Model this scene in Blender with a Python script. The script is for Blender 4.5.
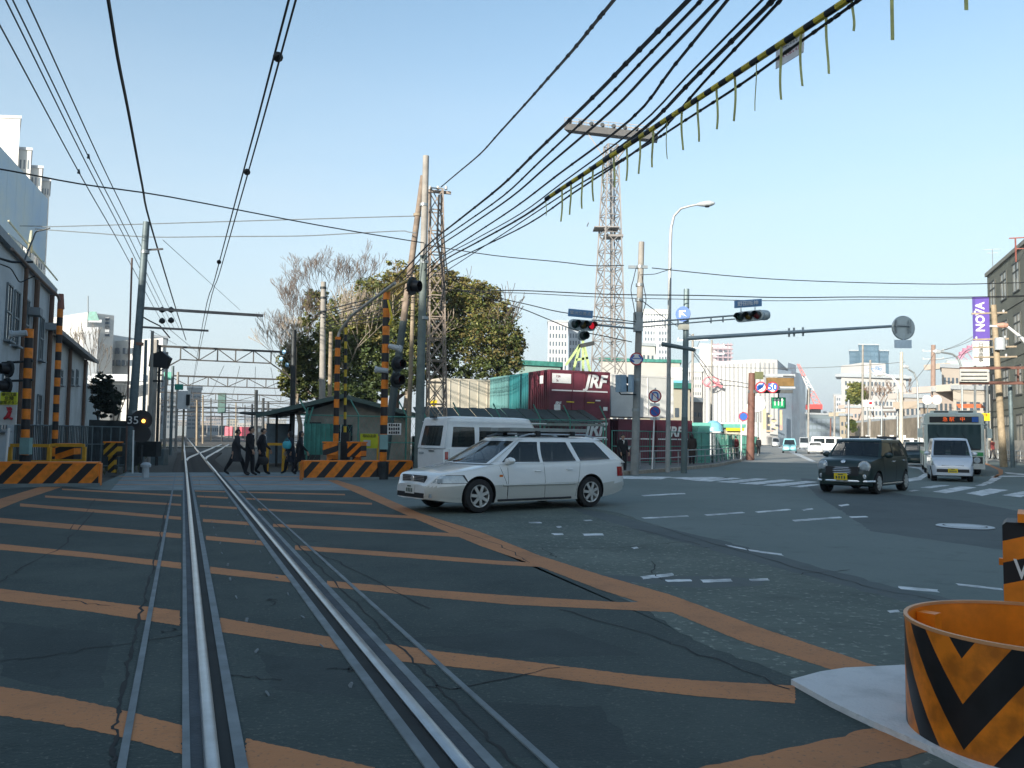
import bpy, math, random
from mathutils import Vector, Matrix
import numpy as np
R = random.Random(7)
rad = math.radians
for o in list(bpy.data.objects): bpy.data.objects.remove(o)
sc = bpy.context.scene; COL = sc.collection
# ---------------------------------------------------------------- camera
F_PX, CAM_H, PITCH, ROLL = 828.0, 1.5, math.atan(53/828), rad(0.7)
cp, sp, cr_, sr_ = math.cos(PITCH), math.sin(PITCH), math.cos(ROLL), math.sin(ROLL)
FW = Vector((0, cp, sp)); UP0 = Vector((0, -sp, cp)); RT0 = Vector((1, 0, 0))
RT = RT0*cr_ + UP0*sr_; UP = UP0*cr_ - RT0*sr_
cam = bpy.data.objects.new('camera', bpy.data.cameras.new('camera')); COL.objects.link(cam)
cam.matrix_world = Matrix.Translation((0, 0, CAM_H)) @ Matrix((RT, UP, -FW)).transposed().to_4x4()
cam.data.sensor_width = 36; cam.data.lens = F_PX/1024*36; cam.data.clip_end = 6000; cam.data.clip_start = .05
sc.camera = cam
# ---------------------------------------------------------------- sky and sun
SUN_EL, SUN_AZ = rad(15), rad(212)          # azimuth clockwise from +Y: behind the camera, to the left
w = bpy.data.worlds.new('World'); sc.world = w; w.use_nodes = True
nt = w.node_tree; nt.nodes.clear()
sky = nt.nodes.new('ShaderNodeTexSky'); sky.sky_type = 'NISHITA'; sky.sun_disc = False
sky.sun_elevation = SUN_EL; sky.sun_rotation = SUN_AZ; sky.air_density = 1.0; sky.dust_density = 1.2; sky.ozone_density = 2.0
tc = nt.nodes.new('ShaderNodeTexCoord'); mp = nt.nodes.new('ShaderNodeMapping'); mp.inputs['Scale'].default_value = (1.3, 1.3, 6.0)
mp.inputs['Rotation'].default_value = (0.05, 0.12, 0)
nz = nt.nodes.new('ShaderNodeTexNoise'); nz.inputs['Scale'].default_value = 1.7; nz.inputs['Detail'].default_value = 7; nz.inputs['Roughness'].default_value = .55
cr = nt.nodes.new('ShaderNodeValToRGB'); cr.color_ramp.elements[0].position = .46; cr.color_ramp.elements[1].position = .80
cr.color_ramp.elements[0].color = (0, 0, 0, 1); cr.color_ramp.elements[1].color = (.62, .62, .62, 1)
sx = nt.nodes.new('ShaderNodeSeparateXYZ'); mr = nt.nodes.new('ShaderNodeMapRange'); mr.inputs[1].default_value = 0.0; mr.inputs[2].default_value = .42
mr.inputs[3].default_value = 1; mr.inputs[4].default_value = 0
mu = nt.nodes.new('ShaderNodeMath'); mu.operation = 'MULTIPLY'
mx = nt.nodes.new('ShaderNodeMixRGB'); mx.inputs[2].default_value = (4.2, 4.4, 4.5, 1)
bg = nt.nodes.new('ShaderNodeBackground'); bg.inputs[1].default_value = 0.14
ou = nt.nodes.new('ShaderNodeOutputWorld'); L = nt.links.new
L(tc.outputs['Generated'], mp.inputs[0]); L(mp.outputs[0], nz.inputs['Vector']); L(nz.outputs[0], cr.inputs[0])
L(tc.outputs['Generated'], sx.inputs[0]); L(sx.outputs[2], mr.inputs[0]); L(cr.outputs[0], mu.inputs[0]); L(mr.outputs[0], mu.inputs[1])
L(mu.outputs[0], mx.inputs[0]); tn = nt.nodes.new('ShaderNodeMixRGB'); tn.blend_type = 'MULTIPLY'; tn.inputs[0].default_value = 1; tn.inputs[2].default_value = (1.15, 1.185, 1.08, 1); L(sky.outputs[0], tn.inputs[1]); L(tn.outputs[0], mx.inputs[1]); hz = nt.nodes.new('ShaderNodeMixRGB'); hz.inputs[2].default_value = (2.95, 3.35, 3.65, 1); hm = nt.nodes.new('ShaderNodeMapRange'); hm.interpolation_type = 'SMOOTHSTEP'
hm.inputs[1].default_value = -.05; hm.inputs[2].default_value = .58; hm.inputs[3].default_value = .92; hm.inputs[4].default_value = 0
L(sx.outputs[2], hm.inputs[0]); L(hm.outputs[0], hz.inputs[0]); L(mx.outputs[0], hz.inputs[1]); L(hz.outputs[0], bg.inputs[0]); L(bg.outputs[0], ou.inputs[0])
sl = bpy.data.lights.new('sun', 'SUN'); sl.energy = 4.9; sl.angle = rad(.5); sl.color = (1, .93, .82)
sun = bpy.data.objects.new('sun', sl); COL.objects.link(sun)
sun.rotation_euler = (Vector((-math.sin(SUN_AZ)*math.cos(SUN_EL), -math.cos(SUN_AZ)*math.cos(SUN_EL), -math.sin(SUN_EL)))).to_track_quat('-Z', 'Y').to_euler()
sc.view_settings.view_transform = 'Standard'; sc.view_settings.look = 'None'; sc.view_settings.exposure = 0.85; sc.view_settings.gamma = 1
# ---------------------------------------------------------------- pixel of the photograph -> place
def ray(px, py): return FW + RT*((px-512)/F_PX) + UP*((384-py)/F_PX)
def G(px, py, z=0.0):
    d = ray(px, py); t = (z-CAM_H)/d.z; return Vector((d.x*t, d.y*t, z))
def P(px, py, y):
    d = ray(px, py); return Vector((d.x*y/d.y, y, CAM_H + d.z*y/d.y))
DR = Vector((-0.368, .93, 0)).normalized(); TR = Vector((DR.y, -DR.x, 0))     # along / across the railway
RD = Vector((.3235, .9462, 0)).normalized(); RX = Vector((RD.y, -RD.x, 0))    # along / across the far road
# ---------------------------------------------------------------- materials
MATS = {}
def mat(name, col, rough=.6, metal=0, var=.12, scale=3.0, bump=0, bscale=40, emit=None, es=1, spec=.5, col2=None, coat=0, trans=0, alpha=1, ramp=(.35, .65)):
    if name in MATS: return MATS[name]
    m = bpy.data.materials.new(name); m.use_nodes = True; MATS[name] = m
    n = m.node_tree; b = n.nodes['Principled BSDF']; c = (*col, 1)
    b.inputs['Base Color'].default_value = c; b.inputs['Roughness'].default_value = rough; b.inputs['Metallic'].default_value = metal
    b.inputs['Specular IOR Level'].default_value = spec; b.inputs['Coat Weight'].default_value = coat; b.inputs['Coat Roughness'].default_value = .05
    b.inputs['Transmission Weight'].default_value = trans; b.inputs['Alpha'].default_value = alpha
    m.diffuse_color = c
    if emit: b.inputs['Emission Color'].default_value = (*emit, 1); b.inputs['Emission Strength'].default_value = es
    if var or bump:
        t = n.nodes.new('ShaderNodeTexCoord')
        if var:
            z = n.nodes.new('ShaderNodeTexNoise'); z.inputs['Scale'].default_value = scale; z.inputs['Detail'].default_value = 8; z.inputs['Roughness'].default_value = .62
            r = n.nodes.new('ShaderNodeValToRGB'); e = r.color_ramp.elements; e[0].position, e[1].position = ramp
            c2 = col2 or tuple(min(1, x*(1+var)) for x in col)
            e[0].color = (*[x*(1-var) for x in col], 1) if not col2 else c; e[1].color = (*c2, 1)
            n.links.new(t.outputs['Object'], z.inputs['Vector']); n.links.new(z.outputs[0], r.inputs[0]); n.links.new(r.outputs[0], b.inputs['Base Color'])
        if bump:
            z2 = n.nodes.new('ShaderNodeTexNoise'); z2.inputs['Scale'].default_value = bscale; z2.inputs['Detail'].default_value = 5
            bp = n.nodes.new('ShaderNodeBump'); bp.inputs['Strength'].default_value = bump; bp.inputs['Distance'].default_value = .02
            n.links.new(t.outputs['Object'], z2.inputs['Vector']); n.links.new(z2.outputs[0], bp.inputs['Height']); n.links.new(bp.outputs[0], b.inputs['Normal'])
    return m
def asphalt(name, c1, c2, c3, big=.35, fine=90, speck=.5, bump=.5):
    m = bpy.data.materials.new(name); m.use_nodes = True; MATS[name] = m; n = m.node_tree; b = n.nodes['Principled BSDF']; m.diffuse_color = (*c1, 1)
    b.inputs['Roughness'].default_value = .82; b.inputs['Specular IOR Level'].default_value = .35
    t = n.nodes.new('ShaderNodeTexCoord')
    def noise(s, d, w=.6):
        z = n.nodes.new('ShaderNodeTexNoise'); z.inputs['Scale'].default_value = s; z.inputs['Detail'].default_value = d; z.inputs['Roughness'].default_value = w
        n.links.new(t.outputs['Object'], z.inputs['Vector']); return z
    def ramp(src, a, b_, ca, cb):
        r = n.nodes.new('ShaderNodeValToRGB'); r.color_ramp.elements[0].position = a; r.color_ramp.elements[1].position = b_
        r.color_ramp.elements[0].color = (*ca, 1); r.color_ramp.elements[1].color = (*cb, 1); n.links.new(src, r.inputs[0]); return r
    z1 = noise(big, 9, .65); r1 = ramp(z1.outputs[0], .32, .68, c1, c2)
    z2 = noise(fine, 3); r2 = ramp(z2.outputs[0], .58, .72, (0, 0, 0), (speck, speck, speck))
    z4 = noise(2.6, 6, .7); r4 = ramp(z4.outputs[0], .55, .72, (0, 0, 0), (.5, .5, .5))
    m1 = n.nodes.new('ShaderNodeMixRGB'); n.links.new(r2.outputs[0], m1.inputs[0]); n.links.new(r1.outputs[0], m1.inputs[1]); m1.inputs[2].default_value = (*c3, 1)
    m2 = n.nodes.new('ShaderNodeMixRGB'); n.links.new(r4.outputs[0], m2.inputs[0]); n.links.new(m1.outputs[0], m2.inputs[1]); m2.inputs[2].default_value = (*[x*.6 for x in c1], 1)
    n.links.new(m2.outputs[0], b.inputs['Base Color'])
    z3 = noise(fine*.8, 4); bp = n.nodes.new('ShaderNodeBump'); bp.inputs['Strength'].default_value = bump; bp.inputs['Distance'].default_value = .012
    n.links.new(z3.outputs[0], bp.inputs['Height']); n.links.new(bp.outputs[0], b.inputs['Normal'])
    return m
def stripes(name, ca, cb, vec, period, duty=.5, rough=.5, off=0.0, chev=0):
    """diagonal / banded paint in object coordinates; chev: |x| mirrored for chevrons (angle around a drum)"""
    m = bpy.data.materials.new(name); m.use_nodes = True; MATS[name] = m; n = m.node_tree; b = n.nodes['Principled BSDF']; b.inputs['Roughness'].default_value = rough
    m.diffuse_color = (*ca, 1)
    t = n.nodes.new('ShaderNodeTexCoord'); src = t.outputs['Object']
    d = n.nodes.new('ShaderNodeVectorMath'); d.operation = 'DOT_PRODUCT'; d.inputs[1].default_value = vec
    n.links.new(src, d.inputs[0])
    a = n.nodes.new('ShaderNodeMath'); a.operation = 'MULTIPLY_ADD'; a.inputs[1].default_value = 1/period; a.inputs[2].default_value = off
    n.links.new(d.outputs['Value'], a.inputs[0])
    f = n.nodes.new('ShaderNodeMath'); f.operation = 'FRACT'; n.links.new(a.outputs[0], f.inputs[0])
    g = n.nodes.new('ShaderNodeMath'); g.operation = 'GREATER_THAN'; g.inputs[1].default_value = duty; n.links.new(f.outputs[0], g.inputs[0])
    z = n.nodes.new('ShaderNodeTexNoise'); z.inputs['Scale'].default_value = 6; z.inputs['Detail'].default_value = 8; n.links.new(src, z.inputs['Vector'])
    mx = n.nodes.new('ShaderNodeMixRGB'); mx.inputs[1].default_value = (*ca, 1); mx.inputs[2].default_value = (*cb, 1); n.links.new(g.outputs[0], mx.inputs[0])
    rr = n.nodes.new('ShaderNodeValToRGB'); rr.color_ramp.elements[0].color = (.72, .72, .72, 1); rr.color_ramp.elements[0].position = .3; rr.color_ramp.elements[1].color = (1.05, 1.05, 1.05, 1); rr.color_ramp.elements[1].position = .6
    n.links.new(z.outputs[0], rr.inputs[0]); m2 = n.nodes.new('ShaderNodeMixRGB'); m2.blend_type = 'MULTIPLY'; m2.inputs[0].default_value = 1
    n.links.new(mx.outputs[0], m2.inputs[1]); n.links.new(rr.outputs[0], m2.inputs[2]); n.links.new(m2.outputs[0], b.inputs['Base Color'])
    return m
ORANGE = (.82, .22, .008); BLACK = (.012, .012, .014); YEL = (.62, .42, .02)
ASPH_X = asphalt('asphalt_crossing', (.030, .045, .043), (.060, .078, .071), (.16, .17, .145), .7, 45, .6, .8)
ASPH_OLD = asphalt('asphalt_old', (.070, .090, .078), (.125, .148, .125), (.34, .36, .30), .8, 16, .75, 1.0)
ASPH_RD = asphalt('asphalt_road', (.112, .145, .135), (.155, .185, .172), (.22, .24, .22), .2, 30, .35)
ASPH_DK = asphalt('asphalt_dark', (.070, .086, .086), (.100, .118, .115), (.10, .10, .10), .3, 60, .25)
ASPH_SUNLIT = asphalt('asphalt_sunlit', (.26, .26, .235), (.33, .32, .29), (.36, .36, .33), .1, 30, .2)  # pale tone holds the sunlight beyond the edge of the building's shade
CRACK = mat('crack_black', (.018, .02, .02), .9, var=.3)
SLAB = mat('concrete_slab', (.20, .235, .235), .8, var=.2, scale=1.2, bump=.4)
PAINT_O = asphalt('road_paint_orange', (.52, .215, .085), (.41, .18, .08), (.12, .10, .075), 1.3, 34, .75, .5)
PAINT_W = mat('road_paint_white', (.72, .73, .72), .75, var=.3, scale=3.0, col2=(.26, .27, .27), bump=.25, bscale=60, ramp=(.42, .66))
PAD = mat('concrete_pad', (.66, .65, .64), .85, var=.3, scale=3.5, col2=(.42, .42, .41), bump=.6, bscale=50, ramp=(.5, .85))
STEEL = mat('rail_steel', (.30, .33, .36), .28, .9, var=.15, scale=5)
STEEL_SIDE = mat('rail_side', (.05, .04, .035), .7, .3, var=.3)
STRIP = mat('check_steel', (.17, .195, .205), .8, .0, var=.2, scale=4)
BOARD = mat('crossing_board', (.045, .056, .066), .85, var=.3, scale=3, bump=.3)
GAP = mat('flangeway_gap', (.015, .018, .018), .9, var=.3)
BALLAST = mat('ballast', (.055, .050, .040), .95, var=.5, scale=6, bump=1, bscale=14, col2=(.105, .09, .07))
SOIL = mat('soil', (.05, .052, .042), .95, var=.4, scale=.6, bump=1, bscale=8, col2=(.13, .12, .10))
PAVE = mat('pavement', (.16, .16, .15), .85, var=.2, scale=1.5, bump=.3)
KERB = mat('kerb_stone', (.34, .29, .23), .85, var=.2, scale=3, bump=.3)
GALV = mat('galvanised', (.30, .33, .34), .45, .5, var=.12, scale=4)
STEELPOLE = mat('pole_blue_grey', (.12, .16, .17), .55, .2, var=.2, scale=4)
DARKST = mat('dark_steel', (.035, .04, .042), .55, .4, var=.3)
CONC = mat('pole_concrete', (.30, .28, .25), .85, var=.18, scale=2, bump=.3)
CONC_T = mat('pole_tan', (.30, .24, .17), .85, var=.25, scale=2, bump=.3)
WIREM = mat('wire_black', (.012, .012, .013), .6, var=0)
WIREG = mat('wire_grey', (.10, .10, .10), .6, var=0)
WHITEP = mat('paint_white', (.74, .74, .72), .45, var=.08)
GREENF = mat('fence_green', (.07, .24, .19), .5, var=.2, scale=4)
GREENP = mat('panel_green', (.05, .22, .18), .5, var=.3, scale=2)
YELF = mat('rail_yellow', (.60, .30, .02), .5, var=.2)
ORG = mat('paint_orange', ORANGE, .45, var=.15, scale=5)
BLK = mat('paint_black', BLACK, .5, var=.2)
BAND = stripes('band_orange_black', ORANGE, BLACK, (0, 0, 1), .62)
BANDT = stripes('band_yellow_black', YEL, BLACK, (0, 0, 1), .52)
RUBBER = mat('rubber', (.012, .012, .013), .75, var=.2)
CHROME = mat('chrome', (.78, .78, .78), .22, .7, var=0)
GLASS = mat('car_glass', (.012, .018, .02), .04, 0, var=0, spec=.8, alpha=.72)
GLASSW = mat('window_glass', (.025, .032, .038), .08, 0, var=.3, scale=.5, spec=.7)
RED = mat('sign_red', (.42, .02, .03), .45, var=.05); BLUE = mat('sign_blue', (.02, .11, .42), .45, var=.05)
BLUEP = mat('plate_blue', (.09, .22, .42), .5, var=.1); LGREY = mat('light_grey', (.42, .45, .47), .5, var=.1)
YELP = mat('plate_yellow', (.75, .55, .02), .5, var=.05)
# ---------------------------------------------------------------- mesh builder
WM = {}
class MB:
    def __init__(s): s.v = []; s.f = []; s.m = []; s.sm = []
    def add(s, vs, fs, mi=0, smooth=False):
        b = len(s.v); s.v += [tuple(v) for v in vs]; s.f += [tuple(b+i for i in f) for f in fs]; s.m += [mi]*len(fs); s.sm += [smooth]*len(fs); return s
    def box(s, c, size, rz=0, mi=0, ax=None):
        hx, hy, hz = [q/2 for q in size]; c = Vector(c)
        if ax: X, Y, Z = [Vector(a) for a in ax]
        else: X = Vector((math.cos(rz), math.sin(rz), 0)); Y = Vector((-math.sin(rz), math.cos(rz), 0)); Z = Vector((0, 0, 1))
        vs = [c+X*a*hx+Y*b*hy+Z*d*hz for d in (-1, 1) for a, b in ((-1, -1), (1, -1), (1, 1), (-1, 1))]
        return s.add(vs, [(3, 2, 1, 0), (4, 5, 6, 7), (0, 1, 5, 4), (1, 2, 6, 5), (2, 3, 7, 6), (3, 0, 4, 7)], mi)
    def bar(s, a, b, w, h=None, mi=0):
        a = Vector(a); b = Vector(b); d = (b-a); l = d.length; d.normalize(); h = h or w
        u = Vector((0, 0, 1)) if abs(d.z) < .95 else Vector((1, 0, 0)); x = d.cross(u).normalized(); y = x.cross(d)
        return s.box((a+b)/2, (w, l, h), ax=(x, d, y), mi=mi)
    def cyl(s, a, b, r0, r1=None, n=8, mi=0, cap=True, smooth=True):
        a = Vector(a); b = Vector(b); r1 = r0 if r1 is None else r1; d = (b-a).normalized()
        u = Vector((0, 0, 1)) if abs(d.z) < .95 else Vector((1, 0, 0)); x = d.cross(u).normalized(); y = x.cross(d)
        vs = [a+(x*math.cos(2*math.pi*i/n)+y*math.sin(2*math.pi*i/n))*r0 for i in range(n)] + [b+(x*math.cos(2*math.pi*i/n)+y*math.sin(2*math.pi*i/n))*r1 for i in range(n)]
        s.add(vs, [(i, i+n, (i+1) % n+n, (i+1) % n) for i in range(n)], mi, smooth)
        if cap: s.add(vs, [tuple(range(n)), tuple(range(2*n-1, n-1, -1))], mi)
        return s
    def tube(s, pts, r, n=6, mi=0, mis=None):
        pts = [Vector(p) for p in pts]; rings = []; x = None
        for i, p in enumerate(pts):
            d = (pts[min(i+1, len(pts)-1)]-pts[max(i-1, 0)]).normalized()
            if x is None:
                u = Vector((0, 0, 1)) if abs(d.z) < .95 else Vector((1, 0, 0)); x = d.cross(u).normalized()
            else: x = (x - d*x.dot(d)).normalized()
            y = x.cross(d); ri = r[i] if isinstance(r, (list, tuple)) else r
            rings.append([p+(x*math.cos(2*math.pi*k/n)+y*math.sin(2*math.pi*k/n))*ri for k in range(n)])
        for i in range(len(pts)-1):
            s.add(rings[i]+rings[i+1], [(k, k+n, (k+1) % n+n, (k+1) % n) for k in range(n)], mis[i] if mis else mi, True)
        s.add(rings[0], [tuple(range(n))], mi); s.add(rings[-1], [tuple(range(n-1, -1, -1))], mi); return s
    def poly(s, pts, mi=0): return s.add(pts, [tuple(range(len(pts)))], mi)
    def prism(s, pts, d, mi=0):
        n = len(pts); d = Vector(d); vs = [Vector(p) for p in pts]; vs2 = [p+d for p in vs]
        return s.add(vs+vs2, [tuple(range(n-1, -1, -1)), tuple(range(n, 2*n))]+[(i, (i+1) % n, (i+1) % n+n, i+n) for i in range(n)], mi)
    def grid(s, rows, mi=0, smooth=True, close=False):
        n = len(rows[0]); vs = [p for r in rows for p in r]; fs = []
        for i in range(len(rows)-1):
            for j in range(n if close else n-1):
                fs.append((i*n+j, i*n+(j+1) % n, (i+1)*n+(j+1) % n, (i+1)*n+j))
        return s.add(vs, fs, mi, smooth)
    def lathe(s, c, ax, prof, n=20, mi=0, mis=None):
        c = Vector(c); ax = Vector(ax).normalized(); u = Vector((0, 0, 1)) if abs(ax.z) < .9 else Vector((1, 0, 0)); x = ax.cross(u).normalized(); y = ax.cross(x)
        rows = [[c+ax*h+(x*math.cos(2*math.pi*k/n)+y*math.sin(2*math.pi*k/n))*r for k in range(n)] for r, h in prof]
        for i in range(len(rows)-1): s.grid(rows[i:i+2], mis[i] if mis else mi, True, True)
        return s
    def build(s, name, mats, parent=None, label=None, cat=None, group=None, kind=None, origin=None, local=False, sharp=35):
        me = bpy.data.meshes.new(name)
        if not isinstance(mats, (list, tuple)): mats = [mats]
        if parent is not None: base = WM[parent]
        else: base = Matrix.Identity(4)
        vs = [Vector(v) for v in s.v]
        if not local and parent is not None:
            inv = base.inverted(); vs = [inv@v for v in vs]
        o = Vector((0, 0, 0))
        if origin is not None: o = Vector(origin)
        elif parent is None and not local and vs:
            xs = [v.x for v in vs]; ys = [v.y for v in vs]; o = Vector(((min(xs)+max(xs))/2, (min(ys)+max(ys))/2, min(v.z for v in vs)))
        me.from_pydata([v-o for v in vs], [], s.f)
        for m in mats:
            if m: me.materials.append(m)
        me.polygons.foreach_set('material_index', s.m); me.polygons.foreach_set('use_smooth', s.sm)
        me.update()
        if any(s.sm): me.set_sharp_from_angle(angle=rad(sharp))
        ob = bpy.data.objects.new(name, me); COL.objects.link(ob); ob.location = o
        if parent is not None: ob.parent = parent
        WM[ob] = base @ Matrix.Translation(o); tag(ob, label, cat, group, kind); return ob
def tag(o, label=None, cat=None, group=None, kind=None):
    if label: o['label'] = label
    if cat: o['category'] = cat
    if group: o['group'] = group
    if kind: o['kind'] = kind
    return o
def thing(name, loc, label, cat, group=None, rz=0):
    o = bpy.data.objects.new(name, None); o.empty_display_size = .2; COL.objects.link(o); o.location = loc; o.rotation_euler = (0, 0, rz)
    WM[o] = Matrix.Translation(loc) @ Matrix.Rotation(rz, 4, 'Z'); return tag(o, label, cat, group)
def text(s, size, name, m, parent, origin, X, Y, depth=.01, align='CENTER', kindlocal=False, sx_=1.0, bold=0):
    cu = bpy.data.curves.new(name, 'FONT'); cu.body = s; cu.size = size; cu.align_x = align; cu.align_y = 'CENTER'; cu.extrude = depth; cu.resolution_u = 3; cu.offset = bold*size
    to = bpy.data.objects.new('tmp', cu); COL.objects.link(to); dg = bpy.context.evaluated_depsgraph_get()
    me = bpy.data.meshes.new_from_object(to.evaluated_get(dg)); bpy.data.objects.remove(to)
    X = Vector(X).normalized(); Y = Vector(Y).normalized(); Z = X.cross(Y); T = Matrix((X*sx_, Y, Z)).transposed().to_4x4(); T.translation = Vector(origin)
    if not kindlocal: T = WM[parent].inverted() @ T
    me.transform(T); me.materials.clear(); me.materials.append(m); me.name = name
    ob = bpy.data.objects.new(name, me); COL.objects.link(ob); ob.parent = parent; WM[ob] = WM[parent].copy(); return ob
def crom(pts, n):
    pts = [tuple(p) for p in pts]; P_ = [pts[0]]+pts+[pts[-1]]; out = []
    for i in range(1, len(P_)-2):
        p0, p1, p2, p3 = [Vector(q) for q in P_[i-1:i+3]]
        for k in range(n):
            t = k/n; out.append(.5*((2*p1)+(-p0+p2)*t+(2*p0-5*p1+4*p2-p3)*t*t+(-p0+3*p1-3*p2+p3)*t**3))
    out.append(Vector(P_[-2])); return out
def lerp(a, b, t): return a+(b-a)*t
def pl(tab, x):
    if x <= tab[0][0]: return tab[0][1]
    for (a, b), (c, d) in zip(tab, tab[1:]):
        if x <= c: return b+(d-b)*(x-a)/(c-a)
    return tab[-1][1]
def copy_tree(o, parent=None, M=None):
    c = o.copy(); COL.objects.link(c); c.parent = parent
    if parent is None and M is not None: c.location = M.to_translation(); c.rotation_euler = M.to_euler()
    WM[c] = (WM[parent] if parent else Matrix.Identity(4)) @ c.matrix_basis
    for ch in list(o.children): copy_tree(ch, c)
    return c
# ================================================================ GROUND
def sheet(name, pts, z, m, parent=None, kind='structure', jag=0, label=None):
    vs = [Vector((p[0], p[1], z*.2)) for p in pts]
    if jag:
        out = []
        for i, a in enumerate(vs):
            b = vs[(i+1) % len(vs)]; n = max(1, int((b-a).length/(jag*4)))
            for k in range(min(n, 40)):
                q = a.lerp(b, k/min(n, 40)); out.append(q+Vector((R.uniform(-jag, jag), R.uniform(-jag, jag), 0))*(1 if k else 0))
        vs = out
    mb = MB(); mb.poly(vs); 
    mb.v = mb.v; o = mb.build(name, m, parent, kind=kind if parent is None else None, origin=None if parent is None else None)
    me = o.data
    if me.polygons and me.polygons[0].normal.z < 0: me.flip_normals()
    if label: o['label'] = label
    return o
gm = MB(); gm.grid([[(-1500, y, -.16), (1500, y, -.16)] for y in (-300, 3000)], smooth=False)
gm.build('ground', SOIL, kind='structure')
roadpts = [(-90, 6), G(-60, 484), G(100, 484), G(126, 472.3), G(300, 472.3), G(306, 478), G(412, 468), (-3.5, 38), G(600, 468),
           G(668, 464), G(700, 458), G(735, 452), G(757, 445.5), (130, 330), (340, 900), (420, 900), (180, 250), (60, 62), (75, 40), (75, 20), (60, -40), (-90, -40)]
mb = MB(); ps = [Vector((p[0], p[1], 0)) for p in roadpts]; mb.prism(ps, (0, 0, -.14))
road = mb.build('road', ASPH_RD, kind='structure')
import bmesh
bm = bmesh.new(); bm.from_mesh(road.data); bmesh.ops.recalc_face_normals(bm, faces=bm.faces); bm.to_mesh(road.data); bm.free()
def px(*l): return [G(x, y) for x, y in l]
# far carriageway, sunlight painted in as pale asphalt; old coarse asphalt, crossing asphalt, dark patches
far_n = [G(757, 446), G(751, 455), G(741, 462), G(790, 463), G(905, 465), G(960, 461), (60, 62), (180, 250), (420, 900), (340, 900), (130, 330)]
sheet('far_carriageway', far_n, .004, ASPH_SUNLIT, road)
old = px((385, 508), (470, 503), (560, 503), (620, 513), (700, 540), (800, 568), (900, 598), (1024, 622), (1180, 660), (1250, 900), (700, 900), (835, 671), (540, 561), (420, 520))
sheet('old_asphalt', old, .004, ASPH_OLD, road, jag=.05)
xing = px((-500, 500), (0, 489), (60, 486), (111, 490.5), (366, 490.5), (335, 481), (425, 518), (540, 562), (640, 606), (700, 640), (800, 668), (835, 690), (900, 760), (1100, 1500), (300, 3200), (-1500, 2000), (-1400, 700))
sheet('crossing_surface', xing, .008, ASPH_X, road)
sheet('asphalt_patch', px((800, 478), (818, 497), (845, 513), (870, 531), (940, 541), (1024, 553), (1200, 575), (1200, 530), (1024, 512), (960, 500), (905, 495), (860, 483)), .004, ASPH_DK, road, jag=.03)
sheet('asphalt_patch', px((590, 574), (640, 577), (700, 576), (770, 579), (757, 586), (700, 588), (640, 583), (600, 580)), .008, ASPH_DK, road, jag=.03)
sheet('asphalt_patch', px((562, 505), (600, 512), (660, 527), (720, 540), (800, 562), (905, 590), (1024, 612), (1024, 622), (900, 601), (800, 574), (700, 547), (640, 531), (590, 516)), .008, ASPH_DK, road, jag=.04)
sheet('worn_asphalt', px((640, 606), (670, 612), (760, 642), (850, 672), (800, 680), (715, 650), (668, 625)), .012, ASPH_OLD, road, jag=.03)
sheet('crossing_slab', px((127, 472.6), (300, 472.6), (368, 490), (111, 490)), .012, SLAB, road)
for y in (476.5, 480, 484.5): sheet('slab_joint', px((119+(y-476)*-.8, y), (330, y), (331, y+.5), (119, y+.5)), .016, PAINT_O, road)
mat_patch = asphalt('asphalt_patch', (.024, .036, .036), (.048, .062, .060), (.12, .13, .12), .9, 60, .4, .6)
# orange hatching: polylines (x, y_top, y_bottom)
HAT = [[(-60, 668, 692), (0, 687, 716), (60, 697, 725), (112, 708, 735), (182, 726, 755)], [(246, 739, 768), (300, 751, 784), (375, 768, 805)],
 [(-60, 582, 592), (0, 589, 601), (90, 600, 612), (180, 611, 626)], [(220, 618, 632), (345, 640, 651)], [(385, 644, 660), (440, 652, 666), (520, 661, 674), (640, 676, 690), (700, 681, 697), (795, 686, 704)],
 [(-60, 539, 544), (0, 544, 550), (90, 553, 558), (181, 563, 569)], [(210, 567, 573.5), (295, 577, 583)], [(327, 581, 587), (430, 590, 597.5), (512, 596, 605), (620, 602.5, 610), (680, 602, 613)],
 [(-60, 514, 518), (0, 518, 523), (90, 526, 531), (181, 534, 538.5)], [(206, 536, 540), (267, 541.5, 546)], [(295, 545.5, 550), (400, 553, 557.5), (500, 561, 565), (546, 563.5, 567.5)],
 [(20, 503.5, 506.5), (100, 510, 513), (181, 517, 520)], [(203, 519, 522), (250, 522.3, 525.5)], [(273, 524, 527), (370, 529, 532), (465, 534, 537.5), (492, 536.5, 539.5)],
 [(45, 495.5, 497.6), (181, 504, 506)], [(200, 505, 507), (237, 507.2, 509.4)], [(258, 508.5, 510.5), (420, 516.3, 519)],
 [(62, 488.6, 490), (181, 495, 496.6)], [(197, 495.6, 497.2), (228, 497.2, 498.8)], [(246, 498, 499.6), (372, 503, 504.8)],
 [(195, 490.6, 491.6), (345, 494, 495.4)]]
for h in HAT:
    top = [G(x, a) for x, a, b in h]; bot = [G(x, b) for x, a, b in reversed(h)]
    sheet('orange_line', top+bot, .016, PAINT_O, road, jag=.006)
sheet('orange_boundary_line', px((337, 480.3), (360, 487), (420, 513.5), (480, 532), (540, 556), (600, 575), (670, 595), (760, 628), (890, 671), (835, 671), (740, 641), (670, 612), (600, 590), (540, 567), (480, 546), (420, 521), (345, 488), (328, 480.5)), .020, PAINT_O, road, jag=.006)
sheet('orange_boundary_line', px((40, 487), (62, 487), (20, 501), (0, 509), (-80, 535), (-100, 530), (0, 499)), .020, PAINT_O, road, jag=.006)
sheet('orange_line', px((690, 772), (740, 760), (790, 748), (874, 729), (935, 752), (860, 768), (830, 780)), .016, PAINT_O, road, jag=.015)
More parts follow.
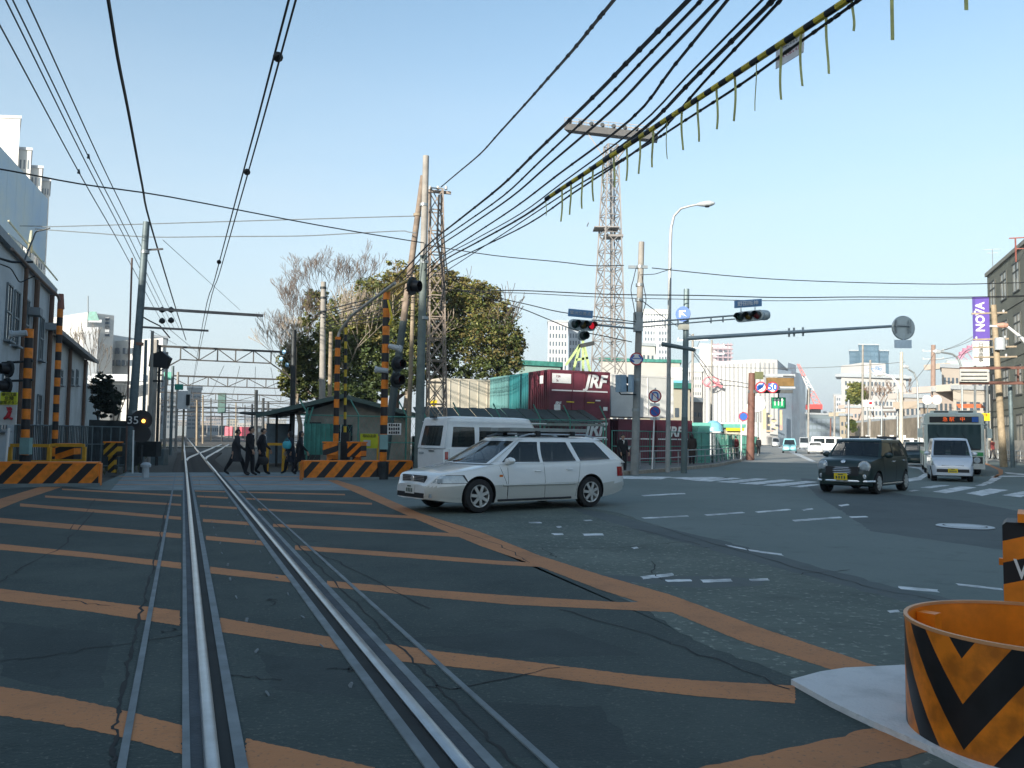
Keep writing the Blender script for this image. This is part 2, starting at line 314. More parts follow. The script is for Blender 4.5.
# white marks
wm = [[(683, 469+8), (700, 476.4), (720, 478), (700, 479)], ]
def wq(*l, z=.012, m=PAINT_W, j=.02, name='white_marking'): return sheet(name, px(*l), z, m, road, jag=j)
for a, b, c, d, e, f, g_, h_ in [(622, 476, 672, 477, 660, 479.5, 615, 478.5), (668, 477.5, 712, 477, 735, 477.8, 690, 480), (690, 480.5, 726, 477.5, 742, 478.3, 710, 481.5), (716, 482, 757, 478.3, 769, 479, 735, 483),
                             (738, 483.6, 783, 479.3, 795, 480.2, 757, 484.6), (762, 485.3, 806, 481, 818, 482, 782, 486.3), (789, 486.6, 816, 484, 820, 485, 800, 487.4),
                             (932.5, 491.7, 961, 486.2, 976.6, 487.6, 946.8, 493.3), (965.8, 493.3, 989.7, 488.6, 1008.7, 490, 982.5, 496), (1001.6, 495.2, 1024, 491.2, 1040, 492.4, 1020, 497.3), (920, 487.5, 940, 485, 950, 485.5, 930, 488.2), (908, 491, 914, 490, 920, 490.3, 912, 491.6)]:
    wq((a, b), (c, d), (e, f), (g_, h_), j=.02, name='crossing_stripe')
for q in [(641, 495.5, 684, 493.8, .8), (641, 518, 687, 516.4, .9), (704, 515, 743, 512.8, .9), (755, 512, 789, 509.8, .9), (801, 510, 812, 509, .8), (792, 520.5, 840, 517.6, 1.1), (838, 505.5, 848, 505, 1), (849, 517, 866, 517, 1),
          (640, 577.5, 672, 575, 2), (665, 580.5, 690, 581, 1.6), (700, 580.7, 731, 581, 2), (749, 579.8, 768, 580, 1.6), (551, 485+49, 562, 534.5, 1.3), (582, 534.5, 602, 535, 1.6), (528, 522.5, 540, 523, 1),
          (556, 527, 560, 527, 1), (631, 548, 637, 548, 1.2), (898, 587, 938, 592, 2.3), (955, 584, 1001, 590, 1.6), (887, 611.5, 898, 611.5, 1.6), (725, 545, 745, 550, 1.3), (748, 550, 782, 555.5, 1.5), (1004, 472.5, 1024, 475, 1.2), (583, 520.5, 591, 520.5, .7)]:
    x0, y0, x1, y1, t = q; wq((x0, y0-t*.4), (x1, y1-t), (x1+2, y1+t*.3), (x0+3, y0+t), z=.012, j=.015)
# far lane lines
for q in [[(779, 442.2), (781, 442.2), (795, 451.5), (816, 461.5), (812, 462), (790, 452.5)], [(801, 442.4), (803, 442.4), (830, 450), (836, 453), (826, 452)], [(828, 443.6), (831, 443.6), (865, 455), (860, 455)],
          [(903, 464), (925, 467), (930, 474), (921, 480), (905, 482), (905, 479), (918, 477), (924, 473.5), (919, 469), (903, 466)], [(995, 475.6), (1060, 475.8), (1060, 477), (990, 476.8)]]:
    sheet('lane_line', px(*q), .012, PAINT_W, road)
for a in range(9):
    y = 443+a*2.2; x = 771+a*7.5; sheet('lane_dash', px((x+6, y), (x+8.5, y), (x+12, y+.8), (x+9.5, y+.8)), .012, PAINT_W, road)
for a in range(5): sheet('crossing_arrow', px((778+a*9, 447+a*.4), (784+a*9, 447+a*.4), (786+a*9, 448+a*.4), (779+a*9, 448+a*.4)), .012, PAINT_W, road)
sheet('orange_lane_line', px((980, 462), (984, 462), (1003, 470), (1003, 474), (996, 478), (992, 477.5), (999, 473.5), (998, 470)), .012, PAINT_O, road)
wq((992, 477.5), (1002, 477.5), (996, 481), (988, 480.8)); wq((987, 481.3), (995, 481.5), (990, 484), (981, 483.6)); wq((980, 484.2), (988, 484.4), (983, 486), (975, 485.8))
# manhole
mb = MB(); c = G(965, 526.5, .012); mb.lathe(c, (0, 0, 1), [(0, .012), (.33, .012), (.36, .012), (.46, .010), (.47, 0)], 24, mis=[0, 1, 2, 2])
mb.build('manhole', [LGREY, GAP, LGREY], road)
# cracks
def crack(pts, w=.02, z=.024, n=7, amp=.7):
    P2 = []
    for a, b in zip(pts, pts[1:]):
        for k in range(n): P2.append(G(lerp(a[0], b[0], k/n), lerp(a[1], b[1], k/n))+Vector((R.uniform(-.05, .05), R.uniform(-.07, .07), 0))*amp)
    P2.append(G(*pts[-1])); up = []; dn = []
    for i, p in enumerate(P2):
        d = (P2[min(i+1, len(P2)-1)]-P2[max(i-1, 0)]).normalized(); nn = Vector((-d.y, d.x, 0))*w*R.uniform(.3, 1.4); up.append(p+nn); dn.append(p-nn)
    mb = MB(); rows = [[Vector((a.x, a.y, z*.2)), Vector((b.x, b.y, z*.2))] for a, b in zip(up, dn)]; mb.grid(rows, smooth=False); o = mb.build('crack', CRACK, road)
    if o.data.polygons[0].normal.z < 0: o.data.flip_normals()
for c_ in [[(540, 548), (600, 549), (650, 545), (702, 541)], [(555, 505), (620, 514), (700, 540), (790, 566), (880, 590), (1000, 612)], [(652, 562), (655, 575), (663, 580)], [(585, 523), (640, 530), (700, 545)], [(300, 546), (345, 565), (430, 609)],
           [(200, 632), (150, 640), (60, 655), (0, 662)], [(285, 680), (240, 676), (200, 682)], [(92, 512), (60, 548), (20, 570), (0, 582)], [(95, 500), (70, 530)], [(265, 600), (274, 601), (272, 606)], [(430, 520), (500, 545), (530, 563)], [(540, 548), (556, 558)],
           [(330, 668), (352, 669), (354, 672)], [(560, 610), (640, 632), (700, 655), (790, 690)], [(410, 683), (460, 690), (560, 668)], [(60, 600), (110, 606)], [(160, 632), (176, 630)], [(700, 549), (720, 546), (760, 553)], [(790, 575), (850, 570)]]:
    crack(c_, .008)
for c_ in [[(130, 655), (117, 720), (112, 768), (105, 830)], [(155, 560), (143, 605), (130, 655)], [(168, 500), (155, 560)]]: crack(c_, .012, n=16, amp=.3)
for c_ in [[(245, 492), (300, 548), (380, 628)], [(380, 628), (440, 690), (540, 790)]]: crack(c_, .009, n=16, amp=.3)
for pp in [((0, 622), (112, 634), (104, 688), (60, 690), (0, 676)), ((395, 640), (560, 628), (640, 655), (520, 658)), ((420, 702), (600, 706), (640, 760), (470, 756)), ((260, 655), (345, 662), (380, 700), (275, 690))]: sheet('asphalt_patch', px(*pp), .011, mat_patch, road, jag=.03)
# concrete pad around the drum
mb = MB(); pad = px((791, 685), (820, 677), (845, 673), (905, 670), (1024, 668), (1140, 690), (1180, 800), (1100, 840), (1000, 790), (940, 758), (880, 731), (852, 718), (830, 707))
mb.prism([Vector((p.x, p.y, 0)) for p in pad], (0, 0, .035)); o = mb.build('traffic_island', PAD, kind='structure')
bm = bmesh.new(); bm.from_mesh(o.data); bmesh.ops.recalc_face_normals(bm, faces=bm.faces); bm.to_mesh(o.data); bm.free()
# ---------------------------------------------------------------- track in the crossing
ANCH = {}
def trk(s, t, z=0):                                       # railway frame: origin = left rail at camera level
    b = G(212, 768); return Vector((b.x, b.y, 0))+DR*s+TR*t+Vector((0, 0, z))
def toff(pxl, py=768):                                    # lateral offset of a pixel at the picture's lower edge
    p = G(pxl, py)-G(212, 768); return p.dot(TR)
track = thing('railway_track', trk(0, .5), 'single railway track sunk in the level crossing, its two polished rails running away', 'railway track')
S0, S1 = -12, (G(183+20, 473)-G(212, 768)).dot(DR)+.3
def strip(t0, t1, z, m, name, s0=S0, s1=S1, parent=track, h=0.0):
    h = z*.45+.012; mb = MB(); mb.box(trk((s0+s1)/2, (t0+t1)/2, z*.45-h/2), (t1-t0, s1-s0, h), rz=math.atan2(DR.y, DR.x)-math.pi/2); return mb.build(name, m, parent)
RG = (G(463.5, 768)-G(212, 768)).dot(TR)
def railpair(t, nm='rail', s0=S0, s1=S1, z=.022):
    mb = MB(); a = trk(s0, t, z); b = trk(s1, t, z)
    prof = [(-.034, -.02), (-.034, -.006), (-.026, .0), (0, .002), (.026, 0), (.034, -.006), (.034, -.02)]
    rows = [[p+TR*x+Vector((0, 0, y)) for x, y in prof] for p in (a, b)]; mb.grid(rows, 0); o = mb.build(nm, STEEL, track)
    o.data.flip_normals() if o.data.polygons[3].normal.z < 0 else None
    mb = MB(); mb.box((a+b)/2+Vector((0, 0, -.055)), (.05, (b-a).length, .07), rz=math.atan2(DR.y, DR.x)-math.pi/2); mb.build('rail_web', STEEL_SIDE, track)
SL = [('edge_strip', 182, 190.5, STRIP, .024), ('crossing_board', 190.8, 205, BOARD, .018), ('flangeway', 219.5, 234.5, GAP, .014), ('check_rail', 235, 248, STRIP, .026)]
for nm, a, b, m, z in SL: strip(toff(a), toff(b), z, m, nm)
strip(toff(205), toff(207), .013, GAP, 'flangeway')
railpair(0); railpair(RG)
strip(toff(117), toff(126), .024, STRIP, 'edge_strip')
for nm, a, b, m, z in [('check_rail', 424, 438, STRIP, .024), ('flangeway', 438.5, 455, GAP, .014), ('crossing_board', 472, 488, BOARD, .018), ('edge_strip', 488.5, 501, STRIP, .024)]:
    strip(toff(a), toff(b), z, m, nm)
p_ = G(507, 727)-G(212, 768); tt = p_.dot(TR); strip(tt-.018, tt+.018, .024, STRIP, 'edge_strip', S0, S1)
# small bolt heads on the boards
mb = MB()
for i in range(26):
    for t in (.34, .80): mb.cyl(trk(1.0+i*1.0, t+R.uniform(-.02, .02), .001), trk(1.0+i, t, .006), .03, .025, 6)
o = mb.build('bolt_heads', STRIP, track); o['kind'] = 'stuff'
# ---------------------------------------------------------------- ballast bed, turnout beyond
bal = [trk(S1, -2.6), trk(S1, 5.6), trk(70, 30), trk(150, 60), trk(420, 120), trk(700, 120), trk(700, -8), trk(300, -7), trk(60, -3)]
mb = MB(); mb.poly([Vector((p.x, p.y, -.12)) for p in bal]); o = mb.build('ballast_bed', BALLAST, kind='structure')
if o.data.polygons[0].normal.z < 0: o.data.flip_normals()
def railcurve(fn, s0, s1, name, parent, n=24):
    mb = MB(); pts = [fn(lerp(s0, s1, i/n)) for i in range(n+1)]
    rows = []
    for i, p in enumerate(pts):
        d = (pts[min(i+1, n)]-pts[max(i-1, 0)]).normalized(); q = Vector((d.y, -d.x, 0)); rows.append([p+q*x+Vector((0, 0, z)) for x, z in ((-.07, -.11), (-.035, -.02), (-.035, .0), (.035, .0), (.035, -.02), (.07, -.11))])
    mb.grid(rows, 0, smooth=False); o = mb.build(name, STEEL, parent)
    if o.data.polygons[2].normal.z < 0: o.data.flip_normals()
def div(s): return .0034*max(0, s-44)**2 if s < 54 else .34+(s-54)*.068
turn = thing('turnout', trk(45, .5), 'railway turnout beyond the crossing where a second track branches right', 'railway track')
railcurve(lambda s: trk(s, 0, .03), S1, 400, 'rail', turn, 4)
railcurve(lambda s: trk(s, RG, .03), 43.2, 400, 'rail', turn, 4)
railcurve(lambda s: trk(s, RG+div(s)*1.0, .03), S1, 120, 'rail', turn, 40)
railcurve(lambda s: trk(s, .06+div(s), .03), 44, 120, 'rail', turn, 40)
for t0 in (12, 18, 24, 31):
    y = thing('siding_track', trk(110, t0), 'rusty siding track in the yard, %s from the main line' % {12: 'first', 18: 'second', 24: 'third', 31: 'fourth'}[t0], 'railway track')
    for t in (t0, t0+RG): railcurve(lambda s: trk(s, t+ (s-110)*.02, .03), 85+t0, 400, 'rail', y, 3)
TIE = mat('sleeper', (.10, .09, .08), .9, var=.3)
tme = None
for i in range(60):
    s = S1+.5+i*.62
    mb = MB(); mb.box((0, 0, 0), (2.1+(min(4, div(s))), .22, .10)); 
    o = mb.build('sleeper', TIE, turn, local=True); c = trk(s, RG/2+min(4, div(s))/2, -.09); o.location = WM[turn].inverted()@c; o.rotation_euler = (0, 0, math.atan2(DR.y, DR.x)-math.pi/2)
# path strip across the yard, its sunlight painted in as tan
sheet('sunlit_yard_path', [trk(93, -4), trk(93, 26), trk(101, 28), trk(101, -4)], -.10, mat('path_tan', (.34, .29, .21), .9, var=.2))
# ---------------------------------------------------------------- pavement with kerb
kb = [(600, 477), (620, 475.3), (668, 471.7), (717, 466.7), (741, 461.6), (750, 455), (756, 448.5), (763, 444.3), (772, 442)]
kp = [G(*k) for k in kb]; inner = [G(x, y) for x, y in [(766, 441.6), (745, 446), (700, 453), (660, 462), (600, 466)]]
mb = MB(); allp = [Vector((p.x, p.y, 0)) for p in kp+inner]; mb.prism(allp, (0, 0, .12)); pave = mb.build('pavement', PAVE, kind='structure')
bm = bmesh.new(); bm.from_mesh(pave.data); bmesh.ops.recalc_face_normals(bm, faces=bm.faces); bm.to_mesh(pave.data); bm.free()
for i, (a, b) in enumerate(zip(kp, kp[1:])):
    n = max(1, int((b-a).length/1.2)); d = (b-a).normalized(); q = Vector((-d.y, d.x, 0))
    if i > 4: n = min(n, 6)
    for k in range(n):
        u = a.lerp(b, k/n); v = a.lerp(b, (k+1)/n)-d*.02; mb = MB(); mb.prism([u-q*.02, v-q*.02, v+q*.16, u+q*.16], (0, 0, .15)); mb.build('kerbstone', KERB, pave)
# right pavement with low wall by the green building
rp = [G(985, 457), G(1024, 464), G(1120, 484), G(1300, 520), (140, 40), (220, 260), G(985, 457)+RD*150]
mb = MB(); mb.prism([Vector((p[0], p[1], 0)) for p in rp], (0, 0, .12)); o = mb.build('pavement', PAVE, kind='structure')
bm = bmesh.new(); bm.from_mesh(o.data); bmesh.ops.recalc_face_normals(bm, faces=bm.faces); bm.to_mesh(o.data); bm.free()
# ================================================================ BARRIERS AND CROSSING GEAR
def base(px_, d): # ground point under pixel column at depth d
    p = P(px_, 438, d); return Vector((p.x, p.y, 0))
def zat(px_, py_, d): return P(px_, py_, d).z
def low_barrier(a, b, h, depth, label, sm):
    d = (b-a).normalized(); q = Vector((-d.y, d.x, 0)); t = thing('striped_barrier', a, label, 'barrier', rz=math.atan2(d.y, d.x))
    l = (b-a).length; X = Vector((0, 1, 0))
    mb = MB(); mb.prism([(0, 0, 0), (l, 0, 0), (l, 0, h), (0, 0, h)], (0, .05, 0)); mb.build('front_plate', sm, t, local=True)
    mb = MB(); mb.box((l/2, depth/2+.05, h+.02), (l, depth, .04)); mb.box((-.02, depth/2+.05, h/2), (.04, depth, h)); mb.box((l+.02, depth/2+.05, h/2), (.04, depth, h)); mb.build('top_plate', ORG, t, local=True)
    mb = MB(); mb.box((l/2, -.06, .04), (l+.1, .12, .08)); mb.build('footing', SLAB, t, local=True)
    return t
STR = stripes('barrier_stripes', ORANGE, BLACK, (1, 0, -.85), .60, .55)
low_barrier(G(-80, 487.5), G(98, 486), .62, .5, 'long orange barrier with slanting black stripes at the left side of the crossing', STR)
low_barrier(G(304, 480.2), G(412, 479), .60, .5, 'long orange barrier with slanting black stripes by the shed', STR)
def yellow_rail(a, b, z0, z1, label, n=2, w=.10):
    t = thing('yellow_guard_rail', a, label, 'railing'); mb = MB(); mb.bar(a+Vector((0, 0, z1)), b+Vector((0, 0, z1)), w); mb.build('top_rail', YELF, t)
    if z0 > .1: mb = MB(); mb.bar(a+Vector((0, 0, z0)), b+Vector((0, 0, z0)), w*.8); mb.build('lower_rail', YELF, t)
    for i in range(n+1):
        p = a.lerp(b, i/n); mb = MB(); mb.bar(p, p+Vector((0, 0, z1-w/2)), w); mb.build('post', YELF, t)
yellow_rail(base(11, 26), base(50, 26.2), .55, 1.05, 'yellow guard frame behind the left striped barrier, in front of the factory fence', 1)
yellow_rail(base(50.5, 27.3), base(85, 27.5), .55, 1.05, 'yellow guard frame behind the right end of the left barrier', 1)
yellow_rail(base(268, 33), base(284, 33), 0, 1.1, 'short yellow hoop rail beside the walking men', 1)
yellow_rail(base(287, 35), base(301, 35), 0, .62, 'low yellow rail between walkers and the shed', 1)
def rpole(p, top, r, m, name='pole', label=None, cat='pole', par=None, r1=None, n=12):
    mb = MB(); mb.cyl(p, top, r, r if r1 is None else r1, n); return mb.build(name, m, par, label, cat)
def signal_lamp(p, face, r, par, name='warning_lamp', m=None):
    """round railway lamp: backing disc, visor and lens"""
    face = Vector(face).normalized(); mb = MB(); mb.cyl(p-face*.06, p, r*1.0, n=14); o = mb.build(name, DARKST, par)
    mb = MB(); mb.lathe(p, face, [(r*.62, 0), (r*.62, .25), (r*.58, .25), (r*.58, 0)], 14); mb.build('visor', BLK, o)
    mb = MB(); mb.lathe(p+face*.01, face, [(0, .03), (r*.4, .02), (r*.56, 0)], 14); mb.build('lens', m or mat('lens_dark_red', (.12, .01, .01), .2, var=0), o)
def camera_box(p, d, par):
    mb = MB(); d = Vector(d).normalized(); mb.cyl(p, p+d*.38, .09, .10, 10); mb.cyl(p+d*.38, p+d*.46, .13, .12, 10); mb.build('loudspeaker', LGREY, par)
# left tall gear pole x=28
def gearpole(px0, py0, px1, py1, d, r, label, m=BAND):
    a = base(px0, d); b = P(px1, py1, d); t = thing('crossing_post', a, label, 'crossing post'); mb = MB()
    mb.cyl((0, 0, 0), WM[t].inverted()@b, r, n=12); mb.build('post', m, t, local=True); return t, a, b
t1, a1, b1 = gearpole(25.5, 486, 29.5, 329, 25.2, .12, 'banded orange and black post carrying the grey speaker at the left edge')
camera_box(P(27, 333, 25), (-1, -.3, -.15), t1)
mb = MB(); mb.cyl(P(31, 331, 25.2), P(10, 331.5, 25.2), .025); mb.cyl(P(33, 361, 25.2), P(2, 363, 25.2), .035); mb.cyl(P(33, 380, 25.2), P(8, 381, 25.2), .035); mb.build('arm', DARKST, t1)
for q in [(8, 369), (6, 386)]: signal_lamp(P(q[0], q[1], 25.1), (-.6, -1, 0), .26, t1)
mb = MB(); c = P(26, 446, 24.95); mb.box(c, (.29, .18, .5)); mb.build('control_box', mat('box_green_grey', (.20, .34, .33), .5), t1)
mb = MB(); mb.cyl(base(25.2, 25.2), P(25.6, 455, 25.2), .16, n=10); mb.build('pole_foot', DARKST, t1)
t2, a2, b2 = gearpole(55, 470, 60.5, 303, 29.5, .10, 'slimmer banded orange and black post beside the left gate machine')
mb = MB(); mb.tube([P(60.5, 303, 29.5), P(58, 296, 29.3), P(45, 284, 28.5), P(12, 249, 25.5)], .055, 8); mb.build('raised_arm', mat('arm_rust', (.20, .14, .11), .6, var=.3), t2)
mb = MB(); mb.cyl(P(60.8, 309, 29.5), P(61, 294, 29.5), .12, .09, 10); mb.build('pole_cap', mat('rust_cap', (.25, .10, .07), .7), t2)
GST = stripes('gate_stripes', ORANGE, BLACK, (.35, 0, -1), .42, .5)
def gate_machine(c, sx, sy, sz, label, m=GST, rz=0):
    t = thing('gate_machine', Vector((c.x, c.y, 0)), label, 'gate machine', rz=rz); z = c.z
    mb = MB(); mb.box((0, 0, z), (sx, sy, sz)); mb.build('housing', m, t, local=True)
    mb = MB(); mb.box((0, 0, z+sz/2+.025), (sx+.05, sy+.05, .05)); mb.build('lid', ORG, t, local=True)
    mb = MB(); mb.box((0, 0, (z-sz/2)/2), (sx*.45, sy*.5, z-sz/2)); mb.build('pedestal', m, t, local=True); return t
gate_machine(P(68, 454, 28), .62, .45, .62, 'striped orange gate machine box behind the left barrier')
gate_machine(P(113, 449.5, 31), .50, .4, .50, 'striped yellow gate box on a thin leg beside the 35 sign', stripes('gate_stripes_y', (.55, .30, .02), BLACK, (1, 0, -1), .36, .5))
gate_machine(P(330, 449, 29.3), .48, .42, .42, 'left of two striped gate boxes behind the shed barrier', rz=.3)
gate_machine(P(357, 450, 29.0), .52, .42, .48, 'right of two striped gate boxes behind the shed barrier', stripes('gate_stripes_b', ORANGE, BLACK, (.9, 0, -1), .36, .5), rz=-.3)
t3, a3, b3 = gearpole(336, 470, 338, 337, 30, .10, 'tall banded orange and black post rising in front of the shed')
mb = MB(); mb.tube([P(338, 337, 30), P(340, 331, 30), P(352, 315, 29), P(395, 283, 26)], .05, 8); mb.build('raised_arm', mat('arm_white', (.42, .40, .36), .6, var=.2), t3)
rpole(base(345.5, 30.4), P(346, 320, 30.4), .055, BANDT, 'crossing_gate', 'thin raised gate arm banded yellow and black in front of the shed', 'gate arm')
mb = MB(); mb.box(P(345.5, 446, 30.4), (.30, .3, 1.0)); mb.build('gate_motor', DARKST, None, 'black motor housing at the foot of the thin gate arm', 'motor')
t4, a4, b4 = gearpole(383.5, 470, 387, 288, 28.5, .125, 'tallest banded orange and black post, right of the shed')
mb = MB(); mb.cyl(P(386, 292, 28.5), P(411, 279, 26.5), .05, .06); mb.build('top_arm', mat('arm_yellow', (.50, .33, .08), .5), t4)
camera_box(P(389, 346, 28.4), (1, -.2, -.25), t4); camera_box(P(388, 371, 28.4), (-1, -.2, .1), t4)
for q in [(398, 364), (397, 380)]: signal_lamp(P(q[0], q[1], 28.3), (.75, -.6, 0), .27, t4)
signal_lamp(P(413, 286, 26.6), (.9, -.4, -.1), .30, t4, 'overhead_lamp'); mb = MB(); mb.tube([P(388, 300, 28.4), P(392, 318, 28.4), P(389, 325, 28.4)], .04); mb.build('cable_guard', YELP, t4)
mb = MB(); mb.box(P(384, 442, 28.2), (.26, .16, .50)); mb.build('control_box', MATS['box_green_grey'], t4)
mb = MB(); mb.cyl(base(383.5, 28.5), P(383, 462, 28.5), .2, n=10); mb.build('pole_foot', DARKST, t4)
# thin banded pole left, speed sign, signal on left
rpole(base(127, 31.5), P(132, 258, 31.5), .035, mat('pole_red_brown', (.16, .10, .08), .6), 'crossing_gate_left', 'slender brown gate arm standing upright left of the blue grey mast', 'gate arm')
bpy.data.objects['crossing_gate_left'].name = 'crossing_gate'
t = thing('speed_sign', base(134, 30.5), 'small black sign reading 35 on a white post beside the rails', 'sign')
mb = MB(); mb.cyl(base(134, 30.5), P(133.5, 430, 30.5), .03); mb.build('post', WHITEP, t)
mb = MB(); mb.box(P(133, 420.5, 30.4), (.50, .05, .40)); mb.build('plate', BLK, t); pz = P(133, 420.5, 30.36)
text('35', .40, 'lettering', WHITEP, t, pz, (1, 0, 0), (0, 0, 1), .005, sx_=1.1)
t = thing('railway_signal', base(142, 31), 'low black railway signal with one orange light beside the 35 sign', 'signal')
mb = MB(); mb.cyl(base(142, 31), P(142, 445, 31), .05); mb.build('post', DARKST, t)
mb = MB(); mb.cyl(P(141.5, 420, 31), P(141.5, 420, 31.2)+Vector((0, 0, 0)), .38, n=18); mb.cyl(P(141.5, 434, 31), P(141.5, 434, 31.2), .33, n=18); mb.build('head', BLK, t)
mb = MB(); q = P(143.5, 421, 30.97); mb.lathe(q, (0, -1, 0), [(0, .02), (.05, .01), (.07, 0)], 12); mb.build('lens', mat('lamp_orange', (.8, .25, .02), .3, var=0, emit=(1, .35, .05), es=4), t)
t = thing('junction_box', P(113, 476, 30)*1, 'x', 'x'); bpy.data.objects.remove(t)
# sign with red figure at the left edge
t = thing('warning_board', base(5, 24), 'yellow and white warning board with red figure at the left edge', 'sign')
mb = MB(); mb.cyl(base(6, 24), P(9, 428, 24), .035); mb.build('post', WHITEP, t)
mb = MB(); mb.box(P(8, 414, 23.95), (.50, .04, .62)); mb.build('white_plate', mat('sign_white', (.55, .55, .53), .5), t)
mb = MB(); mb.box(P(9, 398.5, 23.93), (.48, .05, .36)); mb.build('yellow_plate', mat('sign_yellow', (.62, .62, .03), .5), t)
yz = 23.89
for i, s in enumerate(['踏切注意', '危険', '非常ボタン']):
    text(s, .11 if i != 1 else .14, 'lettering', BLK, t, P(9, 394.5+i*4.2, yz), (1, 0, 0), (0, 0, 1), .003)
mb = MB(); mb.lathe(P(10, 409, yz), (0, -1, 0), [(0, .02), (.06, .01), (.065, 0)], 10); mb.tube([P(10, 411, yz), P(8, 416, yz), P(4, 419, yz)], [.05, .06, .03], 8); mb.tube([P(9, 413, yz), P(7, 407, yz)], .022); mb.tube([P(8, 417, yz), P(12, 419, yz)], .035); mb.build('red_figure', RED, t)
# signs by the right gate post
t = thing('notice_board', base(378, 30), 'yellow notice board on the green fence behind the shed barrier', 'sign')
mb = MB(); mb.box(P(369, 441, 31.3), (.66, .04, .55)); mb.build('plate', mat('notice_yellow', (.50, .52, .02), .5), t); mb = MB(); mb.box(P(367, 443, 31.26), (.26, .02, .22)); mb.build('picture', LGREY, t)
text('踏切注意', .13, 'lettering', BLK, t, P(369.5, 436, 31.25), (1, 0, 0), (0, 0, 1), .003); mb = MB(); mb.cyl(base(378, 31.4), P(378, 436, 31.4), .04); mb.build('post', YELF, t)
t = thing('picture_notice', P(394, 429, 31.4), 'white square notice of small black pictograms on the green fence', 'sign')
mb = MB(); mb.box(P(394, 429, 31.3), (.54, .03, .44)); mb.build('plate', WHITEP, t); mb = MB()
for i in range(5):
    for j in range(3): mb.box(P(389.5+i*2.3, 425+j*3.8, 31.27), (.055, .02, .08+.02*((i+j) % 2)))
mb.build('pictogram', BLK, t)['kind'] = 'stuff'
# ================================================================ POLES
def upole(p0, pt, r0, r1, m, label, name='utility_pole', cat='pole', lowm=None, zl=0):
    t = thing(name, Vector((p0.x, p0.y, 0)), label, cat)
    mb = MB()
    if lowm:
        q = Vector(p0).lerp(pt, zl); rm = lerp(r0, r1, zl); mb.cyl(p0, q, r0+.005, rm+.005, 14, 1); mb.cyl(q, pt, rm, r1, 14, 0); mb.build('shaft', [m, lowm], t)
    else: mb.cyl(p0, pt, r0, r1, 14); mb.build('shaft', m, t)
    return t
def band(t, p, r, m=GALV, h=.12):
    mb = MB(); mb.cyl(p-Vector((0, 0, h/2)), p+Vector((0, 0, h/2)), r, n=12); mb.build('clamp', m, t)
def insulator(p, t, s=.08, m=None):
    mb = MB(); mb.lathe(p, (0, 0, 1), [(.02, 0), (s, .03), (s*.5, .06), (s, .10), (s*.5, .13), (s*.8, .17), (0, .2)], 10); mb.build('insulator', m or WHITEP, t)
d = 34.5
pA = upole(base(419, d), P(426, 156, d), .19, .13, CONC, 'tallest round concrete utility pole, beside the rusty lattice mast', lowm=mat('pole_shade_grey_green', (.13, .16, .15), .7, var=.2), zl=.68)  # shade on the lower shaft is painted in as grey green
for y in (205, 262, 318): band(pA, P(424, y, d), .18)
pB = upole(base(384, 36), P(423, 176, 36), .18, .12, mat('pole_brown', (.22, .17, .13), .8, var=.3), 'leaning brown utility pole propped behind the concrete one', lowm=mat('pole_dark', (.07, .09, .09), .7), zl=.5)
for y in (215, 300): band(pB, P(423-(y-176)*.148, y, 36), .17, CONC_T)
rpole(base(408, 38), P(414, 275, 38), .11, CONC_T, 'wooden_pole', 'short tan wooden pole left of the tall concrete pole', 'pole', r1=.09)
pD = upole(base(322, 45), P(323.5, 282, 45), .19, .14, CONC, 'thick pale concrete pole standing behind the shed roof')
for y in (288, 298, 312): band(pD, P(323.3, y, 45), .18, DARKST)
upole(base(329, 47), P(331, 332, 47), .13, .11, CONC_T, 'shorter tan pole close beside the thick pale pole')
upole(base(292, 44), P(294, 330, 44), .13, .13, DARKST, 'dark steel post with blue lamps at the left of the trees')
tl_ = bpy.data.objects['utility_pole.004'] if 'utility_pole.004' in bpy.data.objects else pD
for a, b, n_ in [(284, 352, 'topmost'), (281, 359, 'leftmost'), (287, 365, 'lowest')]: mb = MB(); mb.lathe(P(a, b, 43.6), (-.3, -1, 0), [(0, .05), (.09, .03), (.12, 0), (.05, -.08)], 10); mb.build('small_lamp', mat('lamp_blue_glass', (.22, .42, .60), .2, var=.1), None, n_+' of three small blue lamps left of the dark post by the trees', 'lamp', 'small blue lamps by the trees')
# lattice mast behind A
def lattice(c0, w0, c1, w1, nseg, m, name, label, rz=0, rr=.03, hr=.025, parts='lattice'):
    t = thing(name, Vector((c0.x, c0.y, c0.z)), label, 'lattice mast'); legs = []
    for k in range(4):
        a = rz+math.pi/4+k*math.pi/2; v = Vector((math.cos(a), math.sin(a), 0)); legs.append((c0+v*w0*.707, c1+v*w1*.707))
    for a, b in legs: mb = MB(); mb.bar(a, b, rr*2); mb.build('leg', m, t)
    mb = MB()
    for k in range(4):
        A, B = legs[k], legs[(k+1) % 4]
        for i in range(nseg):
            f0, f1 = i/nseg, (i+1)/nseg
            mb.bar(A[0].lerp(A[1], f0), B[0].lerp(B[1], f1), hr*1.6); mb.bar(B[0].lerp(B[1], f0), A[0].lerp(A[1], f1), hr*1.6)
            mb.bar(A[0].lerp(A[1], f1), B[0].lerp(B[1], f1), hr*1.8)
    o = mb.build('bracing', m, t); o['kind'] = 'stuff'; return t
LAT = mat('lattice_rust', (.27, .22, .18), .8, var=.35, scale=2)
lt = lattice(base(437, 37), .85, P(436, 190, 37), .55, 13, LAT, 'lattice_mast', 'slim rusty lattice mast behind the tall concrete pole', .25)
mb = MB(); mb.bar(P(428, 191, 37), P(451, 193, 37), .12); mb.bar(P(428, 290, 37), P(447, 291, 37), .08); mb.build('crossarm', LAT, lt)
for x in (430, 438, 446): insulator(P(x, 190, 37), lt)
